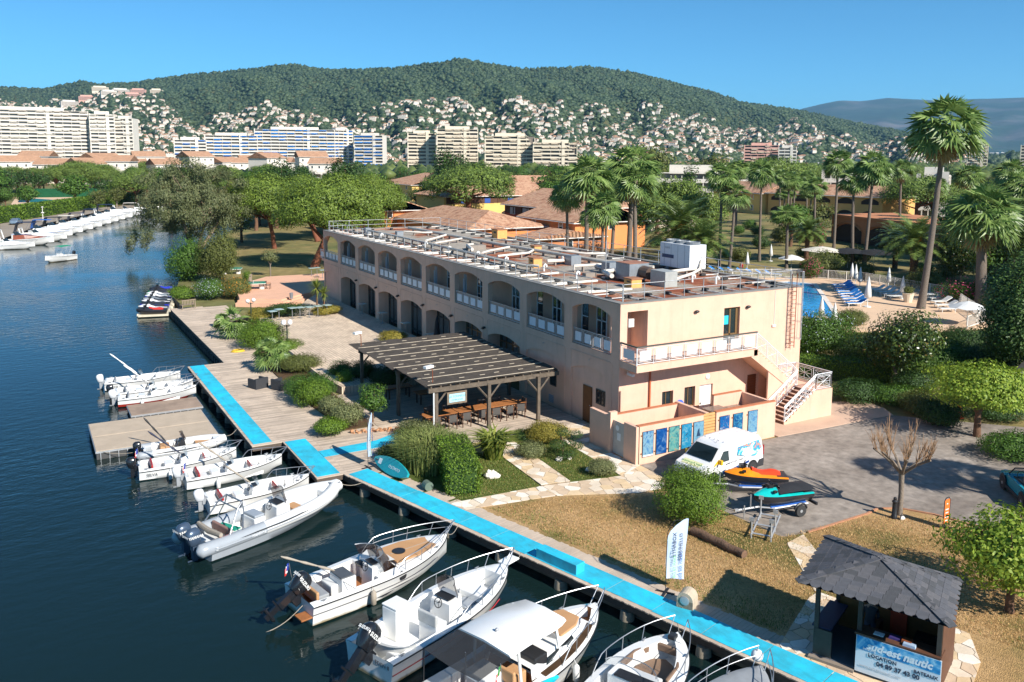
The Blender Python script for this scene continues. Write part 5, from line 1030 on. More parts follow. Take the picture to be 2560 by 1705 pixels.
bt = Boat('motor_boat', 'white open motor boat with bow platform, grey seat shells and a large black outboard', 'boat', (-13.6, -11.2), R(21), 6.9, 2.5, .82, 1.22); bt.hull(M_WHITE, [(.0, .04, .45, .3), (.04, .58, .34, .24), (.58, .88, .55, .26)], floorm=M_WHITE, g=.2)
bt.box('bow_platform', (7.05, 0, 1.28), (.75, .48, .08), M_WHITE); bt.console(3.5, -.1, .95, .75, 1.02, .34, M_TINT, .62); bt.box('helm_seat', (2.35, -.55, .72), (.5, .85, .76), M_WHITE); bt.box('helm_backrest', (2.12, -.55, 1.25), (.12, .85, .42), mat('pale_grey_vinyl', 'b5b6b4', .6)); bt.box('leaning_post', (1.75, .62, .9), (.6, .7, 1.1), M_WHITE); bt.box('table_top', (1.8, .62, 1.5), (.7, .75, .06), M_WHITE)
bn = MB(); rows = []
for k in range(13):
 a = -1.6+3.2*k/12; rows.append([(1.15-.75*math.cos(a)*.9, 1.0*math.sin(a), .34), (1.08-.75*math.cos(a)*.9, 1.04*math.sin(a), 1.0), (1.0-.82*math.cos(a)*.9, 1.1*math.sin(a), 1.02)])
bn.loft(rows); bn.loft([r_[::-1] for r_ in rows]); bt.part(bn, 'wrap_bench', mat('pale_grey_vinyl', 'b5b6b4', .6), 60); bt.box('rear_bench', (.75, 0, .55), (.55, 1.6, .4), M_WHITE); bt.box('bow_seat', (5.2, 0, .7), (.7, 1.1, .3), M_WHITE); bt.box('hatch', (4.55, 0, .6), (.6, .6, .06), M_LGREY)
bt.rail(.42, .42, 6); bt.engine(0, 1.25, R(50), M_ENGB, 'SUZUKI', zt=.75); put_text('marking', 'EDEN II', .2, mat('dark_print', (.05, .05, .06), .5), bt.t, (-.012, -.62, .6), (0, -1, 0), (0, 0, 1)); st = MB(); st.tube([(s_*bt.L, -bt.b(s_)*.99, bt.sz(s_)-.4) for s_ in [k/14 for k in range(12)]], .02, 4); bt.part(st, 'hull_stripe', M_RED)
bt = Boat('cabin_boat', 'white cabin boat with hard top, black mesh awning and tan foredeck cushion', 'boat', (-12.5, -15.55), R(17), 7.4, 2.75, .95, 1.35); bt.hull(M_WHITE, [(.0, .04, .5, .3), (.04, .42, .4, .24), (.86, .95, 1.0, .3)], floorm=M_TEAKD, g=.24)
cb_ = MB(); cb_.loft([[(3.0, -1.0, 1.0), (3.0, -.95, 1.35), (3.0, .95, 1.35), (3.0, 1.0, 1.0)], [(4.6, -.92, 1.08), (4.5, -.82, 1.55), (4.5, .82, 1.55), (4.6, .92, 1.08)], [(5.9, -.7, 1.15), (5.7, -.55, 1.46), (5.7, .55, 1.46), (5.9, .7, 1.15)], [(6.5, -.35, 1.2), (6.4, -.3, 1.28), (6.4, .3, 1.28), (6.5, .35, 1.2)]]); bt.part(cb_, 'cabin', M_WHITE)
bt.pad('foredeck_cushion', [(4.75, -.66), (5.6, -.58), (6.05, -.35), (6.05, .35), (5.6, .58), (4.75, .66)], 1.5, .07, M_TAN)
for sd in (-1, 1):
 wn = MB(); wn.add([(3.7, sd*.965, 1.15), (4.6, sd*.885, 1.18), (5.3, sd*.745, 1.28), (5.2, sd*.735, 1.42), (4.4, sd*.88, 1.42), (3.8, sd*.945, 1.38)], [(0, 1, 2, 3, 4, 5) if sd > 0 else (5, 4, 3, 2, 1, 0)]); bt.part(wn, 'window', M_GLASSD)
 dk = MB(); dk.loft([[(t*bt.L, sd*(bt.b(t)-.1), bt.sz(t)+.055), (t*bt.L, sd*(bt.b(t)-.34), bt.sz(t)+.06)] for t in [.45+k*.04 for k in range(11)]]); dk.loft([[(t*bt.L, sd*(bt.b(t)-.34), bt.sz(t)+.06), (t*bt.L, sd*(bt.b(t)-.1), bt.sz(t)+.055)] for t in [.45+k*.04 for k in range(11)]]); bt.part(dk, 'side_deck', mat('dark_teak', '6a5038', .6, var=.15))
 for x, l in ((2.6, 2.35), (4.3, 1.5)): bt.tub('roof_pillar', [(x-.05, sd*1.0, .95 if x < 3 else 1.5), (x-.12, sd*.9, 2.28)], .05, M_WHITE)
ht = MB(); rows = []
for k in range(9):
 u = k/8; x = 1.95+2.75*u; w = 1.12-.22*max(0, (u-.6)/.4)**2; z = 2.3+.07*math.sin(math.pi*min(1, u*1.1))-.05*u; rows.append([(x, -w, z-.06), (x, -w*.92, z), (x, 0, z+.06), (x, w*.92, z), (x, w, z-.06), (x, w*.9, z-.1), (x, 0, z-.06), (x, -w*.9, z-.1)])
ht.loft(rows, close=True); ht.add(rows[0], [tuple(range(7, -1, -1))]); ht.add(rows[-1], [tuple(range(8))]); bt.part(ht, 'hard_top', M_WHITE, 60)
nv = MB(); nv.lathe([(.05, 0), (.05, .1), (.03, .12)], (2.5, 0, 2.37), 8); bt.part(nv, 'nav_light', M_STEEL)
aw = MB(); rows = [[(1.98, y, 2.26+.03*math.cos(y*2)), (1.3, y*1.02, 2.2), (.6, y*1.05, 2.14-.04*math.cos(y*2))] for y in (-1.1, -.55, 0, .55, 1.1)]; aw.loft(rows); bt.part(aw, 'awning', mat('black_mesh', (.02, .022, .025), .8, alpha=.85), 60)
for y in (-1.12, 1.12): bt.tub('awning_pole', [(.55, y, .95), (.58, y, 2.15)], .02, M_BLACK)
bt.tub('awning_pole', [(1.3, .1, .4), (1.3, .1, 2.2)], .025, M_STEEL)
ws = MB(); ws.loft([[(4.55, y, 1.5) for y in (-.8, -.3, .3, .8)], [(4.25, y*.95, 2.2) for y in (-.8, -.3, .3, .8)]]); bt.part(ws, 'windscreen', M_TINT); bt.box('helm', (3.5, -.55, 1.1), (.6, .75, .9), M_BLACK); bt.box('helm_seat', (2.7, -.55, .95), (.5, .55, .7), M_TAN); bt.box('galley', (2.1, .1, .85), (.8, .9, .9), M_WHITE); bt.box('galley_door', (1.69, .1, .8), (.02, .7, .6), M_LGREY, bev=0); bt.box('side_bench', (1.2, .95, .8), (1.7, .4, .75), mat('pale_grey_vinyl', 'b5b6b4', .6)); bt.box('rear_seat', (.65, -.4, .62), (.55, 1.2, .4), M_SOFTW); bt.box('seat_back', (2.4, -.55, 1.25), (.12, .6, .4), M_TAN)
bt.rail(.55, .5, 4, gap=.02); bt.engine(0, 1.2, 0, M_ENGB, zt=.8); flag(bt, 1.6, -1.15, 1.4, ['1f8a3c', 'e8e8e8', 'c8281e']); bt.fender(.62, -1)
sp = MB(); rows = []
for k in range(13):
 u = k/12; w = .36*math.sin(math.pi*min(.98, .04+u*.94))**.5; rows.append([(.5+3.2*u, -1.42-.02*u, 1.0-w*.55), (.5+3.2*u, -1.36, 1.0), (.5+3.2*u, -1.42, 1.0+w*.55), (.5+3.2*u, -1.48, 1.0)])
sp.loft(rows, close=True); o = sp.build('paddle_board', mat('turquoise_board', '17a9c2', .4), None, 60); o.matrix_world = Matrix.Translation(bt.t.location) @ Matrix.Rotation(R(17), 4, 'Z'); tag(o, 'turquoise paddle board strapped along the cabin boat side', 'paddle board')
bt = Boat('bow_rider', 'white bow rider with brown cushioned bow lounge and low windscreen', 'boat', (-11.15, -18.25), R(24), 6.8, 2.55, .9, 1.25, pf=2.9); bt.hull(M_WHITE, [(.0, .04, .5, .3), (.04, .62, .4, .26), (.62, .93, .62, .42)], floorm=M_SOFTW, g=.22)
bt.pad('bow_cushion', [(4.3, -.62), (5.1, -.6), (5.75, -.36), (5.95, 0), (5.75, .36), (5.1, .6), (4.3, .62)], .66, .12, M_BRN)
for sd in (-1, 1): bt.pad('backrest_cushion', [(4.4, sd*.72), (5.2, sd*.68), (5.7, sd*.46), (5.78, sd*.54), (5.25, sd*.78), (4.4, sd*.82)], .95, .22, M_BRN)
bt.pad('backrest_cushion', [(5.98, -.36), (6.1, -.3), (6.1, .3), (5.98, .36)], .95, .24, M_BRN); bt.box('dash_unit', (3.85, 0, .85), (.7, 1.5, .9), M_WHITE); bt.box('dashboard', (3.68, -.1, 1.31), (.4, 1.25, .06), M_BLACK); bt.console(3.55, -.35, .7, .4, .85, .4, M_CLEAR, .1)
ws = MB(); rows = []
for k in range(11):
 a = -1.4+2.8*k/10; rows.append([(3.6+.75*math.cos(a), .92*math.sin(a), 1.28), (3.45+.6*math.cos(a), .85*math.sin(a), 1.66)])
ws.loft(rows); bt.part(ws, 'windscreen', M_CLEAR, 180); bt.tub('screen_frame', [r_[1] for r_ in rows], .015, M_STEEL); bt.box('helm_seat', (2.6, -.4, .75), (.5, .6, .7), M_SOFTW); bt.box('helm_seat', (2.6, .5, .75), (.5, .6, .7), M_SOFTW); bt.box('rear_bench', (.9, 0, .65), (.6, 1.7, .45), M_SOFTW); bt.rail(.5, .45, 4, gap=.03); bt.engine(0, 1.2, 0, M_ENGB, zt=.8); bt.box('windlass', (6.4, 0, 1.34), (.3, .25, .14), M_BLACK)
bt = Boat('motor_boat', 'white motor boat with grey covered foredeck and white anchor buoy', 'boat', (-10.2, -20.95), R(22), 6.6, 2.5, .95, 1.3); bt.hull(M_WHITE, [(.0, .04, .5, .3), (.04, .5, .42, .26)], deckm=M_GREYC, g=.22); bt.console(3.1, 0, .8, .6, .95, .42, M_TINT, .5); bt.rail(.5, .5, 4, double=True, gap=.03); bt.engine(0, 1.1, 0, M_ENGB, zt=.8); bt.box('rear_bench', (.9, 0, .65), (.6, 1.6, .45), M_SOFTW); b_ = MB(); b_.ball((6.75, .2, 1.5), .19, 12, 8); bt.part(b_, 'buoy', M_WHITEP, 180)
def pontoon(x0, x1, y0, y1, z, lab, m, seam=True):
 t = thing('pontoon', lab, 'pontoon', ((x0+x1)/2, (y0+y1)/2, WZ)); w, d = x1-x0, y1-y0; h = z-WZ
 b_ = MB(); b_.box((0, 0, h/2-.15), (w-.1, d-.1, h+.2)); b_.build('float', mat('dark_float', (.06, .06, .06), .7), t); b_ = MB(); b_.box((0, 0, h-.06), (w, d, .1)); b_.build('frame', M_GALV, t)
 nn = 2 if seam else 1
 for k in range(nn): b_ = MB(); b_.box((0, -d/2+d*(k+.5)/nn, h), (w-.08, d/nn-.1, .04)); b_.build('deck_panel', m, t)
 rb = MB()
 for k in range(int(w/.45)): rb.box((-w/2+.25+k*.45, -d/2, h/2-.1), (.04, .06, h))
 rb.build('fender_rib', M_GALV, t)
M_BEIGE = mat('beige_decking', 'b5a48f', .85, var=.1, vs=1.5, bump=.3, bs=60); pontoon(-26.1, -19.6, 12.3, 17.9, -.78, 'beige floating pontoon in two halves between the small boats', M_BEIGE); pontoon(-23.6, -19.25, 19.1, 21.7, -.95, 'small reddish brown floating raft beside the red hulled boat', mat('red_brown_ply', '94806f', .85, var=.25, vs=1), False)
def make_jetski(lab, c1, c2, c3, grp=None, name='jet_ski'):
 t = thing(name, lab, 'jet ski', (0, 0, 0), 0, grp); h = MB(); rows = []; ts = [k/12 for k in range(13)]
 for u in ts:
  x = -1.45+2.9*u; w = .56*(1-max(0, (u-.5)/.5)**2.4)**.8 if u > .5 else .56*(.92+.08*u*2); w = max(w, .03); zt = .42+.12*u; zb = .0+.34*max(0, (u-.7)/.3)**2
  rows.append([(x, w, zt), (x, w*1.02, zt-.12), (x, w*.7, zb+.08), (x, 0, zb), (x, -w*.7, zb+.08), (x, -w*1.02, zt-.12), (x, -w, zt)])
 h.loft([r_[::-1] for r_ in rows]); h.add(rows[0], [tuple(range(7))]); h.build('hull', c2, t, 50)
 d = MB(); rows = []
 for u in ts:
  x = -1.45+2.9*u; w = (.56*(1-max(0, (u-.5)/.5)**2.4)**.8 if u > .5 else .56); w = max(w, .03)*.96; zt = .42+.12*u; cz = zt+(.3*math.sin(math.pi*min(1, max(0, (u-.42)/.56)))**.8 if .42 < u < .98 else 0.02); fw_ = .55 if u > .42 else .9
  rows.append([(x, w, zt), (x, w*fw_, (zt+cz)/2+.03), (x, 0, cz), (x, -w*fw_, (zt+cz)/2+.03), (x, -w, zt)])
 d.loft(rows); d.build('deck', c1, t, 50)
 s_ = MB(); rows = []
 for k in range(8):
  u = k/7; x = -1.15+1.35*u; zz = .62+.16*u+.06*math.sin(u*7); rows.append([(x, .2, .44), (x, .17, zz-.04), (x, 0, zz), (x, -.17, zz-.04), (x, -.2, .44)])
 s_.loft(rows); s_.add(rows[0], [tuple(range(5))]); s_.build('seat', c3, t, 60)
 b_ = MB(); b_.tube([(.4, -.36, .98), (.5, -.15, 1.0), (.5, .15, 1.0), (.4, .36, .98)], .025, 6); b_.tube([(.62, 0, .75), (.5, 0, 1.0)], .06, 6); b_.box((.6, 0, .88), (.3, .3, .12)); b_.build('handlebar', M_BLACK, t)
 for sd in (-1, 1): m_ = MB(); m_.box((.62, sd*.4, .72), (.16, .12, .1)); m_.build('mirror', M_BLACK, t)
 b_ = MB(); b_.box((-1.2, 0, .46), (.5, .8, .04)); b_.build('rear_deck', M_BLACK, t); return t
jc = {'wht': mat('jet_white', (.7, .7, .7), .3, coat=.3), 'blk': mat('jet_black', (.025, .025, .03), .35, coat=.3), 'gry': mat('jet_grey', '6c747c', .35), 'red': mat('jet_red', 'c8321e', .35, coat=.3), 'blu': mat('jet_blue', '2a38b8', .35, coat=.3), 'tea': mat('jet_teal', '14b4b0', .3, coat=.3), 'org': mat('jet_orange', 'ec8a16', .3, coat=.3), 'grn': mat('jet_green', '2a9a6a', .35), 'oran': mat('jet_seat_orange', 'e0441c', .5)}
dk = thing('floating_dock', 'cream floating dock carrying the row of jet skis', 'dock', (-15.9, 63.5, WZ), R(78)); b_ = MB()
for k in range(9): b_.tube([(-7.5+k*1.95, -1.6, .12), (-7.5+k*1.95, 1.6, .12)], .22, 8)
b_.box((0.3, 0, .2), (17, 2.9, .2)); b_.build('float', mat('cream_float', 'c9bfa8', .6), dk)
jl = [('blk', 'blk', 'red', 'black and red jet ski at the near end of the floating dock'), ('wht', 'gry', 'blk', 'white and grey jet ski behind the black and red one'), ('blk', 'blu', 'blk', 'black jet ski with a violet blue hull on the dock'), ('wht', 'blk', 'blk', 'white jet ski with a black hull in the dock row'), ('gry', 'wht', 'blk', 'grey jet ski with a white hull in the dock row'), ('wht', 'blu', 'gry', 'white jet ski with a blue hull in the dock row'), ('wht', 'grn', 'blk', 'white and green jet ski towards the bushes'), ('blk', 'grn', 'blk', 'dark jet ski with a green hull under the bushes'), ('blk', 'blk', 'blu', 'dark covered jet ski at the far end of the dock')]
for k, (a, c, e, lab) in enumerate(jl):
 j = make_jetski(lab, jc[a], jc[c], jc[e]); d = Vector((math.cos(R(78)), math.sin(R(78)), 0)); pz = Vector((-15.9, 63.5, WZ+.28))+d*(-7.6+k*1.85); j.location = (pz.x-.2, pz.y, pz.z); j.rotation_euler = (0, 0, R(168+rnd.uniform(-4, 4)))
def cruiser(lab, bow, ang, L, col=M_WHITE, cover=None, blue=None, cat='boat', name='motor_cruiser', grp=None, wood=None):
 bt = Boat(name, lab, cat, bow, ang, L, L*.32, L*.1, L*.15, 2.3, grp); bt.hull(col, [(.0, .05, L*.06, .3), (.05, .42, L*.05, .25)], floorm=M_TEAKD, stripe=blue or M_DKNAVY)
 f = L/9; cb_ = MB(); z0 = L*.115
 cb_.loft([[(L*.36, -1.1*f, z0), (L*.36, -1.0*f, z0+.75*f), (L*.36, 1.0*f, z0+.75*f), (L*.36, 1.1*f, z0)], [(L*.55, -1.0*f, z0+.1), (L*.53, -.85*f, z0+.7*f), (L*.53, .85*f, z0+.7*f), (L*.55, 1.0*f, z0+.1)], [(L*.8, -.55*f, z0+.2*f), (L*.76, -.4*f, z0+.42*f), (L*.76, .4*f, z0+.42*f), (L*.8, .55*f, z0+.2*f)], [(L*.9, -.2*f, z0+.25*f), (L*.88, -.15*f, z0+.3*f), (L*.88, .15*f, z0+.3*f), (L*.9, .2*f, z0+.25*f)]]); bt.part(cb_, 'cabin', wood or M_WHITE)
 ws = MB(); rows = []
 for k in range(9):
  a = -1.4+2.8*k/8; rows.append([(L*.38+.9*f*math.cos(a), 1.05*f*math.sin(a), z0+.7*f), (L*.34+.6*f*math.cos(a), .95*f*math.sin(a), z0+1.25*f)])
 ws.loft(rows); bt.part(ws, 'windscreen', M_GLASSD, 180)
 if cover:
  cv = MB(); rows = [[(L*x, y*1.15*f, z0+(1.75+.12*math.cos(y*1.5)-.1*abs(x-.25)*4)*f) for y in (-1, -.5, 0, .5, 1)] for x in (.08, .2, .32, .42)]; cv.loft(rows); cv.loft([[(L*.08, y*1.15*f, z0+1.7*f), (L*.03, y*1.1*f, z0+.2)] for y in (-1, -.3, .3, 1)]); bt.part(cv, 'canopy', cover, 60)
  for sd in (-1, 1): bt.tub('canopy_pole', [(L*.2, sd*1.1*f, L*.1), (L*.3, sd*1.12*f, z0+1.7*f)], .025, M_STEEL, 5)
 else:
  bt.tub('radar_arch', [(L*.16, -1.15*f, L*.1), (L*.12, -1.0*f, z0+1.5*f), (L*.12, 1.0*f, z0+1.5*f), (L*.16, 1.15*f, L*.1)], .1*f, M_WHITE)
 bt.rail(.5, .5*f, 5); bt.box('rear_bench', (L*.1, 0, L*.08), (.6*f, 1.8*f, .5*f), M_SOFTW); return bt
AQ = math.atan2(-.256, .966); CB = mat('blue_canvas', '2b62b0', .8, var=.1); CG = mat('cream_canvas', 'cfc8ba', .85)
qb = [((-26.8, 134.4), 7.5, None, M_DKNAVY, 'white sailing hull style launch with dark stripe on the far quay', None), ((-23.6, 140.6), 10, None, mat('teal_stripe', '1f6a6a', .4), 'white cabin launch with brown wooden cabin on the far quay', mat('mahogany', '7a3a22', .4, var=.2)), ((-21.2, 147.5), 9, None, None, 'white sports cruiser with a raked grey screen on the far quay', None), ((-19.9, 153.8), 10.5, M_DKNAVY, CB, 'white cruiser with navy canopy and blue covers on the far quay', None), ((-17.6, 161.5), 10, CB, None, 'white cruiser with a bright blue canopy on the far quay', None), ((-15.2, 168.5), 10, mat('black_canvas', (.012, .012, .014), .8), None, 'white cruiser with a black canopy on the far quay', None), ((-12.9, 175.5), 9.5, CG, None, 'white fishing boat with a cream tent canopy on the far quay', None), ((-10.3, 184), 9.5, M_DKNAVY, None, 'white cruiser with navy stern cover on the far quay', None), ((-8.1, 190.5), 9, None, M_BLACK, 'white runabout with a radar arch on the far quay', None), ((-6.0, 196.5), 10, M_DKNAVY, M_DKNAVY, 'white cruiser with a navy canopy near the eucalyptus', None), ((-3.6, 203), 10, None, None, 'white sports boat lying beyond the navy canopied cruisers', None), ((-1.0, 210), 11, M_DKNAVY, None, 'tall white cruiser with a navy hard cover by the eucalyptus', None), ((2.0, 216), 10, None, None, 'white motor cruiser half hidden by the eucalyptus foliage', None), ((5.5, 222), 10, CG, None, 'white cruiser with cream canopy behind the eucalyptus', None), ((9.5, 228), 10, None, None, 'white boat furthest along the far quay', None)]
for (bw_, L_, cv, st_, lab, wood) in qb: cruiser(lab, bw_, AQ+R(rnd.uniform(-5, 5)), L_, cover=cv, blue=st_, wood=wood)
mv = Boat('open_boat', 'small white boat with a green bimini under way on the canal', 'boat', (-25.9, 110.6), R(-135), 5.6, 2.2, .75, 1.05); mv.hull(M_WHITE, [(.04, .6, .3, .2)]); mv.console(2.6, 0, .9, .6, .9, .3, M_CLEAR, .4); cv = MB(); cv.loft([[(x, y, 2.3+.12*math.cos(y*1.4)-.05*abs(x-2)) for y in (-1, -.5, 0, .5, 1)] for x in (1.0, 1.8, 2.6, 3.3)]); mv.part(cv, 'bimini', mat('green_canvas', '1f8a6a', .8), 60)
for sd in (-1, 1):
 for x in (1.1, 3.2): mv.tub('bimini_pole', [(2.0, sd*.98, .8), (x, sd*.95, 2.28)], .018, M_STEEL, 5)
mv.engine(0, .9, 0, M_ENGB); mv.rail(.55, .4, 4); mv.box('rear_bench', (.7, 0, .6), (.5, 1.5, .4), M_SOFTW); mv.box('seat', (1.9, 0, .6), (.5, .8, .6), M_SOFTW)
for (a, c, lab) in (((-14.4, -7.7, -.1), wk(8.5, .2, GZ), 'pale mooring line from the tan decked boat to the boardwalk'), ((-13.2, -11.0, -.0), wk(12.3, .2, GZ), 'white mooring line coiled at the bow platform boat'), ((-11.0, -18.2, -.0), wk(19.8, .2, GZ), 'pale mooring line from the bow rider to a pile'), ((-20.8, -9.3, -.6), (-22.4, -9.5, WZ-.02), 'long mooring line running from the tan decked boat stern into the water'), ((-19.5, 11.2, -.6), (-18.5, 12.2, GZ), 'mooring line of the small inflatable'), ((-26, 12.4, -.75), (-23.8, 11.4, -.8), 'pale rope between the beige pontoon and the inflatable'), ((-16.5, .3, -.2), wk(1.6, .2, GZ), 'mooring line of the large inflatable')):
 a, c = Vector(a), Vector(c); pts = [a.lerp(c, k/8)-Vector((0, 0, .18*math.sin(math.pi*k/8))) for k in range(9)]; b_ = MB(); b_.tube(pts, .014, 5); tag(b_.build('mooring_line', M_CANVAS), lab, 'rope')
# ================================================================ van, car, jet ski trailers, kiosk, signs
def wheel(par, x, y, r=.33, w=.2, rim=M_GALV):
 T = TR(x, y, r, rx=R(90)); b_ = MB(); b_.lathe([(r*.6, -w/2), (r*.95, -w/2), (r, -w*.3), (r, w*.3), (r*.95, w/2), (r*.6, w/2)], n=20, T=T); o = b_.build('wheel', M_RUBBER, par, 60); b_ = MB(); b_.lathe([(.02, -w*.52), (r*.62, -w*.46), (r*.62, w*.46), (.02, w*.52)], n=14, T=T); b_.build('rim', rim, o)
def body_loft(prof, wf, us=(-1, -.97, -.85, -.5, 0, .5, .85, .97, 1), mids=None):
 b_ = MB(); rows = []; cx = sum(p[0] for p in prof)/len(prof); cz = sum(p[1] for p in prof)/len(prof)
 for u in us:
  s_ = 1-.045*max(0, (abs(u)-.85)/.15)**2; rows.append([(cx+(x-cx)*s_, u*wf(x, z), cz+(z-cz)*s_) for x, z in prof])
 b_.loft(rows, close=True); n = len(prof); b_.add(rows[0], [tuple(range(n))]); b_.add(rows[-1], [tuple(range(n-1, -1, -1))]); return b_
VM = mat('van_white', (.76, .76, .76), .25, coat=.5, var=.02)
van = thing('delivery_van', 'white delivery van with painted sea artwork parked beside the poster wall', 'van', (.85, -7.25, GZ-.012), R(187))
pr = [(2.36, .3), (2.42, .55), (2.38, .78), (2.22, .98), (1.62, 1.14), (1.45, 1.2), (.78, 1.78), (.55, 1.88), (0, 1.94), (-1.6, 1.95), (-2.15, 1.9), (-2.32, 1.7), (-2.4, 1.2), (-2.42, .6), (-2.38, .3)]
vw = lambda x, z: (.95 if z < 1.0 else .95-.13*((z-1.0)/.95)**1.3)*(1-.10*max(0, (x-1.3)/1.1)**2)
body_loft(pr, vw).build('body', VM, van, 35)
def panel(par, name, pts, m): b_ = MB(); b_.add(pts, [tuple(range(len(pts)))]); b_.add(pts, [tuple(range(len(pts)-1, -1, -1))]); return b_.build(name, m, par)
VG = glassmat('van_glass', (.03, .05, .055), .05)
panel(van, 'windscreen', [(1.475, -.8, 1.21), (1.475, .8, 1.21), (.87, .7, 1.735), (.87, -.7, 1.735)], VG).location = (.02, 0, .02)
for s in (-1, 1):
 Y = lambda x, z: s*(vw(x, z)+.006); f_ = lambda x, z: (x, Y(x, z), z)
 panel(van, 'side_window', [f_(1.15, 1.12), f_(.35, 1.12), f_(.35, 1.6), f_(.72, 1.62)], VG); panel(van, 'yellow_pillar', [f_(1.5, .98), f_(1.18, 1.1), f_(1.02, 1.32), f_(1.3, 1.2)], mat('van_yellow', 'e8b41e', .4))
 mr = MB(); mr.box((1.12, s*1.06, 1.2), (.12, .2, .22)); mr.build('wing_mirror', mat('van_yellow', 'e8b41e', .4), van)
 dr = MB()
 for (x0, z0_, x1, z1_) in ((1.2, .42, 1.24, 1.1), (.28, .42, .3, 1.7), (-.9, .42, -.88, 1.75)): dr.add([f_(x0, z0_), f_(x0+.015, z0_), f_(x1+.015, z1_), f_(x1, z1_)], [(0, 1, 2, 3), (3, 2, 1, 0)])
 dr.build('door_seam', mat('seam_grey', (.25, .25, .26), .5), van); hd = MB(); hd.box((.42, s*(vw(.4, .98)+.02), .98), (.16, .03, .03)); hd.build('door_handle', M_BLACK, van)
 panel(van, 'blue_swoosh', [f_(1.3, .52), f_(-1.2, .82), f_(-1.2, .7), f_(.9, .42)], mat('van_blue', '2b5aa8', .4))
 panel(van, 'artwork', [f_(-.35, 1.62), f_(-2.0, 1.7), f_(-2.2, 1.3), f_(-1.7, .95), f_(-1.1, 1.05), f_(-.3, 1.25)], mixmat('van_artwork', ['e8eef0', 'f0f0ee', '3fb0cc', '1f7fa8', 'e9935e', 'c24a6a'], 1.7, .4, pos=[.3, .42, .5, .56, .63, .72], distort=1.2, world=False))
 put_text('marking', 'sud - est - nautic', .15, mat('dark_print', (.05, .05, .06), .5), van, f_(-.25, 1.0), (-s, 0, 0), (0, 0, 1), shear=.25)
 hl = MB(); hl.ball((2.14, s*.68, .86), (.2, .2, .11), 10, 6); hl.build('headlight', mat('headlight', (.5, .52, .54), .1, .3), van, 60); tl = MB(); tl.box((-2.39, s*.86, 1.1), (.05, .12, .5)); tl.build('tail_light', M_RED, van)
 bm = MB(); bm.add([f_(-2.36, .3), f_(-1.85, .3), f_(-1.85, .5), f_(-2.0, .68), f_(-2.38, .7)], [(0, 1, 2, 3, 4), (4, 3, 2, 1, 0)]); bm.build('bumper', mat('bumper_grey', (.08, .08, .085), .6), van)
 for x in (1.5, -1.5):
  ar = MB(); ar.lathe([(.02, 0), (.4, 0), (.4, .006), (.02, .006)], n=20, T=TR(x, s*.947 if s > 0 else -.953, .36, rx=R(90))); ar.build('wheel_arch', M_BLACK, van); wheel(van, x, s*.87)
b_ = MB(); b_.box((2.4, 0, .45), (.06, 1.6, .2)); b_.box((2.36, 0, .72), (.06, .7, .07)); b_.build('grille', M_BLACK, van); b_ = MB(); b_.box((2.37, 0, .86), (.05, .18, .17)); b_.build('badge', mat('badge_blue', '24407e', .4), van)
bn = MB(); bn.add([(2.14, -.55, 1.005), (2.14, .55, 1.005), (1.78, .6, 1.115), (1.78, -.6, 1.115)], [(0, 1, 2, 3)]); bn.build('bonnet_patch', mat('pale_green_patch', 'd9d9a8', .4), van).location = (0, 0, .012); put_text('marking', 'Azur Aquatique', .2, mat('green_print', '2f8a4a', .5), van, (1.95, 0, 1.08), (0, -1, 0), (-1, 0, .3), shear=.3)
for k in range(5): b_ = MB(); b_.box((-.8, -.56+k*.28, 1.955), (2.3, .05, .02)); b_.build('roof_rib', VM, van)
b_ = MB(); b_.tube([(.6, .3, 1.88), (.3, .3, 2.35)], .008, 4); b_.build('aerial', M_BLACK, van)
CM = mat('car_turquoise', '2a9aa8', .25, .2, coat=.6, var=.03); car = thing('parked_car', 'turquoise open top car entering at the palm shadow', 'car', (11.55, -16.75, GZ-.012), R(49)); pc_ = [(1.85, .3), (1.92, .55), (1.82, .75), (1.0, .92), (.75, .95), (.6, .9), (-1.3, .92), (-1.75, .9), (-1.88, .6), (-1.85, .3)]
body_loft(pc_, lambda x, z: (.84 if z < .8 else .78)*(1-.12*max(0, (x-1.2)/.7)**2)).build('body', CM, car, 35); b_ = MB(); b_.box((-.35, 0, .915), (1.6, 1.3, .04)); b_.build('cabin_opening', M_BLACK, car)
for y in (-.35, .35): b_ = MB(); b_.box((-.5, y, 1.05), (.14, .45, .55), taper=.8); b_.box((-.2, y, .93), (.45, .45, .08)); b_.build('seat', mat('car_seat', (.12, .11, .1), .7), car)
b_ = MB(); b_.tube([(.85, -.72, .9), (.3, -.66, 1.38), (.25, 0, 1.42), (.3, .66, 1.38), (.85, .72, .9)], .03, 6); fo = b_.build('windscreen_frame', M_BLACK, car); panel(fo, 'windscreen', [(.85, -.7, .92), (.85, .7, .92), (.3, .64, 1.38), (.3, -.64, 1.38)], M_CLEAR)
b_ = MB(); b_.tube([(.35+.05*math.sin(t_/10*6.283), .35+.17*math.cos(t_/10*6.283), 1.05+.16*math.sin(t_/10*6.283)) for t_ in range(11)], .015, 5); b_.build('steering_wheel', M_BLACK, car)
for s in (-1, 1):
 for x in (1.2, -1.2): wheel(car, x, s*.76, .32, .2); ar = MB(); ar.lathe([(.02, 0), (.42, 0), (.42, .01), (.02, .01)], n=20, T=TR(x, s*.843 if s > 0 else -.853, .36, rx=R(90))); ar.build('wheel_arch', M_BLACK, car)
 b_ = MB(); b_.box((0, s*.83, .32), (1.7, .06, .16)); b_.build('sill', M_BLACK, car); b_ = MB(); b_.ball((1.72, s*.55, .72), (.12, .16, .08), 8, 6); b_.build('headlight', mat('headlight', (.5, .52, .54), .1, .3), car, 60); b_ = MB(); b_.box((.62, s*.92, .98), (.1, .16, .12)); b_.build('wing_mirror', CM, car)
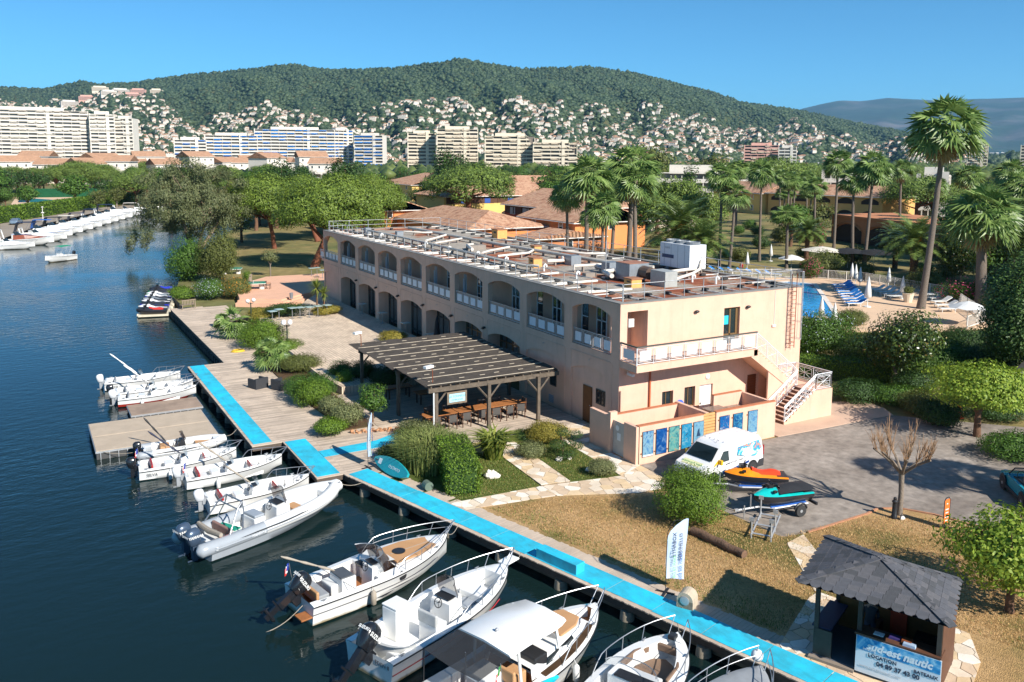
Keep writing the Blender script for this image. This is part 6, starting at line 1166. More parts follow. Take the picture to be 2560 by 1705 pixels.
def trailer(lab, x, y, rz):
 t = thing('boat_trailer', lab, 'trailer', (x, y, GZ-.012), rz); b_ = MB(); b_.tube([(2.3, 0, .38), (1.2, 0, .38), (.6, -.4, .38), (-1.2, -.42, .38)], .045, 4); b_.tube([(1.2, 0, .38), (.6, .4, .38), (-1.2, .42, .38)], .045, 4)
 for xx in (.6, -.4, -1.15): b_.tube([(xx, -.42, .38), (xx, .42, .38)], .035, 4)
 b_.tube([(1.6, 0, .38), (1.6, 0, 1.0)], .035, 4); b_.tube([(-.5, -.75, .3), (-.5, .75, .3)], .035, 5); b_.tube([(2.0, .1, .02), (2.0, .1, .6)], .03, 5); b_.box((2.35, 0, .4), (.2, .1, .1)); b_.build('frame', M_GALV, t)
 for s in (-1, 1):
  wheel(t, -.5, s*.78, .27, .15); b_ = MB(); b_.tube([(-.5+.34*math.cos(a), s*.78, .27+.34*math.sin(a)) for a in [R(15+150*k/8) for k in range(9)]], .05, 6); b_.build('mudguard', M_BLACK, t); b_ = MB(); b_.box((-.2, s*.3, .43), (1.9, .1, .05)); b_.build('bunk', mat('blue_bunk', '2a62b8', .7), t)
 b_ = MB(); b_.box((-1.5, 0, .4), (.1, 1.3, .12)); b_.build('light_bar', M_BLACK, t); return t
trailer('galvanised trailer under the orange jet ski beside the van', .75, -9.75, R(148)); trailer('galvanised trailer with black mudguards under the turquoise jet ski', .15, -12.0, R(171))
j = make_jetski('orange and red jet ski on a trailer beside the white van', jc['org'], jc['blk'], jc['oran']); j.location = (.85, -9.75, GZ+.42); j.rotation_euler = (0, 0, R(148)); j = make_jetski('turquoise and black jet ski on the trailer nearest the dry lawn', jc['tea'], jc['blk'], jc['blk']); j.location = (.15, -12.0, GZ+.42); j.rotation_euler = (0, 0, R(171))
cv = MB(); cv.loft([[(x, y, 1.0+.2*max(0, 1-abs(x+.3))*max(0, 1-abs(y)*1.5)-.12*abs(y)) for y in (-.55, -.3, 0, .3, .55)] for x in (-1.4, -.9, -.4, .1, .5)]); o = cv.build('jet_ski_cover', mat('black_cover', (.02, .02, .022), .7, var=.2), None, 60, loc=(.25, -12.0, GZ+.1)); o.rotation_euler = (0, 0, R(171)); tag(o, 'black cover thrown over the rear of the turquoise jet ski', 'cover')
rk = thing('trailer_rack', 'empty galvanised trailer frame with upright posts at the lawn corner', 'trailer', (-1.75, -13.0, GZ-.012), R(215)); b_ = MB(); b_.tube([(-1.2, -.4, .2), (1.4, -.4, .2)], .045, 4); b_.tube([(-1.2, .4, .2), (1.4, .4, .2)], .045, 4)
for x in (-1.0, .2, 1.2): b_.tube([(x, -.45, .2), (x, .45, .2)], .04, 4)
for (x, y, h) in ((-1.0, -.4, .95), (.2, .4, .9), (1.3, -.4, .85), (1.3, .4, .9)): b_.tube([(x, y, .0), (x, y, h)], .035, 4); b_.box((x, y, h), (.06, .2, .16))
b_.build('frame', M_GALV, rk)
K1, K2, K3, K4 = Vector((-8.42, -20.63, 0)), Vector((-6.66, -24.64, 0)), Vector((-3.89, -23.08, 0)), Vector((-5.0, -18.85, 0)); KC = (K1+K2+K3+K4)/4
ks = thing('rental_kiosk', 'wooden rental kiosk with grey shingled roof and sea banner on its counter', 'kiosk', (KC.x, KC.y, GZ)); kd = (K2-K1).normalized(); kn = Vector((-kd.y, kd.x, 0)); ka = math.atan2(kd.y, kd.x)
if kn.dot(KC-K1) < 0: kn = -kn
def kp(a, d, z=0): p = K1+kd*a+kn*d-KC; return (p.x, p.y, z)
M_SHIN = [mat('shingle_%d' % k, c, .9, var=.15, vs=4, bump=.3, bs=60) for k, c in enumerate(('4a4b4e', '54555a', '5c5b5e'))]; M_KW = mat('kiosk_wood', '5a3a28', .7, var=.2, vs=4); M_KP = mat('kiosk_post', '3f3a33', .7, var=.2)
EZ, AZ = 2.7, 3.42; apex = Vector((0, 0, AZ)); cor = [Vector((k.x-KC.x, k.y-KC.y, EZ)) for k in (K1, K2, K3, K4)]
rf = MB()
for i in range(4): rf.add([cor[i], cor[(i+1) % 4], apex], [(0, 1, 2) if (cor[(i+1) % 4]-cor[i]).cross(apex-cor[i]).z > 0 else (2, 1, 0)])
rf.add([c-Vector((0, 0, .06)) for c in cor], [(0, 1, 2, 3)]); ro = rf.build('roof', mat('roof_board', '3a3230', .9), ks)
hx = MB(); hw, hh = .165, .15; hx.prism([(-hw, .14), (-hw, -.05), (-hw*.45, -hh), (hw*.45, -hh), (hw, -.05), (hw, .14)], .0, .014); hme = [hx.mesh('shingle', m) for m in M_SHIN]
for i in range(4):
 a, c = cor[i], cor[(i+1) % 4]; e = (c-a).normalized(); mid = (a+c)/2; up_ = (apex-mid); up_ -= e*up_.dot(e); H_ = up_.length; up_.normalize(); nn = e.cross(up_)
 if nn.z < 0: nn = -nn
 flip = 1 if e.cross(up_).z > 0 else -1; nr = int(H_/.2)
 for r_ in range(nr+1):
  v = .08+r_*.2; half = (c-a).length/2*(1-v/H_)-.1
  if half < .02: continue
  off = (apex-mid).dot(e)*(v/H_); x = -half+(r_ % 2)*.17
  while x < half+.02:
   p = mid+e*(x+off)+up_*v+nn*(.008+.004*(r_ % 2)); o = obj('shingle', rnd.choice(hme), ro); X = e*flip; Mx = Matrix(((X.x, up_.x, nn.x, p.x), (X.y, up_.y, nn.y, p.y), (X.z, up_.z, nn.z, p.z), (0, 0, 0, 1))); o.matrix_local = Mx @ Matrix.Rotation(R(rnd.uniform(-1.5, 1.5)), 4, 'Z') @ Matrix.Rotation(R(1.2), 4, 'X'); x += .34
for i in range(4):
 a = cor[i]
 for k in range(9): hc = MB(); d_ = (apex-a); p = a+d_*(k+.4)/9; hc.box((0, 0, 0), (d_.length/8.6, .3, .03)); o = hc.build('hip_cap', M_SHIN[k % 3], ro); o.location = p+Vector((0, 0, .012)); o.rotation_euler = d_.to_track_quat('X', 'Z').to_euler()
for (a, d) in ((.45, .7), (1.75, .72), (4.0, .68), (.5, 2.9), (4.0, 2.8)): b_ = MB(); p = kp(a, d); b_.box((p[0], p[1], 1.36), (.13, .13, 2.72), ka); b_.build('post', M_KP, ks)
fl_ = MB(); fl_.prism([kp(.35, .6)[:2], kp(4.05, .6)[:2], kp(4.05, 2.95)[:2], kp(.35, 2.95)[:2]], 0, .12); fl_.build('floor', mat('kiosk_floor', '6f7176', .7), ks)
st_ = MB(); st_.prism([kp(.3, .42)[:2], kp(1.7, .42)[:2], kp(1.7, .6)[:2], kp(.3, .6)[:2]], 0, .1); st_.build('step', mat('stone_step', '8a7d70', .9), ks)
def kbox(a0, a1, d0, d1, z0_, z1_, name, m): b_ = MB(); b_.prism([kp(a0, d0)[:2], kp(a1, d0)[:2], kp(a1, d1)[:2], kp(a0, d1)[:2]], z0_, z1_); return b_.build(name, m, ks)
kbox(1.7, 4.05, .55, .66, .12, 1.3, 'counter_front', M_KW); kbox(1.66, 4.1, .5, 1.1, 1.3, 1.35, 'counter_top', M_KW); kbox(4.0, 4.08, .66, 2.9, .12, 2.6, 'side_wall', M_KW); kbox(.45, 4.0, 2.86, 2.94, .12, 2.6, 'back_wall', mat('orange_wood', '8a5526', .7, var=.2, vs=3)); kbox(.42, .5, .75, 2.8, .12, 1.0, 'side_counter', mat('navy_panel', '1c2a4a', .6)); kbox(.3, .9, .7, 2.6, 1.0, 1.05, 'side_counter_top', mat('navy_panel', '1c2a4a', .6)); kbox(.42, .95, .62, .7, .12, 1.0, 'side_counter_end', M_KP)
kbox(1.7, 2.0, 1.1, 2.7, .12, .9, 'shelf', M_KW); kbox(3.0, 3.9, 2.2, 2.8, .12, .8, 'desk', M_BLACK); kbox(2.2, 2.7, 2.72, 2.85, .5, 1.5, 'life_jackets', mat('orange_red', 'd2421c', .7))
kf = kbox(1.72, 4.12, .50, .535, .1, 1.28, 'banner', mat('banner_white', (.68, .72, .76), .5, var=.02))
bz = MB(); bz.prism([kp(1.74, .494)[:2], kp(4.1, .494)[:2], kp(4.1, .499)[:2], kp(1.74, .499)[:2]], .85, 1.27); bz.build('banner_sea', mixmat('banner_sea', ['1c5fa0', '3b98cc', '9fcfe4', '5a6aa0'], 1.6, .5, pos=[.3, .48, .6, .72], distort=1.5), kf)
up3 = (0, 0, 1); Wm, Dm = mat('print_white', (.75, .78, .8), .5, var=0), mat('print_navy', '26324a', .5, var=0)
def kt(body, a, z, size, m, **kw): put_text('lettering', body, size, m, kf, kp(a, .488, z), tuple(kd), up3, **kw)
kt('sud-est nautic', 2.95, 1.03, .33, Wm, shear=.25, bold=.012); kt('boating', 2.12, .92, .13, Wm); kt('LOCATION', 2.5, .74, .16, Dm, bold=.004); kt('04 89 37 43 00', 2.95, .54, .2, Dm, bold=.008); kt('BATEAUX', 3.72, .7, .15, Dm, bold=.004); kt('www.sud-est-nautic.com', 2.45, .34, .12, mat('print_grey', (.45, .48, .52), .5));
for k, c in enumerate(('9a4a8a', '26324a', 'c8283a')):
 b_ = MB(); p = kp(3.6+k*.16, .487, .16); b_.box(p, (.1, .004, .1), ka); b_.build('social_icon', mat('icon_'+c, c, .5), kf)
for k, (a, d, c, sz, nm, lab) in enumerate(((2.3, .8, 'e6e6e2', (.3, .22, .02), 'leaflet_stack', 'white leaflets on the kiosk counter'), (2.75, .85, '3a2f6a', (.34, .24, .06), 'folded_shirt', 'folded purple shirt on the kiosk counter'), (3.1, .82, '8a4a2a', (.3, .26, .1), 'wooden_tray', 'brown wooden tray on the kiosk counter'), (3.2, .66, '9fb4cc', (.36, .2, .08), 'plastic_box', 'pale blue plastic box at the counter edge'))):
 b_ = MB(); b_.box((0, 0, sz[2]/2), sz, ka, taper=.92); p = kp(a, d); tag(b_.build(nm, mat('counter_'+c, c, .6), None, loc=(p[0]+KC.x, p[1]+KC.y, GZ+1.35)), lab, nm.split('_')[-1])
def person(name, lab, loc, rz, joints, edges, radii, shirt, hair, cut=None, skin=(.42, .26, .18), shorts=(.03, .04, .07), zs=(.9, 1.42)):
 me = bpy.data.meshes.new(name); me.from_pydata(joints, edges, []); o = bpy.data.objects.new('body', me); COL.objects.link(o); o.modifiers.new('skin', 'SKIN'); o.modifiers.new('sub', 'SUBSURF').levels = 1; o.modifiers['sub'].render_levels = 1
 if not me.skin_vertices: me.attributes.new
 bm_ = bmesh.new(); bm_.from_mesh(me); ly = bm_.verts.layers.skin.verify()
 for v, r_ in zip(bm_.verts, radii): v[ly].radius = (r_, r_)
 bm_.verts.ensure_lookup_table(); bm_.verts[0][ly].use_root = True; bm_.to_mesh(me); bm_.free()
 dg = bpy.context.evaluated_depsgraph_get(); m2 = bpy.data.meshes.new_from_object(o.evaluated_get(dg)); bpy.data.objects.remove(o)
 ms = [mat(name+'_skin'+lab[:14], skin, .6, var=.05), mat('shirt_'+str(shirt), shirt, .8, var=.1), mat('shorts_'+str(shorts), shorts, .8, var=.1), mat('hair_'+str(hair), hair, .7, var=.2)]
 m2.materials.clear()
 for k in ms: m2.materials.append(k)
 for p in m2.polygons:
  c = p.center; p.use_smooth = True; p.material_index = 1 if zs[0] < c.z < zs[1] and (abs(c.y) < .27) else 2 if .45 < c.z <= zs[0] and abs(c.y) < .25 else 3 if c.z > zs[1]+.24 else 0
 t = thing('person', lab, 'person', loc, rz); obj('body', m2, t); return t
JT = [(0, 0, .95), (0, 0, 1.15), (0, 0, 1.38), (.01, 0, 1.5), (.03, 0, 1.62), (.03, 0, 1.74), (0, .17, 1.4), (.05, .24, 1.12), (.18, .22, .95), (0, -.17, 1.4), (.05, -.24, 1.12), (.2, -.2, .98), (0, .1, .9), (.03, .11, .5), (0, .12, .08), (.12, .12, .03), (0, -.1, .9), (-.03, -.11, .5), (-.03, -.12, .08), (.1, -.12, .03)]
ED = [(0, 1), (1, 2), (2, 3), (3, 4), (4, 5), (2, 6), (6, 7), (7, 8), (2, 9), (9, 10), (10, 11), (0, 12), (12, 13), (13, 14), (14, 15), (0, 16), (16, 17), (17, 18), (18, 19)]
RD = [.15, .14, .15, .06, .09, .08, .065, .045, .035, .065, .045, .035, .09, .065, .045, .035, .09, .065, .045, .035]
p = kp(1.75, 2.0); person('kiosk_person', 'person in dark clothes standing inside the kiosk', (p[0]+KC.x, p[1]+KC.y, GZ+.12), ka+R(100), JT, ED, RD, (.02, .02, .03), (.02, .015, .01), skin=(.35, .2, .14))
p = gp('J', 620, 1180, PZ); pr_ = person('pool_person', 'person in a red shirt beyond the pool fence', (p.x, p.y, PZ-.24), R(200), JT, ED, RD, (.5, .03, .03), (.03, .02, .015))
def feather(lab, base, h, w, ang, texts, hb_=.55, lean=.0):
 t = thing('feather_flag', lab, 'flag', base, ang); b_ = MB(); pole = [(0, 0, 0), (0, 0, h*.6), (.02, 0, h*.85), (w*.35, 0, h), (w*.8, 0, h*.985)]; b_.tube(pole, .014, 5); b_.build('pole', M_BLACK, t); b_ = MB(); b_.box((0, 0, .02), (.7, .08, .03), R(45)); b_.box((0, 0, .025), (.7, .08, .03), R(-45)); b_.build('base', M_BLACK, t)
 s_ = MB(); rows = []
 for k in range(13):
  u = k/12; z = hb_+(h-hb_)*u; x0 = 0.01 if u < .7 else .01+w*.75*((u-.7)/.3)**2.2; x1 = w*(.86+.14*u); wv = .035*math.sin(u*6); rows.append([(x0+(x1-x0)*q_/4, .03*math.sin(q_*1.4+u*4)+wv, z-.12*(1-u)*q_/4) for q_ in range(5)])
 s_.loft(rows); sl_ = s_.build('sail', mat('flag_cloth', (.5, .6, .74), .6, var=.08, vs=2), t, 60)
 for (body, z, x, size, c) in texts:
  for sd in (1, -1): put_text('lettering', body, size, mat('flag_print_'+c, c, .6, var=0), sl_, (x if sd > 0 else x+.0, -.075*sd, z), (0, 0, 1) if sd > 0 else (0, 0, 1), (-1, 0, 0) if sd > 0 else (1, 0, 0), ext=.001)
 return t
FT = [('ETHABOX', 1.85, .28, .2, '33405e'), ('MARINELLO', 1.75, .55, .19, '3a3a5a'), ('BIG ET MAKE', 1.0, .3, .15, '5ab84a'), ('sud est nautic', 1.0, .55, .2, '2a62b0')]
feather('white feather flag with rental lettering on the dry lawn edge', (-9.17, -15.25, GZ), 2.75, .85, R(-12), FT); feather('white feather flag edge on beside the turquoise paddle board', (-14.2, 2.16, GZ), 2.7, .7, R(52), FT)
b_ = MB(); b_.lathe([(.14, 0), (.14, .12), (.11, .16), (.1, .72), (.13, .75), (.13, .8), (.07, .86), (.08, .93), (.03, .98)], n=14); tag(b_.build('bollard', M_BLACK, None, 40, loc=(4.02, -15.02, GZ)), 'black cast iron bollard beside the bare tree', 'bollard')
os_ = thing('orange_sign', 'small orange banner sign on a cross foot at the lawn edge', 'sign', (5.08, -16.78, GZ), R(2)); b_ = MB(); b_.tube([(-.2, 0, .1), (-.2, 0, 1.25), (-.1, 0, 1.38), (.1, 0, 1.38), (.2, 0, 1.25), (.2, 0, .1), (-.2, 0, .1)], .02, 5); b_.box((0, 0, .03), (.7, .06, .04), R(45)); b_.box((0, 0, .035), (.7, .06, .04), R(-45)); b_.tube([(0, 0, .03), (0, 0, .12)], .02, 5); b_.build('frame', M_BLACK, os_)
b_ = MB(); b_.box((0, 0, .75), (.36, .012, 1.1)); fo = b_.build('panel', mat('orange_panel', 'e5702a', .6), os_); b_ = MB()
for z, w_ in ((1.1, .1), (.85, .22), (.7, .2), (.5, .24), (.35, .18)): b_.box((0, -.01, z), (w_, .004, .045)); b_.box((0, .01, z), (w_, .004, .045))
b_.build('print', M_WHITEP, fo)
lg = MB(); a, c = Vector((-4.93, -11.87, 0)), Vector((-4.6, -14.6, 0)); pts = [Vector((0, 0, .16)).lerp(Vector((*(c-a)[:2], .13)), k/9)+Vector((rnd.uniform(-.04, .04), 0, rnd.uniform(-.02, .02))) for k in range(10)]; lg.tube(pts, [.17, .19, .18, .18, .17, .19, .17, .16, .15, .17], 9); tag(lg.build('driftwood_log', mat('driftwood', '6b5240', .9, var=.35, vs=5, bump=.8, bs=12), None, 60, loc=(a.x, a.y, GZ)), 'weathered driftwood log lying on the dry lawn', 'log')
sl2 = thing('stone_lamp', 'round topped stone garden lamp beside the boardwalk', 'lamp', (-9.1, -16.35, GZ), R(30)); b_ = MB(); b_.loft([[(y, .3*math.cos(a), .3+.3*math.sin(a)) for a in [R(180*k/10) for k in range(11)]] for y in (-.28, .28)]); n = 11
for s in (-.28, .28): b_.add([(s, .3*math.cos(R(180*k/10)), .3+.3*math.sin(R(180*k/10))) for k in range(11)]+[(s, -.3, 0), (s, .3, 0)], [tuple(range(13))])
b_.bb(-.28, .28, -.3, .3, 0, .3); b_.build('body', mat('pale_stone', 'b9ab95', .9, var=.15, bump=.4, bs=25), sl2); b_ = MB(); b_.lathe([(.17, 0), (.17, .02), (.1, .03)], n=12, T=TR(-.285, 0, .32, ry=R(-90))); b_.build('lens', M_GALV, sl2)
pb = MB(); rows = []
for k in range(17):
 u = k/16; w_ = .41*math.sin(math.pi*min(.985, .02+u*.965))**.55; x = 3.15*u-1.57; rk_ = .1*max(0, u-.8)/.2*0; rows.append([(x, -w_, 0), (x, -w_*.92, .06), (x, w_*.92, .06), (x, w_, 0), (x, w_*.92, -.06), (x, -w_*.92, -.06)])
pb.loft(rows, close=True); pb.add(rows[0], [tuple(range(5, -1, -1))]); pb.add(rows[-1], [tuple(range(6))]); sup = thing('paddle_board', 'turquoise paddle board standing on its edge against the grasses', 'paddle board', (-13.5, .72, GZ)); o = pb.build('board', mat('teal_board', '1f9aa2', .35, var=.08, vs=3), sup, 50)
o.location = (0, 0, .4); o.rotation_euler = (R(-62), 0, R(-81)+math.pi); tx = put_text('lettering', 'COASTO', .22, mat('print_white', (.75, .78, .8), .5, var=0), o, (-.35, 0, .066), (1, 0, 0), (0, 1, 0), spacing=1.2); b_ = MB(); b_.box((1.0, 0, .065), (.28, .28, .004)); b_.build('sticker', M_WHITEP, o); b_ = MB(); b_.box((1.28, 0, .1), (.2, .04, .12)); b_.build('fin', M_BLACK, o)
hr = MB(); hr.tube([(0, -.2, .22), (0, .2, .22)], .22, 14); tag(hr.build('hose_reel', mat('grey_green_drum', '5f6f62', .6), None, loc=(-12.75, -2.0, GZ)), 'grey green drum lying between the board and the hedge', 'drum')
# ================================================================ vegetation
def quads(name, V, m, tri=False):
 """V: (N,4,3) or (N,3,3) separate faces"""
 V = np.asarray(V, dtype=np.float32); N_, k = V.shape[0], V.shape[1]; me = bpy.data.meshes.new(name); me.vertices.add(N_*k); me.vertices.foreach_set('co', V.reshape(-1)); me.loops.add(N_*k); me.loops.foreach_set('vertex_index', np.arange(N_*k, dtype=np.int32)); me.polygons.add(N_); me.polygons.foreach_set('loop_start', np.arange(0, N_*k, k, dtype=np.int32)); me.update(calc_edges=True); me.materials.append(m); return me
def unit(a): return a/np.maximum(1e-9, np.linalg.norm(a, axis=-1, keepdims=True))
def leaves(C, Nn, size, asp=.5, axis=None, jit=.35):
 n = len(C); a = rng.normal(size=(n, 3)) if axis is None else axis+rng.normal(size=(n, 3))*jit; a = unit(a-Nn*np.sum(a*Nn, 1, keepdims=True)); b = np.cross(Nn, a); s = size*(rng.uniform(.7, 1.3, (n, 1)) if np.isscalar(size) else size[:, None])
 return np.stack([C-a*s*.5, C+b*s*asp*.5, C+a*s*.5, C-b*s*asp*.5], 1)
def blob_leaves(blobs, dens, size, asp=.5, shell=.55, up=.25, flat=.6, axis=None, jit=.35):
 out = []; C0 = np.mean([c for c, r in blobs], 0)
 for (c, r) in blobs:
  r = np.array(r if hasattr(r, '__len__') else (r, r, r), float); n = max(12, int(dens*4*math.pi*(r[0]*r[1]*r[2])**(2/3)/(size*size*asp))); d = unit(rng.normal(size=(n, 3))); rad = shell+(1.04-shell)*rng.uniform(0, 1, (n, 1))**.6
  P = np.array(c)+d*r*rad*(1+.1*np.sin(d[:, :1]*9+d[:, 1:2]*7)); Nn = unit(d*flat+unit(P-C0)*.55+rng.normal(size=(n, 3))*.42+np.array([0, 0, up])); ax = None
  if axis == 'out': ax = d+np.array([0, 0, .4])
  elif axis == 'down': ax = np.tile([0, 0, -1.0], (n, 1))
  out.append(leaves(P, Nn, size, asp, ax, jit))
 return np.concatenate(out)
def limbs(mb, base, h, r0, n, spread, tips=None, lean=(0, 0), z1=.5):
 top = Vector((base[0]+lean[0], base[1]+lean[1], h*z1)); mid = Vector(base).lerp(top, .5)+Vector((rnd.uniform(-.1, .1)*r0*4, rnd.uniform(-.1, .1)*r0*4, 0)); mb.tube([base, mid, top], [r0*1.25, r0, r0*.8], 9)
 for k in range(n):
  e = Vector(tips[k]) if tips else Vector((top.x+spread*math.cos(k*6.283/n+.4), top.y+spread*math.sin(k*6.283/n+.4), h*rnd.uniform(.7, .85))); s_ = mid.lerp(top, rnd.uniform(.3, 1)); m_ = s_.lerp(e, .5)+Vector((0, 0, -.05*h*rnd.uniform(-.4, 1))); mb.tube([s_, m_, e], [r0*.55, r0*.38, r0*.12], 6)
BARK = mat('bark_brown', '6b4f3c', .95, var=.3, vs=4, bump=.8, bs=14); BARKG = mat('bark_grey', '7d7164', .95, var=.25, vs=5, bump=.6, bs=18); BARKP = mat('bark_pine', '7a4a35', .95, var=.3, vs=3, bump=1, bs=9); BARKE = mat('bark_eucalyptus', 'a08a76', .85, var=.3, vs=2)
PALMT = mat('palm_trunk', '6e6359', .95, var=.2, vs=8, bump=.8, bs=25)
LF = dict(pine=leafmat('needles_pine', '3e521a', '70822f', trans=.12), pinef=leafmat('needles_far', '3f5226', '6f8234', trans=.1), euc=leafmat('leaf_eucalyptus', '525a3a', '7a8056', '8a7a54'), broad=leafmat('leaf_broad', '2f4a1c', '5a7a2c'), dark=leafmat('leaf_dark', '26391c', '44602a'), mag=leafmat('leaf_magnolia', '24381a', '5a6a2c', 'a07a48', trans=.12, rough=.3), lime=leafmat('leaf_lime', '5a7620', '93a23a'), hedge=leafmat('leaf_hedge', '3a5218', '6f8a2a'), olive=leafmat('leaf_olive', '565e3a', '83875a'), grass=leafmat('blade_grass', '5a6a34', '8a9054'), cyp=leafmat('leaf_cypress', '2f4520', '4f682e', trans=.05), palm=leafmat('frond_palm', '45602a', '7d9050', trans=.25, rough=.4), palmd=leafmat('frond_dry', '8a7a52', 'a8956a'), phx=leafmat('frond_phoenix', '42562a', '6f8040', trans=.2, rough=.4), strap=leafmat('leaf_strap', '4f6224', '8f9444'), pink=leafmat('flower_pink', 'c8386a', 'e06a90'), orange=leafmat('fruit_orange', 'd87a1a', 'e8a02a', trans=.1), blue=leafmat('flower_pale', 'b8c4dc', 'e0e4ea'), olv=leafmat('leaf_olive_dark', '4a5228', '6a7038'), dry=leafmat('leaf_yellowing', '6a6a2a', '9a8a3a'))
def plant(name, lab, cat, loc, parts, rz=0, scale=1, grp=None):
 t = thing(name, lab, cat, loc, rz, grp); t.scale = (scale,)*3 if not isinstance(scale, tuple) else scale
 for nm, me in parts: obj(nm, me, t, kind='stuff' if nm in ('flowers', 'berries', 'fruit') else None)
 return t
def tpl_round(h, w, lf, size, dens=.55, nb=14, trunk=.35, bark=BARK, asp=.55, flatten=.8, tr=.14, seed=0):
 rs = np.random.default_rng(seed+5); bl = []; zc = h*(trunk+(1-trunk)*.5); rz_ = h*(1-trunk)*.5
 for k in range(nb):
  d = unit(rs.normal(size=3)); q_ = rs.uniform(.25, .68); bl.append(((d[0]*w/2*q_, d[1]*w/2*q_, zc+d[2]*rz_*q_), (w*rs.uniform(.17, .27), w*rs.uniform(.17, .27), rz_*rs.uniform(.3, .48)*flatten)))
 bl.append(((0, 0, zc), (w*.3, w*.3, rz_*.7))); tb = MB(); limbs(tb, (0, 0, -.1), h, tr, 6, w*.22, z1=trunk+.12)
 return [('trunk', tb.mesh('trunk', bark, 60)), ('crown', quads('crown', blob_leaves(bl, dens, size, asp), lf))]
def tpl_pine(h, w, size, lf, dens=.5, seed=1, trunk_r=.38, lean=(0, 0)):
 rs = np.random.default_rng(seed); bl = []; tips = []
 for k in range(44):
  a = rs.uniform(0, 6.283); q_ = math.sqrt(rs.uniform(0, 1))*.86; x, y = w/2*q_*math.cos(a)+lean[0], w/2*q_*math.sin(a)+lean[1]; z = h*(.86-.3*q_*q_)+rs.uniform(-.1, .04)*h; bl.append(((x, y, z), (w*rs.uniform(.13, .19), w*rs.uniform(.13, .19), h*rs.uniform(.1, .15))))
  if k < 9: tips.append((x*.8, y*.8, z-h*.1))
 for k in range(12):
  a = k/12*6.283+rs.uniform(-.2, .2); x, y = w/2*.86*math.cos(a)+lean[0], w/2*.86*math.sin(a)+lean[1]; bl.append(((x, y, h*rs.uniform(.44, .6)), (w*.13, w*.13, h*.1)))
 tb = MB(); limbs(tb, (0, 0, -.1), h, trunk_r, 9, w*.3, tips, lean, .42); return [('trunk', tb.mesh('trunk', BARKP, 60)), ('crown', quads('crown', blob_leaves(bl, dens, size, .3, .5, .3, .6, 'out', .45), lf))]
def tpl_fanpalm(h, crown=2.3, nf=44, seed=3, trunk=(.26, .2), skirt=8, lean=(0, 0), dense=1.0):
 rs = np.random.default_rng(seed); tb = MB(); top = Vector((lean[0], lean[1], h-crown*.75)); pts = [Vector((0, 0, -.1)).lerp(top, k/8)+Vector((lean[0]*.12*math.sin(k/8*3.14), lean[1]*.12*math.sin(k/8*3.14), 0)) for k in range(9)]; tb.tube(pts, [trunk[0]*1.4]+[trunk[0]+(trunk[1]-trunk[0])*k/7 for k in range(8)], 9); tb.tube([top-Vector((0, 0, .5)), top+Vector((0, 0, .35))], [trunk[1]*1.1, trunk[1]*1.7], 8); F, D = [], []; pet = MB()
 for k in range(nf+skirt):
  dead = k >= nf; az = k*2.399+rs.uniform(-.2, .2); el = math.asin(max(-.97, min(.985, 1-1.62*k/nf))) if not dead else -1.15-rs.uniform(0, .3); el += rs.uniform(-.16, .16); L_ = crown*rs.uniform(.5, .66)*(1 if not dead else .8); R_ = crown*rs.uniform(.4, .5)*(1 if not dead else .75)
  o = np.array([math.cos(az)*math.cos(el), math.sin(az)*math.cos(el), math.sin(el)]); base = np.array(top)+np.array([0, 0, .15]); drop = .16*L_*(1 if el > -.5 else .3); hub = base+o*L_-np.array([0, 0, drop]); side = unit(np.cross(o, [0, 0, 1.0])+1e-6); pet.tube([base, base+o*L_*.5, hub], [.03, .022, .018], 4); ns = 11; o = unit(o-np.array([0, 0, .75*math.cos(el)*rs.uniform(.5, 1.3)])); upv = np.cross(side, o); rl_ = rs.uniform(-.7, .7); side, upv = side*math.cos(rl_)+upv*math.sin(rl_), upv*math.cos(rl_)-side*math.sin(rl_)
  for i in range(ns):
   a0 = -1.95+3.9*i/ns; a1 = -1.95+3.9*(i+1)/ns; am = (a0+a1)/2; f = lambda a, r_, dz: hub+(o*math.cos(a)+side*math.sin(a))*r_+upv*.12*r_*(abs(math.sin(a)))-np.array([0, 0, dz]); lst = D if dead else F; r1 = R_*.48; rr = R_*rs.uniform(.95, 1.2)
   lst.append([hub, f(a0, r1, .05*R_), f(am, r1*1.0, .0), f(am, r1, .0)]); lst.append([hub, f(am, r1, 0), f(a1, r1, .05*R_), f(a1, r1, .05*R_)]); lst.append([f(a0, r1, .05*R_), f(am, r1, 0), f(am, rr, .28*rr), f(a0+.03, r1*1.1, .1*R_)]); lst.append([f(am, r1, 0), f(a1, r1, .05*R_), f(a1-.03, r1*1.1, .1*R_), f(am, rr, .28*rr)])
 out = [('trunk', tb.mesh('trunk', PALMT, 60)), ('petioles', pet.mesh('petioles', LF['palm'])), ('crown', quads('crown', F, LF['palm']))]
 if D: out.append(('dry_skirt', quads('dry_skirt', D, LF['palmd'])))
 return out
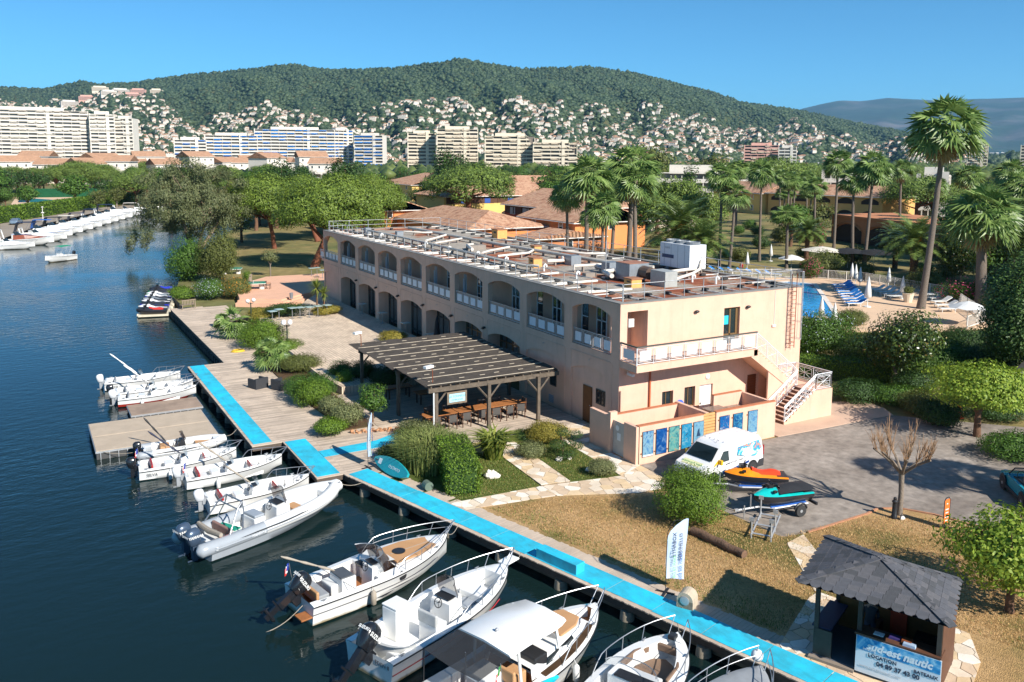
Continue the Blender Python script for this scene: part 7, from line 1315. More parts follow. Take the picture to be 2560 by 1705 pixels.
def tpl_feather(h, crown=2.6, nf=46, seed=5, trunk=.42, fruit=True):
 rs = np.random.default_rng(seed); tb = MB(); tz = h-crown*.45; tb.tube([(0, 0, -.1), (0, 0, tz*.5), (0, 0, tz*.92), (0, 0, tz+.3)], [trunk, trunk*.9, trunk*1.15, trunk*.7], 10); nb = int(tz*30); B_ = []
 for k in range(nb):
  a = k*2.399; z = k/nb*tz; p = np.array([math.cos(a)*trunk*.95, math.sin(a)*trunk*.95, z]); d = np.array([math.cos(a), math.sin(a), .9]); s_ = np.array([-math.sin(a), math.cos(a), 0])*.1; B_.append([p-s_, p+s_, p+d*.13+s_*.5, p+d*.13-s_*.5])
 F = []
 for k in range(nf):
  az = k*2.399; el0 = 1.45-(k/nf)**.8*1.75; L_ = crown*rs.uniform(.9, 1.1); pos = np.array([0, 0, tz+.2]); e = el0; seg = 12; pts = []; dirs = []
  for i in range(seg+1):
   d = np.array([math.cos(az)*math.cos(e), math.sin(az)*math.cos(e), math.sin(e)]); pts.append(pos.copy()); dirs.append(d); pos = pos+d*L_/seg; e -= (.06+.11*i/seg)*(1.0 if el0 > .3 else .6)
  sd = np.array([-math.sin(az), math.cos(az), 0])
  for i in range(1, seg*2+1):
   u = i/(seg*2); j_ = min(seg-1, int(u*seg)); fr = u*seg-j_; p = pts[j_]*(1-fr)+pts[j_+1]*fr; d = dirs[j_]; ll = crown*.24*math.sin(math.pi*min(.97, .12+.86*u))**.7
   for s_ in (-1, 1):
    t_ = unit(sd*s_*.8+d*.65+np.array([0, 0, -.12+.25*rs.uniform()])); w_ = d*.085; F.append([p-w_, p+w_, p+t_*ll+w_*.2, p+t_*ll-w_*.2])
  for i in range(seg): w_ = sd*.035; F.append([pts[i]-w_, pts[i]+w_, pts[i+1]+w_*.6, pts[i+1]-w_*.6])
 out = [('trunk', tb.mesh('trunk', BARK, 60)), ('trunk_stubs', quads('trunk_stubs', B_, mat('palm_stub', '8a6a4a', .9, var=.3))), ('crown', quads('crown', F, LF['phx']))]
 if fruit:
  O_ = []
  for k in range(7):
   az = k*.9; c = np.array([math.cos(az)*.55, math.sin(az)*.55, tz+.35]); n = 120; P = c+rs.normal(size=(n, 3))*np.array([.22, .22, .22]); O_.append(leaves(P, unit(rs.normal(size=(n, 3))), .16, .5))
  out.append(('fruit', quads('fruit', np.concatenate(O_), LF['orange'])))
 return out
def tpl_box(l, w, h, lf, size, dens=.9, asp=.6, rough=.05, rnded=.25):
 """clipped hedge block: leaves over its faces"""
 n = int(dens*2*(l*w+l*h+w*h)/(size*size*asp)*1.2); d = rng.uniform(-1, 1, (n, 3)); f = rng.integers(0, 5, n); ar = np.array([w*h, w*h, l*h, l*h, l*w]); f = rng.choice(5, n, p=ar/ar.sum()); Nn = np.zeros((n, 3))
 for i, (ax, s_) in enumerate(((0, -1), (0, 1), (1, -1), (1, 1), (2, 1))): m_ = f == i; d[m_, ax] = s_; Nn[m_, ax] = s_
 q_ = np.abs(d); cr = 1-rnded*.12*np.maximum(0, q_[:, :1]+q_[:, 1:2]+q_[:, 2:]-2.1); P = d*cr*np.array([l/2, w/2, h/2])+np.array([0, 0, h/2])+rng.normal(size=(n, 3))*rough; core = MB(); core.box((0, 0, h*.47), (l*.9, w*.8, h*.9)); return [('core', core.mesh('core', LF['dark'])), ('foliage', quads('foliage', leaves(P, unit(Nn*.7+rng.normal(size=(n, 3))*.5), size, asp), lf))]
def tpl_shrub(w, h, lf, size, dens=.8, nb=7, asp=.5, seed=0, d=None, axis=None, shell=.6):
 rs = np.random.default_rng(seed+50); d = d or w; bl = [((0, 0, h*.5), (w*.42, d*.42, h*.5))]
 for k in range(nb): a = rs.uniform(0, 6.28); q_ = rs.uniform(.2, .6); bl.append(((math.cos(a)*w/2*q_, math.sin(a)*d/2*q_, h*rs.uniform(.35, .66)), (w*rs.uniform(.18, .28), d*rs.uniform(.18, .28), h*rs.uniform(.25, .38))))
 return [('foliage', quads('foliage', blob_leaves(bl, dens, size, asp, shell, axis=axis), lf))]
def tpl_blades(n, r, h, lf, w=.02, seed=0, arch=.6, straight=False):
 rs = np.random.default_rng(seed+9); V = []
 for k in range(n):
  a = rs.uniform(0, 6.28); q_ = math.sqrt(rs.uniform())*r*.5; p = np.array([math.cos(a)*q_, math.sin(a)*q_, 0]); az = a+rs.normal()*.5; H_ = h*rs.uniform(.65, 1.1); out_ = arch*rs.uniform(.3, 1.1)*h; s_ = np.array([-math.sin(az), math.cos(az), 0])*w; o = np.array([math.cos(az), math.sin(az), 0]); m_ = p+o*out_*.35+np.array([0, 0, H_*.7]); e = p+o*out_+np.array([0, 0, H_*(1.0 if straight else .75)]); V.append([p-s_, p+s_, m_+s_, m_-s_]); V.append([m_-s_, m_+s_, e+s_*.1, e-s_*.1])
 return [('foliage', quads('foliage', V, lf))]
def ht(z, bx, by, ty, gz_=-.5): p = gp(z, bx, by, gz_); return p, height_to(p, z, bx, ty)
rsE = np.random.default_rng(21); p = Vector((-5.0, 106.5, -.55)); bl = []; tips = []
for k in range(120):
 a = rsE.uniform(0, 6.283); q_ = math.sqrt(rsE.uniform(0, 1)); x, y = 8.6*q_*math.cos(a)+.3, 7.5*q_*math.sin(a); z = 8.5+rsE.uniform(-1, 1)*6.4*math.sqrt(1-.85*q_*q_); bl.append(((x, y, z), (rsE.uniform(1.0, 1.9), rsE.uniform(1.0, 1.9), rsE.uniform(.9, 1.6))))
 if k < 12: tips.append((x*.8, y*.8, max(z, 6)))
for k in range(10): bl.append(((-8.5+rsE.uniform(-1.2, 2.5), rsE.uniform(-5, 2), rsE.uniform(1.3, 3.6)), (.7, .7, rsE.uniform(.9, 1.5))))
tb = MB()
for (dx, dy, lx) in ((0, 0, -1.5), (.5, .4, 2.0), (-.4, .5, .5), (.3, -.5, 4)): limbs(tb, (dx, dy, -.2), 14.5, .26, 5, 4, [rnd.choice(tips) for _ in range(5)], (lx, dy*2), .42)
plant('eucalyptus_tree', 'large loose eucalyptus overhanging the canal bank', 'tree', p, [('trunk', tb.mesh('trunk', BARKE, 60)), ('crown', quads('crown', blob_leaves(bl, .8, .36, .34, .2, axis='down', jit=.6), LF['euc']))])
bl = [((rsE.uniform(-3.4, 3.4), rsE.uniform(-3, 3), rsE.uniform(2.5, 9.5)), (rsE.uniform(.8, 1.4),)*3) for k in range(26)]; tb = MB(); limbs(tb, (0, 0, -.2), 9.5, .25, 6, 2.6, z1=.5); q0 = gp('M', 2135, 640, -.5)
plant('eucalyptus_tree', 'smaller eucalyptus behind the large one on the bank', 'tree', q0, [('trunk', tb.mesh('trunk', BARKE, 60)), ('crown', quads('crown', blob_leaves(bl, .42, .34, .3, .15, axis='down', jit=.6), LF['euc']))])
PINE_A = tpl_pine(13.8, 15.5, .42, LF['pine'], .85, 2, .5, (2.5, 0)); PINE_B = tpl_pine(13.4, 14.5, .42, LF['pine'], .85, 8, .34, (-1.5, 0))
plant('umbrella_pine', 'broad umbrella pine with thick leaning trunk on the lawn behind the platform', 'tree', (7.07, 81.5, -.5), PINE_A, R(-20)); plant('umbrella_pine', 'umbrella pine with a slim dark trunk beyond the small olive tree', 'tree', (8.7, 109.4, -.5), PINE_B, R(40)); plant('umbrella_pine', 'umbrella pine beside the ochre house gable', 'tree', (29, 122, -.5), PINE_B, R(200), .95); plant('umbrella_pine', 'umbrella pine set back between the other two pines', 'tree', (19, 118, -.5), PINE_A, R(120), .92)
p, h = ht('N', 1475, 510, 235); OLV = tpl_round(h, h*.85, LF['olive'], .16, .5, 9, .42, BARKG, tr=.08); plant('olive_tree', 'small olive tree on the lawn beside the platform', 'tree', p, OLV)
p, h = ht('N', 1240, 555, 450); plant('clipped_shrub', 'round clipped shrub beside the wooden bin', 'shrub', p, tpl_shrub(h*1.05, h, LF['hedge'], .13, .8))
p = Vector((-10.9, 76.5, -.9)); plant('bank_shrub', 'bushy green shrub hanging over the canal by the jet skis', 'shrub', p, tpl_shrub(6.5, 6.0, LF['broad'], .24, .8, 10, d=7)); p = Vector((-7.9, 72.8, -.6)); plant('bank_conifer', 'dense olive green conifer bush on the canal bank', 'shrub', p, tpl_shrub(6.0, 7.2, LF['olv'], .2, .95, 8, d=6, axis='out'))
p = Vector((-11.3, 60.5, -.5)); plant('flowering_shrub', 'flowering shrub with pale blue blooms behind the bench', 'shrub', p, tpl_shrub(4.2, 2.3, LF['broad'], .13, .8, 8, d=5)+[('flowers', tpl_shrub(4.3, 2.4, LF['blue'], .12, .05, 6, d=5.1)[0][1])]); p = Vector((-8.6, 60.0, -.5)); plant('flowering_shrub', 'shrub with orange berries beside the pink steps', 'shrub', p, tpl_shrub(4.5, 2.3, LF['olv'], .13, .8, 8, d=6)+[('berries', tpl_shrub(4.5, 2.4, LF['orange'], .1, .05, 6, d=6)[0][1])]); plant('low_shrub', 'low spreading juniper at the end of the jetty', 'shrub', (-13.6, 63.5, -.7), tpl_shrub(3.2, 1.3, LF['hedge'], .15, .8, 6, d=7))
def shrub(z, a, b2, ty, w, lf, lab, size=.1, gz_=-.45, kind='s', name='shrub', d=None, dens=.8, axis=None):
 p, h = ht(z, a, b2, ty, gz_)
 w *= 1.18; h *= 1.08; parts = tpl_shrub(w, h, lf, size, dens, 11, seed=int(a), d=d and d*1.15, axis=axis); return plant(name, lab, 'shrub', p, parts)
FAN_S = tpl_fanpalm(2.6, 1.9, 26, 13, (.2, .2), 4); FAN_S2 = tpl_fanpalm(3.2, 2.1, 30, 17, (.24, .24), 4)
def sfan(z, a, b2, ty, lab, tp, h0, gz_=-.45): p, h = ht(z, a, b2, ty, gz_); plant('dwarf_fan_palm', lab, 'palm', p, tp, rnd.uniform(0, 6), h/h0)
sfan('N', 1110, 1105, 830, 'dwarf fan palm beside the jetty near the two globe lamp', FAN_S, 2.6); sfan('N', 1500, 1430, 1110, 'dwarf fan palm behind the wicker armchairs', FAN_S2, 3.2); sfan('N', 1000, 1000, 880, 'small dwarf fan palm low beside the jetty boards', FAN_S, 2.6)
shrub('N', 1390, 1195, 945, 4.0, LF['hedge'], 'large round clipped shrub between two dwarf palms', .1, d=4); shrub('N', 1400, 940, 830, 3.2, LF['dry'], 'yellowing low shrub beside the green lamp post', .1); shrub('N', 1660, 900, 775, 4.5, LF['dark'], 'dark low hedge behind the row of cafe tables', .1, 0, d=2.2); shrub('N', 1620, 1255, 1140, 3.0, LF['hedge'], 'yellow green clipped dome behind the dwarf palm', .1); shrub('N', 1790, 1440, 1280, 3.2, LF['olv'], 'grey green rosemary shrub at the terrace edge', .08, d=3)
p = gp('N', 1930, 830, 0); YUC = [('stem', MB().tube([(0, 0, 0), (0, 0, 1.2)], .09, 7).mesh('stem', BARK))]
def yucca(h, n, seed): rs = np.random.default_rng(seed); C = np.array([0, 0, h*.62]); V = [];
def tpl_spiky(h, n, r, lf, seed, w=.035):
 rs = np.random.default_rng(seed); V = []
 for k in range(n):
  d = unit(rs.normal(size=3)+np.array([0, 0, .5])); c = np.array([0, 0, h-r*.7]); s_ = unit(np.cross(d, [0, 0, 1.0]))*w; e = c+d*r*rs.uniform(.8, 1.1); m_ = c+d*r*.5; V.append([c-s_*.6, c+s_*.6, m_+s_, m_-s_]); V.append([m_-s_, m_+s_, e+s_*.05-np.array([0, 0, .06]), e-s_*.05-np.array([0, 0, .06])])
 tb = MB(); tb.tube([(0, 0, -.05), (.03, 0, h-r*.7)], [.1, .08], 7); return [('stem', tb.mesh('stem', BARK)), ('crown', quads('crown', V, lf))]
plant('yucca', 'spiky yucca beside the far arches on the terrace', 'plant', p, tpl_spiky(3.0, 130, 1.25, LF['strap'], 4)); p = gp('N', 2000, 830, 0); plant('yucca', 'smaller yucca leaning next to the tall one', 'plant', p, tpl_spiky(2.3, 90, 1.0, LF['strap'], 5)); shrub('N', 2010, 880, 800, 2.6, LF['dry'], 'dry bushy plant at the foot of the yuccas', .1, 0)
for (a, b2, ty, w, lf, lab) in ((1640, 640, 540, 1.9, 'hedge', 'fresh green bush beside the dwarf palm roots'), (1490, 400, 260, 3.2, 'broad', 'sprawling green shrub behind the black armchairs'), (1530, 450, 300, 2.2, 'hedge', 'light green bush beside the armchairs'), (1660, 520, 390, 1.7, 'olive', 'clipped grey shrub before the brick edging'), (1750, 590, 445, 1.9, 'olive', 'grey lavender like shrub beside the bricks'), (1700, 280, 160, 1.7, 'broad', 'upright dark leaved shrub at the terrace corner'), (1740, 330, 225, 1.2, 'lime', 'lime green small bush below the pergola post'), (1860, 300, 165, 2.0, 'dark', 'feathery dark shrub under the pergola corner')):
 shrub('A', a, b2, ty, w, LF[lf], lab, .09)
p, h = ht('A', 1915, 560, 285); plant('pittosporum_shrub', 'bright green upright shrub in front of the pergola', 'shrub', p, tpl_round(h, 2.6, LF['broad'], .11, .75, 10, .12, BARK, tr=.06)); shrub('I', 585, 915, 840, 2.6, LF['dry'], 'yellow flowering shrub behind the pergola roof', .1, 0); shrub('U', 400, 720, 540, 3.0, LF['dark'], 'dark hedge block under the pergola corner', .1)
p = gp('D', 560, 560, GZ); plant('grass_clump', 'tall fountain grass clump behind the paddle board', 'grass', (p.x-.6, p.y-.6, GZ), tpl_blades(2600, 3.2, 1.9, LF['grass'], .018, 1, .5)); shrub('D', 420, 520, 330, 2.8, LF['olv'], 'grey green mound behind the fountain grass', .08, GZ); shrub('D', 420, 400, 280, 2.4, LF['olive'], 'silvery shrub at the pergola front corner', .08, GZ); shrub('D', 250, 540, 440, 1.8, LF['olv'], 'low grey shrub behind the paddle board tip', .08, GZ)
hd = plant('clipped_hedge', 'clipped yellow green hedge block beside the garden lawn', 'hedge', (-10.85, -1.35, GZ), tpl_box(4.6, 1.6, 1.5, LF['hedge'], .1, .9), R(72))
p = gp('D', 985, 545, GZ); plant('strap_leaf_plant', 'large strap leaved plant beside the pergola post', 'plant', p, tpl_blades(260, .9, 1.75, LF['strap'], .06, 3, .75));
for (a, b2, ty, w, lf, lab) in ((1370, 420, 285, 2.4, 'dry', 'yellow green rounded shrub beside the path'), (1265, 540, 425, 1.5, 'olive', 'brownish dome shrub on the garden lawn'), (1230, 400, 340, 1.6, 'dark', 'dark low shrub behind the rounded ones')): shrub('D', a, b2, ty, w, LF[lf], lab, .07, GZ)
p = gp('D', 1490, 545, GZ); t = thing('cloud_pruned_shrub', 'cloud pruned conifer with clipped pads beside the path', 'shrub', p); tb = MB(); tb.tube([(0, 0, 0), (.1, .1, .7), (-.1, .1, 1.3)], .05, 6); tb.build('trunk', BARK, t)
for (x, y, z, r_) in ((0, 0, 1.45, .42), (.65, -.35, 1.3, .38), (-.35, -.1, .85, .5), (.45, .1, .8, .45), (.75, -.3, .65, .35), (-.2, -.4, .35, .42), (.3, -.3, .3, .4)): obj('foliage_pad', quads('foliage_pad', blob_leaves([((x, y, z), (r_, r_, r_*.6))], .9, .06, .5), LF['dark']), t)
shrub('D', 1785, 670, 560, 1.35, LF['olive'], 'small round clipped bush beside the stone path', .06, GZ, name='clipped_shrub'); shrub('E', 410, 725, 380, 3.4, LF['hedge'], 'large dense round bush on the lawn before the van', .08, GZ, d=3.2, axis='out', name='clipped_shrub')
p = gp('D', 1840, 460, GZ); plant('potted_plant', 'thin dead potted plant against the yard wall', 'plant', (p.x-.1, p.y, GZ), [('pot', MB().lathe([(.14, 0), (.2, .4), (.17, .4)], n=10).mesh('pot', M_BLACK)), ('stem', MB().tube([(0, 0, .3), (-.1, .1, 1.0), (-.25, .2, 1.6)], .03, 5).mesh('stem', BARKG)), ('foliage', tpl_spiky(1.75, 20, .3, LF['palmd'], 3, .02)[1][1])])
for k, (z, a, b2, s_) in enumerate((('D', 965, 690, .5), ('D', 1000, 690, .35), ('D', 1465, 565, .28), ('D', 1540, 555, .2), ('D', 1680, 640, .25), ('E', 1940, 715, .2))):
 p = gp(z, a, b2, GZ); b_ = MB(); b_.ball((0, 0, s_*.3), (s_*.7, s_*.5, s_*.5), 9, 6); b_.v = [(x*(1+rnd.uniform(-.25, .25)), y*(1+rnd.uniform(-.25, .25)), zz*(1+rnd.uniform(-.2, .2))) for x, y, zz in b_.v]; tag(b_.build('garden_rock', mat('white_rock', 'ddd5c8', .9, var=.15, vs=6, bump=.6, bs=12), None, 0, loc=p), ['large white coral like rock on the garden lawn', 'white rock leaning on the larger rock of the garden lawn', 'white rock beside the cloud pruned shrub', 'small white rock near the cloud pruned shrub', 'pale rock at the small clipped bush', 'white pebble heap below the bare tree'][k], 'rock')
bk = thing('brick_pile', 'loose pile of terracotta bricks edging the planting', 'bricks', (-12.0, 7.55, GZ))
bme = MB().box((0, 0, .05), (.22, .1, .1)).mesh('brick', mat('terracotta_brick', 'b98a66', .85, var=.15))
for k in range(26): o = obj('brick', bme, bk, (-1.1+k*.11+rnd.uniform(-.05, .05), .35-k*.035+rnd.uniform(-.12, .12), rnd.choice((0, .1)))); o.rotation_euler = (0, 0, rnd.uniform(0, 3))
bt_ = thing('bare_tree', 'leafless pollarded tree at the car park edge', 'tree', (4.55, -14.9, GZ)); tb = MB(); tb.tube([(0, 0, -.1), (.03, 0, 1.0), (.0, .02, 1.95)], [.14, .11, .12], 9); tw = MB()
for k in range(7):
 a = k*.9+.3; e = Vector((1.25*math.cos(a), 1.25*math.sin(a), 2.75+rnd.uniform(-.1, .4))); tb.tube([(0, 0, 1.9), e*.5+Vector((0, 0, 1.05)), e], [.08, .06, .05], 6)
 for j_ in range(12):
  s_ = Vector((0, 0, 1.95)).lerp(e, rnd.uniform(.4, 1)); a2 = a+rnd.uniform(-1, 1); e2 = s_+Vector((.35*math.cos(a2), .35*math.sin(a2), rnd.uniform(.5, 1.3))); m_ = s_.lerp(e2, .5)+Vector((rnd.uniform(-.08, .08),)*3); tw.tube([s_, m_, e2], [.022, .016, .006], 4)
  for q_ in range(2): e3 = m_+Vector((rnd.uniform(-.3, .3), rnd.uniform(-.3, .3), rnd.uniform(.3, .7))); tw.tube([m_, e3], [.012, .004], 3)
tb.build('trunk', BARKG, bt_, 60); tw.build('twigs', mat('bare_twig', '9a7a5c', .9), bt_)
p, h = ht('G', 560, 780, 250); plant('magnolia_tree', 'glossy magnolia tree behind the low hedge', 'tree', p, tpl_round(h, h*1.02, LF['mag'], .2, .62, 22, .12, BARKG, tr=.16, seed=2)); p = gp('J', 1960, 1260, PZ); plant('magnolia_tree', 'dark round magnolia beside the pink oleander', 'tree', p, tpl_round(9.0, 8.5, LF['mag'], .24, .6, 18, .06, BARKG, seed=6))
p, h = ht('G', 1050, 1070, 625); MULB = tpl_round(h*1.0, 6.8, LF['lime'], .17, .6, 30, .34, BARK, tr=.18, flatten=.9, seed=9); plant('mulberry_tree', 'flat topped lime green mulberry shading the path', 'tree', p, MULB); p = gp('F', 2010, 800, GZ); plant('mulberry_tree', 'lime green leafy tree beside the kiosk', 'tree', (p.x+.6, p.y-.5, GZ), tpl_round(4.1, 5.6, LF['lime'], .16, .6, 26, .14, BARK, tr=.14, seed=12))
plant('conifer_tree', 'dense dark upright conifer at the pool garden edge', 'tree', gp('G', 1290, 760, -.5), tpl_shrub(6.5, 9.5, LF['cyp'], .2, .95, 14, d=6, axis='out', seed=4))
HB = tpl_box(7.5, 1.4, 1.5, LF['hedge'], .12, .9); plant('clipped_hedge', 'long clipped hedge behind the stairs', 'hedge', gp('G', 290, 742, GZ)+Vector((0, .8, 0)), HB, R(-52)); plant('oleander_hedge', 'tall leafy hedge with white flowers beside the pool', 'hedge', gp('G', 150, 640, GZ)+Vector((0, 2, 0)), tpl_shrub(10, 4.2, LF['broad'], .14, .8, 12, d=4)+[('flowers', tpl_shrub(10.1, 4.35, LF['blue'], .14, .02, 8, d=4.1)[0][1])], R(-35))
for (a, b2, ty, w, lf, lab, d) in ((340, 850, 740, 4.2, 'dark', 'dark ground shrub at the foot of the magnolia', 3), (560, 870, 780, 4.0, 'broad', 'green shrub bed along the curved path', 3), (740, 930, 815, 3.4, 'olv', 'grey green shrub beside the mulberry', 3), (830, 990, 870, 3.4, 'dark', 'dark clipped shrub by the orange cone', 3), (1270, 1200, 1060, 4.0, 'broad', 'light green oleander bush behind the turquoise car', 3), (300, 420, 320, 3.5, 'olv', 'feathery shrub beside the pool end', 3), (690, 800, 690, 3.5, 'dark', 'very dark shrub right of the magnolia trunk', 3), (980, 620, 440, 6, 'dark', 'dark hedge mass below the pool terrace', 4), (420, 660, 470, 6, 'dark', 'shaded shrubs between hedge and magnolia', 5), (820, 700, 520, 6, 'broad', 'leafy bushes under the pool terrace wall', 4), (1110, 700, 540, 5, 'dark', 'dark bushes at the foot of the conifer', 4), (60, 560, 420, 6, 'broad', 'leafy bushes against the building corner', 4), (640, 600, 440, 7, 'dark', 'dark shrubbery behind the magnolia', 4), (1190, 960, 880, 4, 'dark', 'low dark shrub behind the mulberry trunk', 3)):
 shrub('G', a, b2, ty, w, LF[lf], lab, .12, GZ, d=d)
OL = tpl_shrub(7.5, 2.6, LF['broad'], .17, .8, 9, d=3)+[('flowers', tpl_shrub(7.6, 2.75, LF['pink'], .2, .16, 8, d=3.1)[0][1])]; plant('oleander', 'pink flowering oleander row beside the white fence', 'shrub', gp('G', 965, 275, PZ), OL, R(-40)); plant('oleander', 'pink and white oleander by the pool gate', 'shrub', gp('J', 1050, 1215, PZ), tpl_shrub(3, 2.8, LF['broad'], .17, .8)+[('flowers', tpl_shrub(3.1, 2.9, LF['pink'], .16, .12)[0][1])], 0); plant('oleander', 'small pink oleander beside the ochre house', 'shrub', (95, 68, -.5), tpl_shrub(3, 4.5, LF['broad'], .25, .7)+[('flowers', tpl_shrub(3.1, 4.6, LF['pink'], .25, .1)[0][1])], 0)
plant('round_shrub', 'bright green round shrub beyond the pool fence', 'shrub', gp('J', 1190, 1150, PZ), tpl_shrub(4, 2.6, LF['hedge'], .18, .8)); plant('leafy_hedge', 'pale variegated hedge below the big palm', 'hedge', gp('G', 1230, 330, PZ), tpl_shrub(9, 2.6, LF['olv'], .16, .8, 10, d=4))
FP = [tpl_fanpalm(15, 2.7, 44, 31, (.23, .16), 10), tpl_fanpalm(15, 2.6, 42, 33, (.24, .18), 14, (.5, .2)), tpl_fanpalm(15, 2.8, 46, 36, (.25, .17), 6, (-.4, .3))]
TALL = tpl_fanpalm(21.9, 4.3, 50, 41, (.35, .22), 14, (1.3, -.4)); plant('fan_palm', 'tallest fan palm, rising above the pool terrace', 'palm', (52.9, 18.1, PZ), TALL)
plant('fan_palm', 'stout fan palm with dry seed sprays beside the oleander', 'palm', (60.6, 16.3, PZ), tpl_fanpalm(13.0, 4.4, 60, 43, (.6, .42), 22, (.8, 0)), 1.2)
def fpalm(z, bx, by, ty, k, lab, gz_=-.3, dist=None, w=1.0):
 p = gp(z, bx, by, gz_) if dist is None else None
 if dist is not None: q_ = at_dist(z, bx, by, dist); p = Vector((q_.x, q_.y, gz_))
 h = height_to(p, z, bx, ty); s_ = h/15; return plant('fan_palm', lab, 'palm', p, FP[k], rnd.uniform(0, 6), (w*max(s_, .75), w*max(s_, .75), s_))
fpalm('J', 483, 1165, 510, 0, 'fan palm behind the roof chiller, left of a close pair'); fpalm('J', 545, 1175, 640, 1, 'fan palm with a dry skirt, right of the pair behind the chiller', w=1.15); fpalm('J', 730, 1105, 490, 2, 'slender fan palm standing alone on the dry slope', w=.8); fpalm('J', 1185, 1060, 430, 0, 'fan palm in front of the arched ochre house', w=.95); fpalm('J', 1370, 1150, 440, 2, 'fan palm with a second trunk before the ochre gable', w=.95); fpalm('J', 1590, 1000, 490, 1, 'fan palm beyond the restaurant terrace', w=1.0); fpalm('J', 1800, 1010, 600, 0, 'fan palm half hidden by the tallest palm', w=.9); plant('fan_palm', 'second trunk of the twin fan palm by the ochre gable', 'palm', (75.4, 44.9, PZ), FP[1], 2.2, (.95, .95, .95)); plant('fan_palm', 'fan palm shading the car park from beyond the kiosk tree', 'palm', (12.6, -24.6, GZ), FP[0], 1, .72); plant('fan_palm', 'fan palm shading the parked turquoise car', 'palm', (15.8, -27.5, GZ), FP[2], 2, .78)
for (a, by, ty, d, k, lab, w) in ((1870, 870, 190, 92, 1, 'fan palm with pale bare trunk by the red house', .85), (2040, 935, -30, 88, 2, 'tall fan palm in front of the red house corner', 1.05), (2210, 960, 330, 84, 0, 'short fan palm with full crown behind the guardrail', .9), (2290, 960, 120, 100, 1, 'tall fan palm beside the orange house wall', 1.0), (2120, 930, 450, 96, 2, 'low fan palm between the tall trunks', .85)):
 fpalm('T', a, by, ty, k, lab, -.5, d, w)
for (a, by, ty, d, k, lab, w) in ((290, 1165, 40, 100, 2, 'tall leaning fan palm over the orange wall', 1.2), (390, 1185, 230, 96, 1, 'fan palm with a fat trunk over the orange wall', 1.1), (60, 1100, 520, 98, 0, 'young fan palm left of the orange wall', .9)): fpalm('O', a, by, ty, k, lab, -.5, d, w)
PHX = tpl_feather(6.5, 4.4, 60, 5, .45); PHN = tpl_feather(6.5, 4.0, 54, 6, .45, False)
def phx(z, bx, by, ty, tp, lab, gz_=-.3, dist=None):
 if dist is None: p = gp(z, bx, by, gz_)
 else: q_ = at_dist(z, bx, by, dist); p = Vector((q_.x, q_.y, gz_))
 h = height_to(p, z, bx, ty); plant('date_palm', lab, 'palm', p, tp, rnd.uniform(0, 6), h/7.4)
phx('J', 1670, 1240, 860, PHX, 'date palm with orange fruit stalks beside the pool fence'); phx('J', 1020, 1090, 850, PHN, 'date palm beside the cream restaurant parasol'); phx('O', 835, 1010, 610, PHX, 'date palm with orange fruit behind the roof chiller', -.5, 118); phx('O', 1090, 1060, 800, PHN, 'date palm low to the right of the fruiting one', -.5, 112); phx('J', 1560, 1150, 880, PHN, 'date palm in shade by the restaurant', -.3)
for (a, by, ty, d, k, lab) in ((2010, 640, 520, 165, 0, 'fan palm over the car shelter'), (2250, 700, 490, 150, 1, 'fan palm among the right hand garden trees'), (2320, 650, 560, 130, 2, 'fan palm at the garden edge beside the pines'), (870, 620, 550, 210, 1, 'distant fan palm behind the tiled roofs'), (930, 620, 560, 215, 0, 'another distant fan palm behind the tiled roofs'), (1030, 640, 560, 220, 2, 'distant fan palm near the white flats'), (600, 560, 490, 190, 0, 'fan palm rising behind the round pine')):
 fpalm('J', a, by, ty, k, lab, -.5, d, 1.1)
PINE_C = tpl_pine(14, 13, .5, LF['pinef'], .55, 14, .45); PINE_D = tpl_pine(12, 14, .55, LF['pinef'], .5, 19, .35)
for (x, y, s_, lab, k) in ((70, 13.5, .85, 'pine with reddish trunk beside the stout palm', 0), (66.5, 9.8, .8, 'pine with reddish trunk at the red flower pot', 1), (82, 20, .95, 'pine behind the restaurant awnings', 0), (96, 26, .9, 'pine closing the garden towards the car shelter', 1)): plant('pine_tree', lab, 'tree', (x, y, -.5), (PINE_C, PINE_D)[k], rnd.uniform(0, 6), s_)
LH = tpl_box(30, 3.0, 3.4, LF['hedge'], .4, .8, rough=.15); hv = Vector((36.5, 82.4, 0)); hv.normalize(); ha = math.atan2(hv.y, hv.x)
for k in range(4): c = Vector((-40.5, 172.9, -.5))+hv*(15+k*29.6)+Vector((-hv.y, hv.x, 0))*1.0; plant('clipped_hedge', ['long quay hedge length above the parked silver car', 'long quay hedge length behind the navy canopied boats', 'long quay hedge length meeting the eucalyptus', 'long quay hedge length hidden behind the eucalyptus'][k], 'hedge', c, LH, ha)
RND_A = tpl_round(11, 10, LF['broad'], .55, .5, 16, .22, BARK, seed=1, tr=.3); RND_B = tpl_round(12, 9, LF['dark'], .55, .5, 15, .15, BARK, seed=3, tr=.3); RND_C = tpl_round(10, 9, LF['olv'], .55, .5, 14, .2, BARKG, seed=4, tr=.3); CYP = tpl_shrub(2.6, 11, LF['cyp'], .4, .9, 6, d=2.6, axis='out'); POP = tpl_round(20, 11, LF['dark'], .6, .5, 20, .1, BARK, seed=8, tr=.4, flatten=1.1)
def far(z, bx, by, ty, tp, h0, lab, name='tree', gz_=-.55, dist=None, w=1.0, grp=None):
 if dist is None: p = gp(z, bx, by, gz_)
 else: q_ = at_dist(z, bx, by, dist); p = Vector((q_.x, q_.y, gz_))
 h = height_to(p, z, bx, ty); s_ = h/h0; return plant(name, lab, 'tree', p, tp, rnd.uniform(0, 6), (s_*w, s_*w, s_), grp)
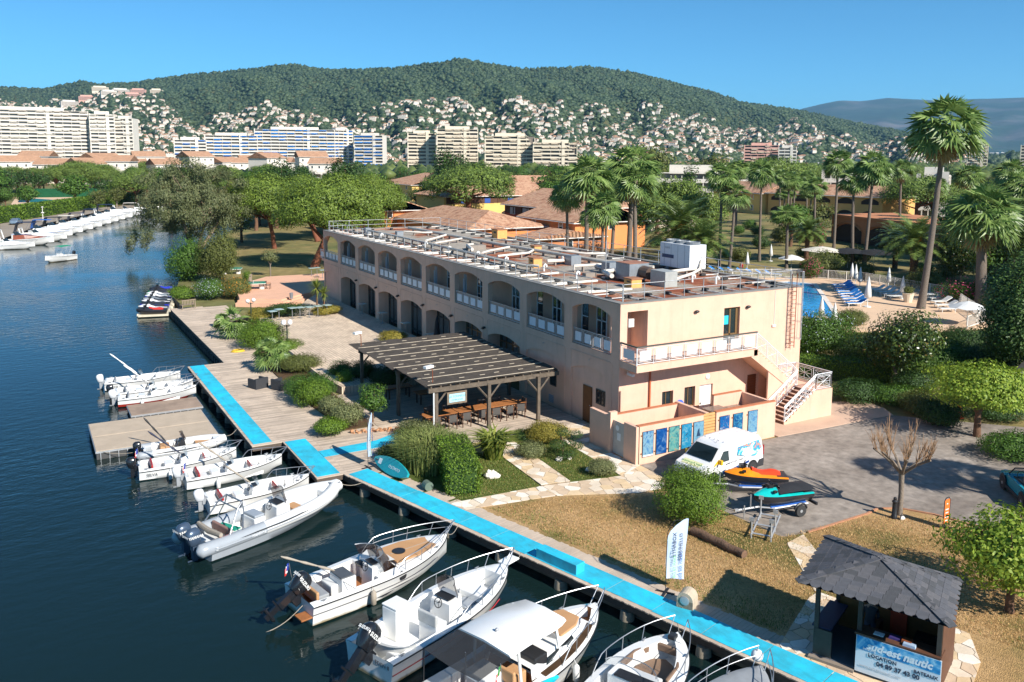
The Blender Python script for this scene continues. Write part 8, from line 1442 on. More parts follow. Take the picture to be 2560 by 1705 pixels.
for (bx, by, ty, w, k, lab) in ((395, 965, 770, 1.15, 0, 'umbrella pine in the pool park, middle of the row'), (470, 960, 745, 1.25, 1, 'tallest umbrella pine of the pool park row'), (560, 965, 755, 1.2, 0, 'umbrella pine leaning over the green pool fence'), (650, 960, 775, 1.1, 1, 'umbrella pine near the white party tent'), (300, 960, 790, 1.1, 1, 'umbrella pine at the pool park entrance'), (120, 960, 775, 1.3, 0, 'umbrella pine beside the bright green bush'), (30, 965, 780, 1.2, 1, 'umbrella pine at the pool park border'), (740, 955, 765, 1.1, 0, 'umbrella pine behind the grey green tree')):
 far('K', bx, by, ty, (PINE_C, PINE_D)[k], (14, 12)[k], lab, 'umbrella_pine', w=w)
far('K', 890, 975, 790, RND_C, 10, 'grey green round tree at the end of the pool park', w=.8); far('K', 40, 1075, 900, RND_A, 11, 'bright green bush tree beside the canal pool', w=.9); far('K', 0, 1070, 940, RND_C, 10, 'silvery bush beside the bright green tree'); far('K', 790, 985, 880, RND_B, 12, 'dark olive bush behind the pool fence', w=1.4)
far('R', 600, 500, 20, POP, 20, 'dark leafy tree behind the umbrella pines', dist=205, w=1.15); far('R', 440, 500, 60, POP, 20, 'dark leafy tree left of its taller neighbour behind the pines', dist=200); far('R', 760, 500, 90, POP, 20, 'dark leafy tree between two taller ones behind the pines', dist=210); far('R', 1140, 500, -15, POP, 20, 'tallest dark poplar behind the umbrella pines', dist=225, w=1.3); far('R', 240, 600, 170, RND_B, 12, 'dark tree closing the lawn behind the eucalyptus', dist=190, w=1.1); far('R', 90, 700, 330, RND_B, 12, 'dark shadowy tree between eucalyptus and pines', dist=165, w=.9); far('R', 1410, 500, 130, RND_A, 11, 'yellow green tree crown behind the poplar', dist=240)
for (bx, ty, d, tp, h0, lab, w) in ((900, 150, 240, POP, 20, 'broad dark tree rising before the cream flats', 1.2), (1020, 275, 205, PINE_C, 14, 'big umbrella pine behind the tiled roofs', 1.5), (840, 260, 260, RND_B, 12, 'dark tree behind the ochre gable house', 1.1), (1500, 330, 300, RND_C, 10, 'blue grey cedar before the cream flats', 1.6), (1640, 260, 270, RND_A, 11, 'green tree behind the group of fan palms', 1.3), (1770, 300, 260, RND_B, 12, 'round tree between the palms and the white flats', 1.2), (2250, 140, 330, RND_C, 10, 'tall grey green tree before the hillside houses', 1.0)):
 far('L', bx, 500, ty, tp, h0, lab, dist=d, w=w)
for (bx, by, ty, d, tp, h0, lab, w) in ((235, 700, 585, 132, PINE_C, 14, 'rounded pine crown over the cream arches', 1.15), (310, 640, 460, 240, CYP, 11, 'dark column cypress before the white flats', 1.6), (60, 640, 370, 300, RND_C, 10, 'grey green gum tree behind the white flats', 1.0), (440, 640, 415, 330, RND_C, 10, 'tall gum tree behind the cypress', 1.0), (830, 640, 455, 310, PINE_D, 12, 'round pine behind the slender palm', 1.3), (690, 640, 440, 290, RND_B, 12, 'dark cedar behind the white flats', .9), (920, 1020, 715, None, RND_A, 11, 'bright green tree before the ochre house arches', 1.25), (1080, 985, 720, None, RND_C, 10, 'willowy tree beside the arched ochre house', 1.1), (1480, 900, 790, 190, RND_A, 11, 'bushy tree beside the restaurant terrace', 1.0), (1620, 900, 780, 200, RND_B, 12, 'dark bush tree beyond the restaurant', 1.1), (2150, 800, 600, 140, RND_A, 11, 'leafy tree behind the stout palm', 1.0), (2300, 780, 590, 150, RND_A, 11, 'leafy tree at the garden border', 1.2), (1970, 900, 660, 150, RND_B, 12, 'dark tree behind the tallest palm', 1.0)):
 far('J', bx, by, ty, tp, h0, lab, dist=d, w=w)
BELT = [(RND_A, 11, 'broad green tree in the belt of gardens beyond the village roofs', 'broad trees of the belt'), (RND_B, 12, 'dark green tree in the belt of gardens beyond the village roofs', 'dark trees of the belt'), (RND_C, 10, 'grey green tree in the belt of gardens beyond the village roofs', 'grey green trees of the belt'), (PINE_D, 12, 'umbrella pine in the belt of gardens beyond the village roofs', 'pines of the belt')]
HIDE = []
def belt_trees(n, az0, az1, d0, d1, seed):
 rs = np.random.default_rng(seed); k = 0
 while k < n:
  X_ = rs.uniform(az0, az1); d = math.sqrt(rs.uniform(d0*d0, d1*d1)); dr = ray(X_, 500); u = Vector((dr[0], dr[1], 0)).normalized(); p = Vector(CP)+u*d
  if any(math.hypot(p.x-c[0], p.y-c[1]) < c[2] for c in KEEP): k += .2; continue
  tp, h0, lab, grp = BELT[int(rs.choice(4, p=[.3, .33, .2, .17]))]; s_ = rs.uniform(.65, 1.15); plant('belt_tree', lab, 'tree', (p.x, p.y, -.6), tp, rs.uniform(0, 6.28), (s_*1.15, s_*1.15, s_), grp); k += 1
def tufts(name, lab, poly, n, lfs, hgt, green):
 xs = [p[0] for p in poly]; ys = [p[1] for p in poly]; P = []
 while len(P) < n:
  p = (rng.uniform(min(xs), max(xs)), rng.uniform(min(ys), max(ys)))
  if inpoly(p, poly): P.append((*p, GZ-.012))
 P = np.array(P); g_ = np.array([green(p) for p in P]); n = len(P); a = rng.uniform(0, 6.283, n); h = hgt*rng.uniform(.5, 1.3, n)*(1+.5*g_); s_ = np.stack([-np.sin(a), np.cos(a), 0*a], 1)*.012; o = np.stack([np.cos(a), np.sin(a), 0*a], 1)*(h*rng.uniform(.3, 1, n))[:, None]; e = P+o; e[:, 2] += h; V = np.stack([P-s_, P+s_, e], 1)
 for k, m_ in ((0, lfs[0]), (1, lfs[1])):
  if (g_ == k).any(): tag(obj(name, quads(name, V[g_ == k], m_), None, kind='stuff'), lab[k], 'grass')
STRAW = leafmat('blade_straw', '86693f', 'c4a06c', trans=.1); GRB = leafmat('blade_lawn', '4a5c22', '76803a', trans=.2)
tufts('dry_grass', ('short straw coloured grass blades on the dry lawn', 'green grass blades along the boardwalk side of the lawn'), [(-11.2, -5.4), (-7.7, -5.9), (-4.2, -7.5), (-2.2, -9), (-2.1, -13.8), (3.2, -14.3), (5.8, -16), (7, -21), (-1, -25), (-3.2, -18.5), (-7.6, -19.2)], 60000, (STRAW, GRB), .06, lambda p: int(rng.uniform() < max(.06, .95-abs((p[0]+9.0)*.95+(p[1]+15.5)*.3)*.45, .7-math.hypot(p[0]+10, p[1]+7.5)*.5)))
tufts('lawn_grass', ('straw blades in the garden lawn', 'short green blades of the garden lawn'), [(-12.2, -3.9), (-7.8, -4.1), (-7.3, 0), (-9, 1.7), (-10, 1)], 16000, (STRAW, GRB), .045, lambda p: int(rng.uniform() < .85))
tufts('lawn_grass', ('straw blades in the lawn between the stone paths', 'short green blades between the stone paths'), [(-6.1, -4.3), (-3.6, -4.9), (-3.2, 0), (-5.5, 2.6)], 10000, (STRAW, GRB), .045, lambda p: int(rng.uniform() < .8))
# ================================================================ houses, pool furniture, flats, hills
def tilemat():
 m = mixmat('clay_tiles', ['8a5f48', 'b88a6e', 'c9a284', 'a8765a'], .9, .9, second=3.5, pos=[.3, .45, .58, .7], world=False); N = m.node_tree.nodes; L = m.node_tree.links; w = N.new('ShaderNodeTexWave'); w.inputs['Scale'].default_value = .9; w.bands_direction = 'DIAGONAL'; L.new(N.new('ShaderNodeTexCoord').outputs['Object'], w.inputs['Vector']); bp = N.new('ShaderNodeBump'); bp.inputs['Strength'].default_value = .8; bp.inputs['Distance'].default_value = .15; L.new(w.outputs['Fac'], bp.inputs['Height']); L.new(bp.outputs[0], N['Principled BSDF'].inputs['Normal']); return m
M_TILE = tilemat(); M_TILER = mat('orange_tiles', 'ab8468', .9, var=.2, vs=.6)
HC = dict(orange=mat('wall_orange', 'd98a52', .9, var=.06, vs=.4), yellow=mat('wall_yellow', 'e3bd72', .9, var=.06, vs=.4), red=mat('wall_red', '9a4a36', .9, var=.06, vs=.4), ochre=mat('wall_ochre', 'd9a866', .9, var=.06, vs=.4), cream=mat('wall_cream', 'd9ccb6', .9, var=.05, vs=.4), white=mat('wall_white', 'd6cec2', .85, var=.05, vs=.3), pink=mat('wall_pink', 'd8a898', .9, var=.05, vs=.3), terra=mat('wall_terra', 'b87a52', .9, var=.08, vs=.4))
M_SHUT = mat('blue_shutter', '2b4f9a', .6); M_SHW = mat('grey_shutter', '9aa4a8', .6); M_WHTRIM = mat('white_trim', 'e0dcd4', .7); KEEP = []
def house(lab, cx, cy, L, W, ev, rg, wall, hip=(1, 1), rz=0, z0=-.55, gallery=False, win=3, arches=0, tile=None, shut=None, name='house', fl=2, keep=1.0):
 """L along local y, W along x; ridge along y; hip flags for -y / +y ends"""
 t = thing(name, lab, 'house', (cx, cy, z0), rz); KEEP.append((cx, cy, max(L, W)*.62*keep+4)); w, l = W/2, L/2; e, g_ = ev-z0, rg-z0; b_ = MB(); b_.bb(-w, w, -l, l, -.3, e)
 for s, h in ((-1, hip[0]), (1, hip[1])):
  if not h: b_.add([(-w, s*l, e), (w, s*l, e), (0, s*l, g_-.1)], [(0, 1, 2), (2, 1, 0)])
 b_.build('wall', HC[wall], t); o = .7; a0 = -l-o+(w if hip[0] else 0); a1 = l+o-(w if hip[1] else 0); a0, a1 = min(a0, a1-.5), max(a1, a0+.5); r_ = MB(); E = e-.12; q4 = [(-w-o, -l-o, E), (w+o, -l-o, E), (w+o, l+o, E), (-w-o, l+o, E)]; r0, r1 = (0, a0, g_), (0, a1, g_)
 P = q4+[r0, r1]; P2 = [(x, y, z-.16) for x, y, z in P]; F = [(0, 4, 5, 3), (1, 2, 5, 4), (0, 1, 4), (2, 3, 5)]; r_.add(P, F); r_.add(P2, [f[::-1] for f in F]); r_.add(q4+P2[:4], [(0, 1, 5, 4), (1, 2, 6, 5), (2, 3, 7, 6), (3, 0, 4, 7)]); ro = r_.build('roof', tile or M_TILE, t); gt = MB()
 for (a, c) in ((0, 1), (3, 0)): gt.tube([Vector(q4[a])-Vector((0, 0, .18)), Vector(q4[c])-Vector((0, 0, .18))], .09, 5)
 gt.build('gutter', M_WHTRIM, ro)
 def opening(side, u, z, ww, hh, m, nm='window'):
  x = MB()
  if side == 'x': x.bb(-w-.06, -w+.02, u-ww/2, u+ww/2, z, z+hh)
  else: x.bb(u-ww/2, u+ww/2, -l-.06, -l+.02, z, z+hh)
  o_ = x.build(nm, m, t); return o_
 fh = (e)/fl
 for k in range(win):
  for f in range(fl):
   u = -l+L*(k+.5)/win; z = f*fh+.9
   if arches and f == 0: continue
   fr = opening('x', u, z, 1.5, min(1.5, fh-1.3), M_WHTRIM); x = MB(); x.bb(-w-.075, -w-.05, u-.45, u+.45, z+.1, z+min(1.4, fh-1.4)); x.build('pane', M_GLASSD, fr)
   if shut:
    for s in (-1, 1): x = MB(); x.bb(-w-.1, -w-.06, u+s*.75-.3, u+s*.75+.3, z, z+min(1.5, fh-1.3)); x.build('shutter', shut, fr)
 for k in range(max(1, win//2)): u = -w+W*(k+.5)/max(1, win//2); fr = opening('y', u, fh*(fl-1)+.9, 1.2, 1.3, M_WHTRIM); x = MB(); x.bb(u-.45, u+.45, -l-.075, -l-.05, fh*(fl-1)+1.0, fh*(fl-1)+2.1); x.build('pane', M_GLASSD, fr)
 for k in range(arches):
  u = -l+L*(k+.5)/arches; aw = L/arches*.7
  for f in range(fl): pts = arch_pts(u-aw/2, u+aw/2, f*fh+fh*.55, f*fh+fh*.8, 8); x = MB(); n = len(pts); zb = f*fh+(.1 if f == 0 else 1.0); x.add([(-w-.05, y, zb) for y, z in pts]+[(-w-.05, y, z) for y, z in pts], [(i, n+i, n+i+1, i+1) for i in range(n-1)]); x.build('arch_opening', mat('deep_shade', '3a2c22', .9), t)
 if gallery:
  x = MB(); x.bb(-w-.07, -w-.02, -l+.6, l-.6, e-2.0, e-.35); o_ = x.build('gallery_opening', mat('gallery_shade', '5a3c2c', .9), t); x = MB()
  for k in range(7): x.bb(-w-.2, -w-.02, -l+.6+(L-1.2)*k/6-.08, -l+.6+(L-1.2)*k/6+.08, e-2.0, e-.3)
  x.build('gallery_posts', mat('brown_post', '5a3a28', .8), t)
  for k in range(4): x = MB(); u = -l+L*(k+.7)/4.5; x.bb(-w-.11, -w-.06, u-.8, u+.8, e-2.0, e-.7); x.build('shutter', shut or M_SHUT, t)
 return t
house('orange house with a broad hipped tile roof behind the flat roof', 45, 109, 33, 15, 3.2, 5.6, 'orange', win=4, fl=1); house('orange gabled house beside the umbrella pine', 36, 134, 18, 16, 4.6, 7.2, 'orange', (0, 1), win=2); house('long yellow house with blue shutters under a tiled gallery roof', 77, 163, 30, 17, 5.6, 8.4, 'yellow', (0, 1), R(90), arches=4, gallery=True, win=0); house('deep red house with shuttered gallery beside the palms', 70, 110, 21, 20, 5.6, 8.6, 'red', (1, 0), gallery=True, shut=M_SHW, win=3); house('bright orange gabled house with a round window behind the palms', 60.5, 92.5, 18, 15, 4.4, 7.0, 'orange', (0, 0), win=2); house('low tiled walkway roof before the red house', 50, 83, 5, 13, 2.3, 3.3, 'terra', win=1, fl=1); house('yellow house with tiled porch beyond the umbrella pines', 106, 262, 30, 26, 5.2, 9, 'yellow', (0, 1), win=3); house('tile roofed house behind the long yellow house', 118, 205, 30, 16, 6.5, 9.2, 'ochre', rz=R(80), win=3); house('yellow gabled house on the dry slope', 163, 150, 24, 15, 5.5, 8.2, 'yellow', (0, 0), R(-10), win=3); house('long ochre house with arched loggias beyond the fan palms', 165, 122, 34, 16, 5.8, 8.2, 'ochre', (0, 0), R(8), arches=5, win=0); house('cream house with white arches under the round pine', 98, 118, 24, 12, 5.6, 7.8, 'cream', arches=5, win=0, rz=R(-15)); house('beige house behind the tallest palm', 215, 105, 18, 14, 5.5, 7.5, 'cream', rz=R(20), win=3); house('low terracotta garden building at the path corner', 31, -13, 12, 8, 2.5, 2.75, 'terra', rz=R(20), win=1, fl=1, tile=M_KP)
rs_ = thing('restaurant', 'flat roofed terracotta restaurant with wide arches behind the pool', 'building', (108, 50, -.4), R(-14)); KEEP.append((108, 50, 32)); b_ = MB(); b_.bb(-6, 8, -30, 26, 0, 4.6); b_.bb(-6.3, 8.3, -30.3, 26.3, 4.6, 5.0); b_.build('wall', HC['terra'], rs_)
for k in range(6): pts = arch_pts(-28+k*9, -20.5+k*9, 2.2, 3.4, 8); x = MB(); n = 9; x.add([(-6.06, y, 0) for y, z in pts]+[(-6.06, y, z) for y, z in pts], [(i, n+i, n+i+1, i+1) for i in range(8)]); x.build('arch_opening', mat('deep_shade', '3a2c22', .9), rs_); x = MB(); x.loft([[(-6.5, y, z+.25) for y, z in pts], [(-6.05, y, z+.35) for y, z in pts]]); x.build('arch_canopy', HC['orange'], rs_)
def fence(pts, lab, h=1.15):
 t = thing('pool_fence', lab, 'fence', (pts[0][0], pts[0][1], PZ)); b_ = MB(); o = Vector((pts[0][0], pts[0][1], 0)); br = MB()
 for a, c in zip(pts[:-1], pts[1:]):
  a, c = Vector((*a, 0))-o, Vector((*c, 0))-o; n = max(1, round((c-a).length/2.5)); an = math.atan2((c-a).y, (c-a).x)
  for k in range(n+1): q_ = a.lerp(c, k/n); b_.box((q_.x, q_.y, h/2), (.07, .07, h+.1))
  for z in (.12, h): b_.box(((a.x+c.x)/2, (a.y+c.y)/2, z), ((c-a).length, .04, .05), an)
  nb = int((c-a).length/.16)
  for k in range(nb): q_ = a.lerp(c, (k+.5)/nb); br.box((q_.x, q_.y, h/2), (.03, .02, h-.1), an)
 b_.build('frame', M_WHTRIM, t); br.build('bars', M_WHTRIM, t, kind='stuff')
fence([(30, 50.5), (40, 50.3), (61, 40), (64.5, 34.2), (63.5, 27), (62.7, 21.3)], 'white barred fence along the far side of the pool'); fence([(62.7, 21.3), (57, 15.6), (51.8, 10.4), (47, 9.2)], 'white glass backed fence beside the oleanders')
def make_lounger(cm, lab, grp):
 t = thing('sun_lounger', lab, 'lounger', (0, 0, 0), 0, grp); b_ = MB()
 for s in (-.3, .3): b_.tube([(-.95, s, .3), (.3, s, .3), (.95, s, .62)], .03, 5)
 for x in (-.8, .3):
  for s in (-.3, .3): b_.tube([(x, s, .3), (x-.05, s, 0)], .03, 5)
 b_.build('frame', M_WHITEP, t); b_ = MB(); b_.loft([[(-.95, y, .33), (.3, y, .33), (.95, y, .7)] for y in (-.28, .28)]); b_.loft([[(-.95, y, .30), (.3, y, .30), (.95, y, .67)] for y in (.28, -.28)]); b_.build('sling', cm, t); return t
LB = make_lounger(mat('blue_sling', '2a7fc8', .7, var=.08), 'white framed lounger with blue sling in the row by the pool', 'blue loungers in the pool row'); LW = make_lounger(mat('white_sling', (.66, .65, .62), .7, var=.06), 'white lounger on the pale pool terrace', 'white loungers by the far fence'); a0, a1 = gp('J', 1230, 1270, PZ), gp('J', 1320, 1385, PZ); av = R(-20); fst = True
for k in range(9):
 p = a0.lerp(a1, k/8)
 if k == 0: LB.location = p; LB.rotation_euler = (0, 0, av); LB.scale = (1.25,)*3
 else: dup(LB, p, av+R(rnd.uniform(-4, 4)), scale=1.25)
b0, b1 = gp('J', 1450, 1290, PZ), gp('J', 1570, 1340, PZ); c0_, c1_ = gp('J', 1790, 1330, PZ), gp('J', 1900, 1420, PZ)
for k in range(5): (setattr(LW, 'location', b0), setattr(LW, 'rotation_euler', (0, 0, av))) if k == 0 else dup(LW, b0.lerp(b1, k/4), av+R(rnd.uniform(-6, 6)), scale=1.2)
for k in range(5): dup(LW, c0_.lerp(c1_, k/4), av+R(rnd.uniform(-10, 10)), 'white lounger beside the white fence and oleanders', 'white loungers beside the oleanders', 1.2)
for k in range(8): p = gp('J', 415+k*57, 1175+k*4, PZ); dup(LB, p, R(120), 'blue lounger with raised back in the row behind the flat roof', 'blue loungers behind the roof', 1.2)
for (a, b2) in ((1065, 1480), (1180, 1480)): dup(LB, gp('J', a, b2, PZ), R(70), 'blue lounger at the short end of the pool', 'loungers at the pool end', 1.2)
def folded(a, b2, lab, s_=1.0): p = gp('J', a, b2, PZ); t = thing('folded_parasol', lab, 'parasol', p); x = MB(); x.lathe([(.06, .7), (.3, .9), (.24, 1.5), (.08, 2.4), (.02, 2.6)], n=9); x.build('canopy', M_SOFTW, t, 60); x = MB(); x.tube([(0, 0, 0), (0, 0, 2.6)], .035, 6); x.lathe([(.3, 0), (.3, .08), (.05, .1)], n=10); x.build('pole', M_WHITEP, t); t.scale = (s_,)*3
for k, (a, b2, lab) in enumerate(((1295, 1245, 'folded white parasol at the far end of the blue loungers'), (1318, 1255, 'folded white parasol beside its twin by the blue loungers'), (1345, 1275, 'folded white parasol leaning at the blue lounger heads'), (1520, 1275, 'folded white parasol among the white loungers'), (1605, 1340, 'folded white parasol by the big cream planter'), (1392, 1390, 'large folded parasol at the near end of the blue loungers'), (1108, 1490, 'folded parasol with tall pole at the pool end'), (1187, 1535, 'folded parasol low beside the pool hedge'), (655, 1165, 'folded parasol beyond the roof railing'), (800, 1110, 'folded parasol on the dry slope'))): folded(a, b2, lab, 1.25 if k == 5 else 1.0)
def parasol(p, r_, h, m, lab): t = thing('open_parasol', lab, 'parasol', p); x = MB(); n = 12; x.loft([[(r_*math.cos(6.283*k/n), r_*math.sin(6.283*k/n), h-.55-.1*(k % 2)) for k in range(n)], [(r_*.5*math.cos(6.283*k/n), r_*.5*math.sin(6.283*k/n), h-.22) for k in range(n)], [(.02*math.cos(6.283*k/n), .02*math.sin(6.283*k/n), h) for k in range(n)]], close=True); x.build('canopy', m, t); x = MB(); x.tube([(0, 0, 0), (0, 0, h)], .035, 6); x.build('pole', M_WHITEP, t)
parasol(gp('J', 2000, 1500, PZ), 1.7, 2.3, M_SOFTW, 'open white parasol beside the fence and dark table'); parasol(gp('J', 1110, 1145, PZ), 2.9, 3.0, mat('cream_canvas', 'cfc8ba', .85), 'large cream parasol at the restaurant'); parasol(gp('J', 925, 1165, PZ), 1.8, 2.2, M_SOFTW, 'white parasol just beyond the roof ladder'); BKC = mat('black_canvas', (.012, .012, .014), .8); parasol(gp('J', 1270, 1150, PZ), 2.8, 2.9, BKC, 'black parasol at the restaurant beside the cream one'); parasol(gp('J', 1430, 1160, PZ), 2.8, 2.9, BKC, 'black parasol before the restaurant arches')
pt = thing('flower_pot', 'large cream planter pot among the loungers', 'pot', gp('J', 1640, 1360, PZ)); MB().lathe([(.4, 0), (.6, .9), (.65, 1.0), (.5, 1.0)], n=14).build('pot', HC['cream'], pt); obj('plant', tpl_shrub(1.4, .9, LF['olv'], .15)[0][1], pt, (0, 0, .9)); o = MB().lathe([(.45, 0), (.6, 1.0), (.5, 1.05)], n=14).build('flower_pot', M_RED, None, loc=gp('J', 2345, 1290, PZ)); tag(o, 'red flower pot under the reddish trunked pines', 'pot')
o = MB().lathe([(.3, 0), (.22, .02), (.16, .5), (.08, .75)], n=12).build('traffic_cone', mat('cone_orange', 'd8421c', .6), None, loc=gp('G', 940, 960, GZ)); tag(o, 'orange and white cone under the mulberry', 'cone')
b_ = MB(); b_.poly(gpts('M', [(190, 205), (640, 235), (610, 248), (170, 250)], -.5), -.48); b_.build('pool_water', M_POOLW, kind='structure'); b_ = MB(); b_.poly(gpts('M', [(160, 190), (860, 190), (860, 232), (640, 262), (100, 275)], -.5), -.5); b_.build('pool_deck', M_POOLDECK, kind='structure')
b_ = MB(); b_.poly([(p[0], p[1]) for p in gpts('M', [(0, 440), (420, 370), (900, 305), (1300, 268), (1300, 300), (1000, 325), (430, 450), (0, 600)], -.5)], -.53); b_.build('quay_road', mixmat('quay_tarmac', ['8a7f72', '9c9184'], .2, .95), kind='structure')
t = thing('parked_car', 'silver saloon car parked on the quay road by the hedge', 'car', gp('M', 155, 462, -.53)+Vector((0, 1.5, 0)), R(75)); pc2 = [(2.2, .3), (2.25, .6), (1.5, .8), (.9, .95), (.3, 1.38), (-.9, 1.4), (-1.6, 1.0), (-2.2, .92), (-2.25, .35)]; body_loft(pc2, lambda x, z: .88-.22*max(0, z-.85)/.5).build('body', mat('car_silver', '8a98a6', .3, .5, coat=.4), t, 35); body_loft([(.82, .98), (.28, 1.34), (-.88, 1.36), (-1.45, 1.02)], lambda x, z: .885-.22*max(0, z-.85)/.5).build('glasshouse', M_GLASSD, t)
for s in (-1, 1):
 for x in (1.4, -1.4): wheel(t, x, s*.8, .32, .2)
for (a, b2, ty, lab) in ((410, 440, 290, 'white quay lamp post beside the navy canopied boats'), (935, 320, 215, 'white quay lamp post near the eucalyptus')): p = gp('M', a, b2, -.53); h = height_to(p, 'M', a, ty); x = MB(); x.lathe([(.09, 0), (.06, h*.95), (.25, h*.95), (.25, h*.99), (.1, h)], n=8); x.lathe([(.1, h*.55), (.4, h*.6), (.1, h*.66)], n=8); tag(x.build('quay_lamp', M_WHTRIM, None, loc=p), lab, 'lamp')
x = MB(); q_ = [gp('M', a, b2, -.5) for a, b2 in ((280, 205), (700, 200), (1120, 195))]
for a, c in zip(q_[:-1], q_[1:]): x.add([a, c, c+Vector((0, 0, 3.2)), a+Vector((0, 0, 3.2))], [(0, 1, 2, 3), (3, 2, 1, 0)])
tag(x.build('pool_screen', mat('green_mesh_screen', '1f6a44', .8, var=.12)), 'green mesh screen fence behind the park pool', 'fence')
p = gp('M', 365, 200, -.5); x = MB(); x.bb(-3, 3, -.4, .4, 0, .7); x.bb(-3, 3, .3, .5, 0, 1.6); tag(x.build('lifeguard_bench', M_WHTRIM, None, loc=p), 'long white bench beside the park pool', 'bench')
def vill(X_, d, L, W, ev, lab, rz):
 q_ = at_dist('X', X_, 430, d); t = house(lab, q_.x, q_.y, L, W, ev, ev+3.2, 'white', (0, 0), rz, win=4, fl=max(2, int(ev/3)), tile=M_TILER, name='village_house'); x = MB(); x.bb(-W*.5-5, -W*.5, -L*.42, L*.3, -.3, ev*.62); x.bb(-W*.5-8, -W*.5-5, -L*.2, L*.42, -.3, ev*.34); x.build('terrace_wing', HC['white'], t); x = MB()
 for f in range(1, max(2, int(ev*.62/3))+1): x.bb(-W*.5-5.08, -W*.5-5, -L*.34, -L*.1, f*3-2.2, f*3-.6); x.bb(-W*.5-5.08, -W*.5-5, 0, L*.24, f*3-2.2, f*3-.6)
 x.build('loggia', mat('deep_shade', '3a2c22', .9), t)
rv = np.random.default_rng(77)
for k in range(22):
 X_ = np.interp(k, [0, 13, 14, 21], [-20, 490, 560, 815]); vill(X_, rv.uniform(500, 620), rv.uniform(14, 20), rv.uniform(12, 15), rv.uniform(9, 14.5), 'white marina house with stepped terracotta roof below the flats', R(rv.uniform(50, 130)))
for o in [o for o in SC.objects if o.name.startswith('village_house') and o.parent is None]: o['group'] = 'white marina houses'
def flats(lab, z, x0, x1, ty, dist, floors, wall, awn, depth=16, fhh=3.0, bays=8, rot=0, jag=0, seed=0):
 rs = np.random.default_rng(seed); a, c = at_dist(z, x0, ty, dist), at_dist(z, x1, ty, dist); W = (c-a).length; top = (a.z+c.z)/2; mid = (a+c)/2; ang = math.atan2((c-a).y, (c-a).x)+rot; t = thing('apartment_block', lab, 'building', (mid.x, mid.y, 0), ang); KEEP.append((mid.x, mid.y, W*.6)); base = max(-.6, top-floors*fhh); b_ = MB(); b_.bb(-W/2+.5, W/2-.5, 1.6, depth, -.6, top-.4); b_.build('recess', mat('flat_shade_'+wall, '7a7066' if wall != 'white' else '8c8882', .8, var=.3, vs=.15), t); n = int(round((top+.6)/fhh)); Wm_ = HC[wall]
 for f in range(n):
  z = top-f*fhh; e0 = (f < 3)*jag*(3-f)*W*.07; x = MB(); x.bb(-W/2, W/2-e0, 0, 2.2, z-.25, z); x.bb(-W/2, W/2-e0, 0, .15, z-.0-fhh, z-fhh+1.0); x.build('balcony', Wm_, t)
  if awn:
   aw = MB()
   for k in range(bays):
    if rs.uniform() < .5: u = -W/2+W*k/bays; aw.add([(u+.3, .1, z-.3), (u+W/bays*rs.uniform(.6, 1)-.3, .1, z-.3), (u+W/bays-.3, -.9, z-1.35), (u+.3, -.9, z-1.35)], [(0, 1, 2, 3), (3, 2, 1, 0)])
   if aw.v: aw.build('awnings', mat('awning_'+rs.choice(awn), str(rs.choice(awn)), .8), t, kind='stuff')
 for k in range(bays+1): u = -W/2+W*k/bays; x = MB(); x.bb(u-.15, u+.15, .05, 2.0, -.6, top-1); x.build('divider', Wm_, t)
 x = MB(); x.bb(-W/2-.3, -W/2+.6, -.1, depth, -.6, top+.4); x.bb(W/2-.6, W/2+.3, .6, depth, -.6, top-3*jag+.2); x.bb(W*.15, W*.15+2.5, -.3, 3, -.6, top+1.2); x.bb(-W*.3, W*.3, 3, 10, top-.4, top+2.4); x.build('gable_wall', Wm_, t); return t
WA = ['d8d2c6', 'c9beb0']; BA = ['2f86d0', '2474c0', '56a4dc']
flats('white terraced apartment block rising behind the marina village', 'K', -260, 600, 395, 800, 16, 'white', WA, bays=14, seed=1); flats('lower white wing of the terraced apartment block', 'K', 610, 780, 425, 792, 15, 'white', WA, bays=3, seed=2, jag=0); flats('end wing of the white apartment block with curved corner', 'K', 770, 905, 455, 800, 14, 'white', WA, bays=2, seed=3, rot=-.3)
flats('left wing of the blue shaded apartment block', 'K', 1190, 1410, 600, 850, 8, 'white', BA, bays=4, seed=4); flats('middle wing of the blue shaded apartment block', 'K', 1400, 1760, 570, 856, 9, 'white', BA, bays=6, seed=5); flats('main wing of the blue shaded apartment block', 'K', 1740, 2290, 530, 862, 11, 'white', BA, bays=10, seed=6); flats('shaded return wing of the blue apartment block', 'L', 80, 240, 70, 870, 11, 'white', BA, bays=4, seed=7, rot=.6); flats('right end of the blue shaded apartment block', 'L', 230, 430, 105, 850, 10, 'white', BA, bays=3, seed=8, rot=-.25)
YA = ['d8a83a', 'd9cbb4']; flats('cream flats with yellow awnings behind the tiled roofs', 'L', 600, 790, 90, 760, 9, 'cream', YA, bays=3, seed=9); flats('taller cream flats with stepped roof terraces', 'L', 800, 1080, 62, 740, 11, 'cream', ['d9cbb4'], bays=5, seed=10); flats('broad cream flats with glazed balconies', 'L', 1130, 1470, 110, 700, 10, 'cream', ['d9cbb4'], bays=6, seed=11, jag=.6); flats('low cream flats stepping down beside the palms', 'L', 1460, 1760, 155, 690, 8, 'cream', ['d9cbb4'], bays=5, seed=12, jag=.8)
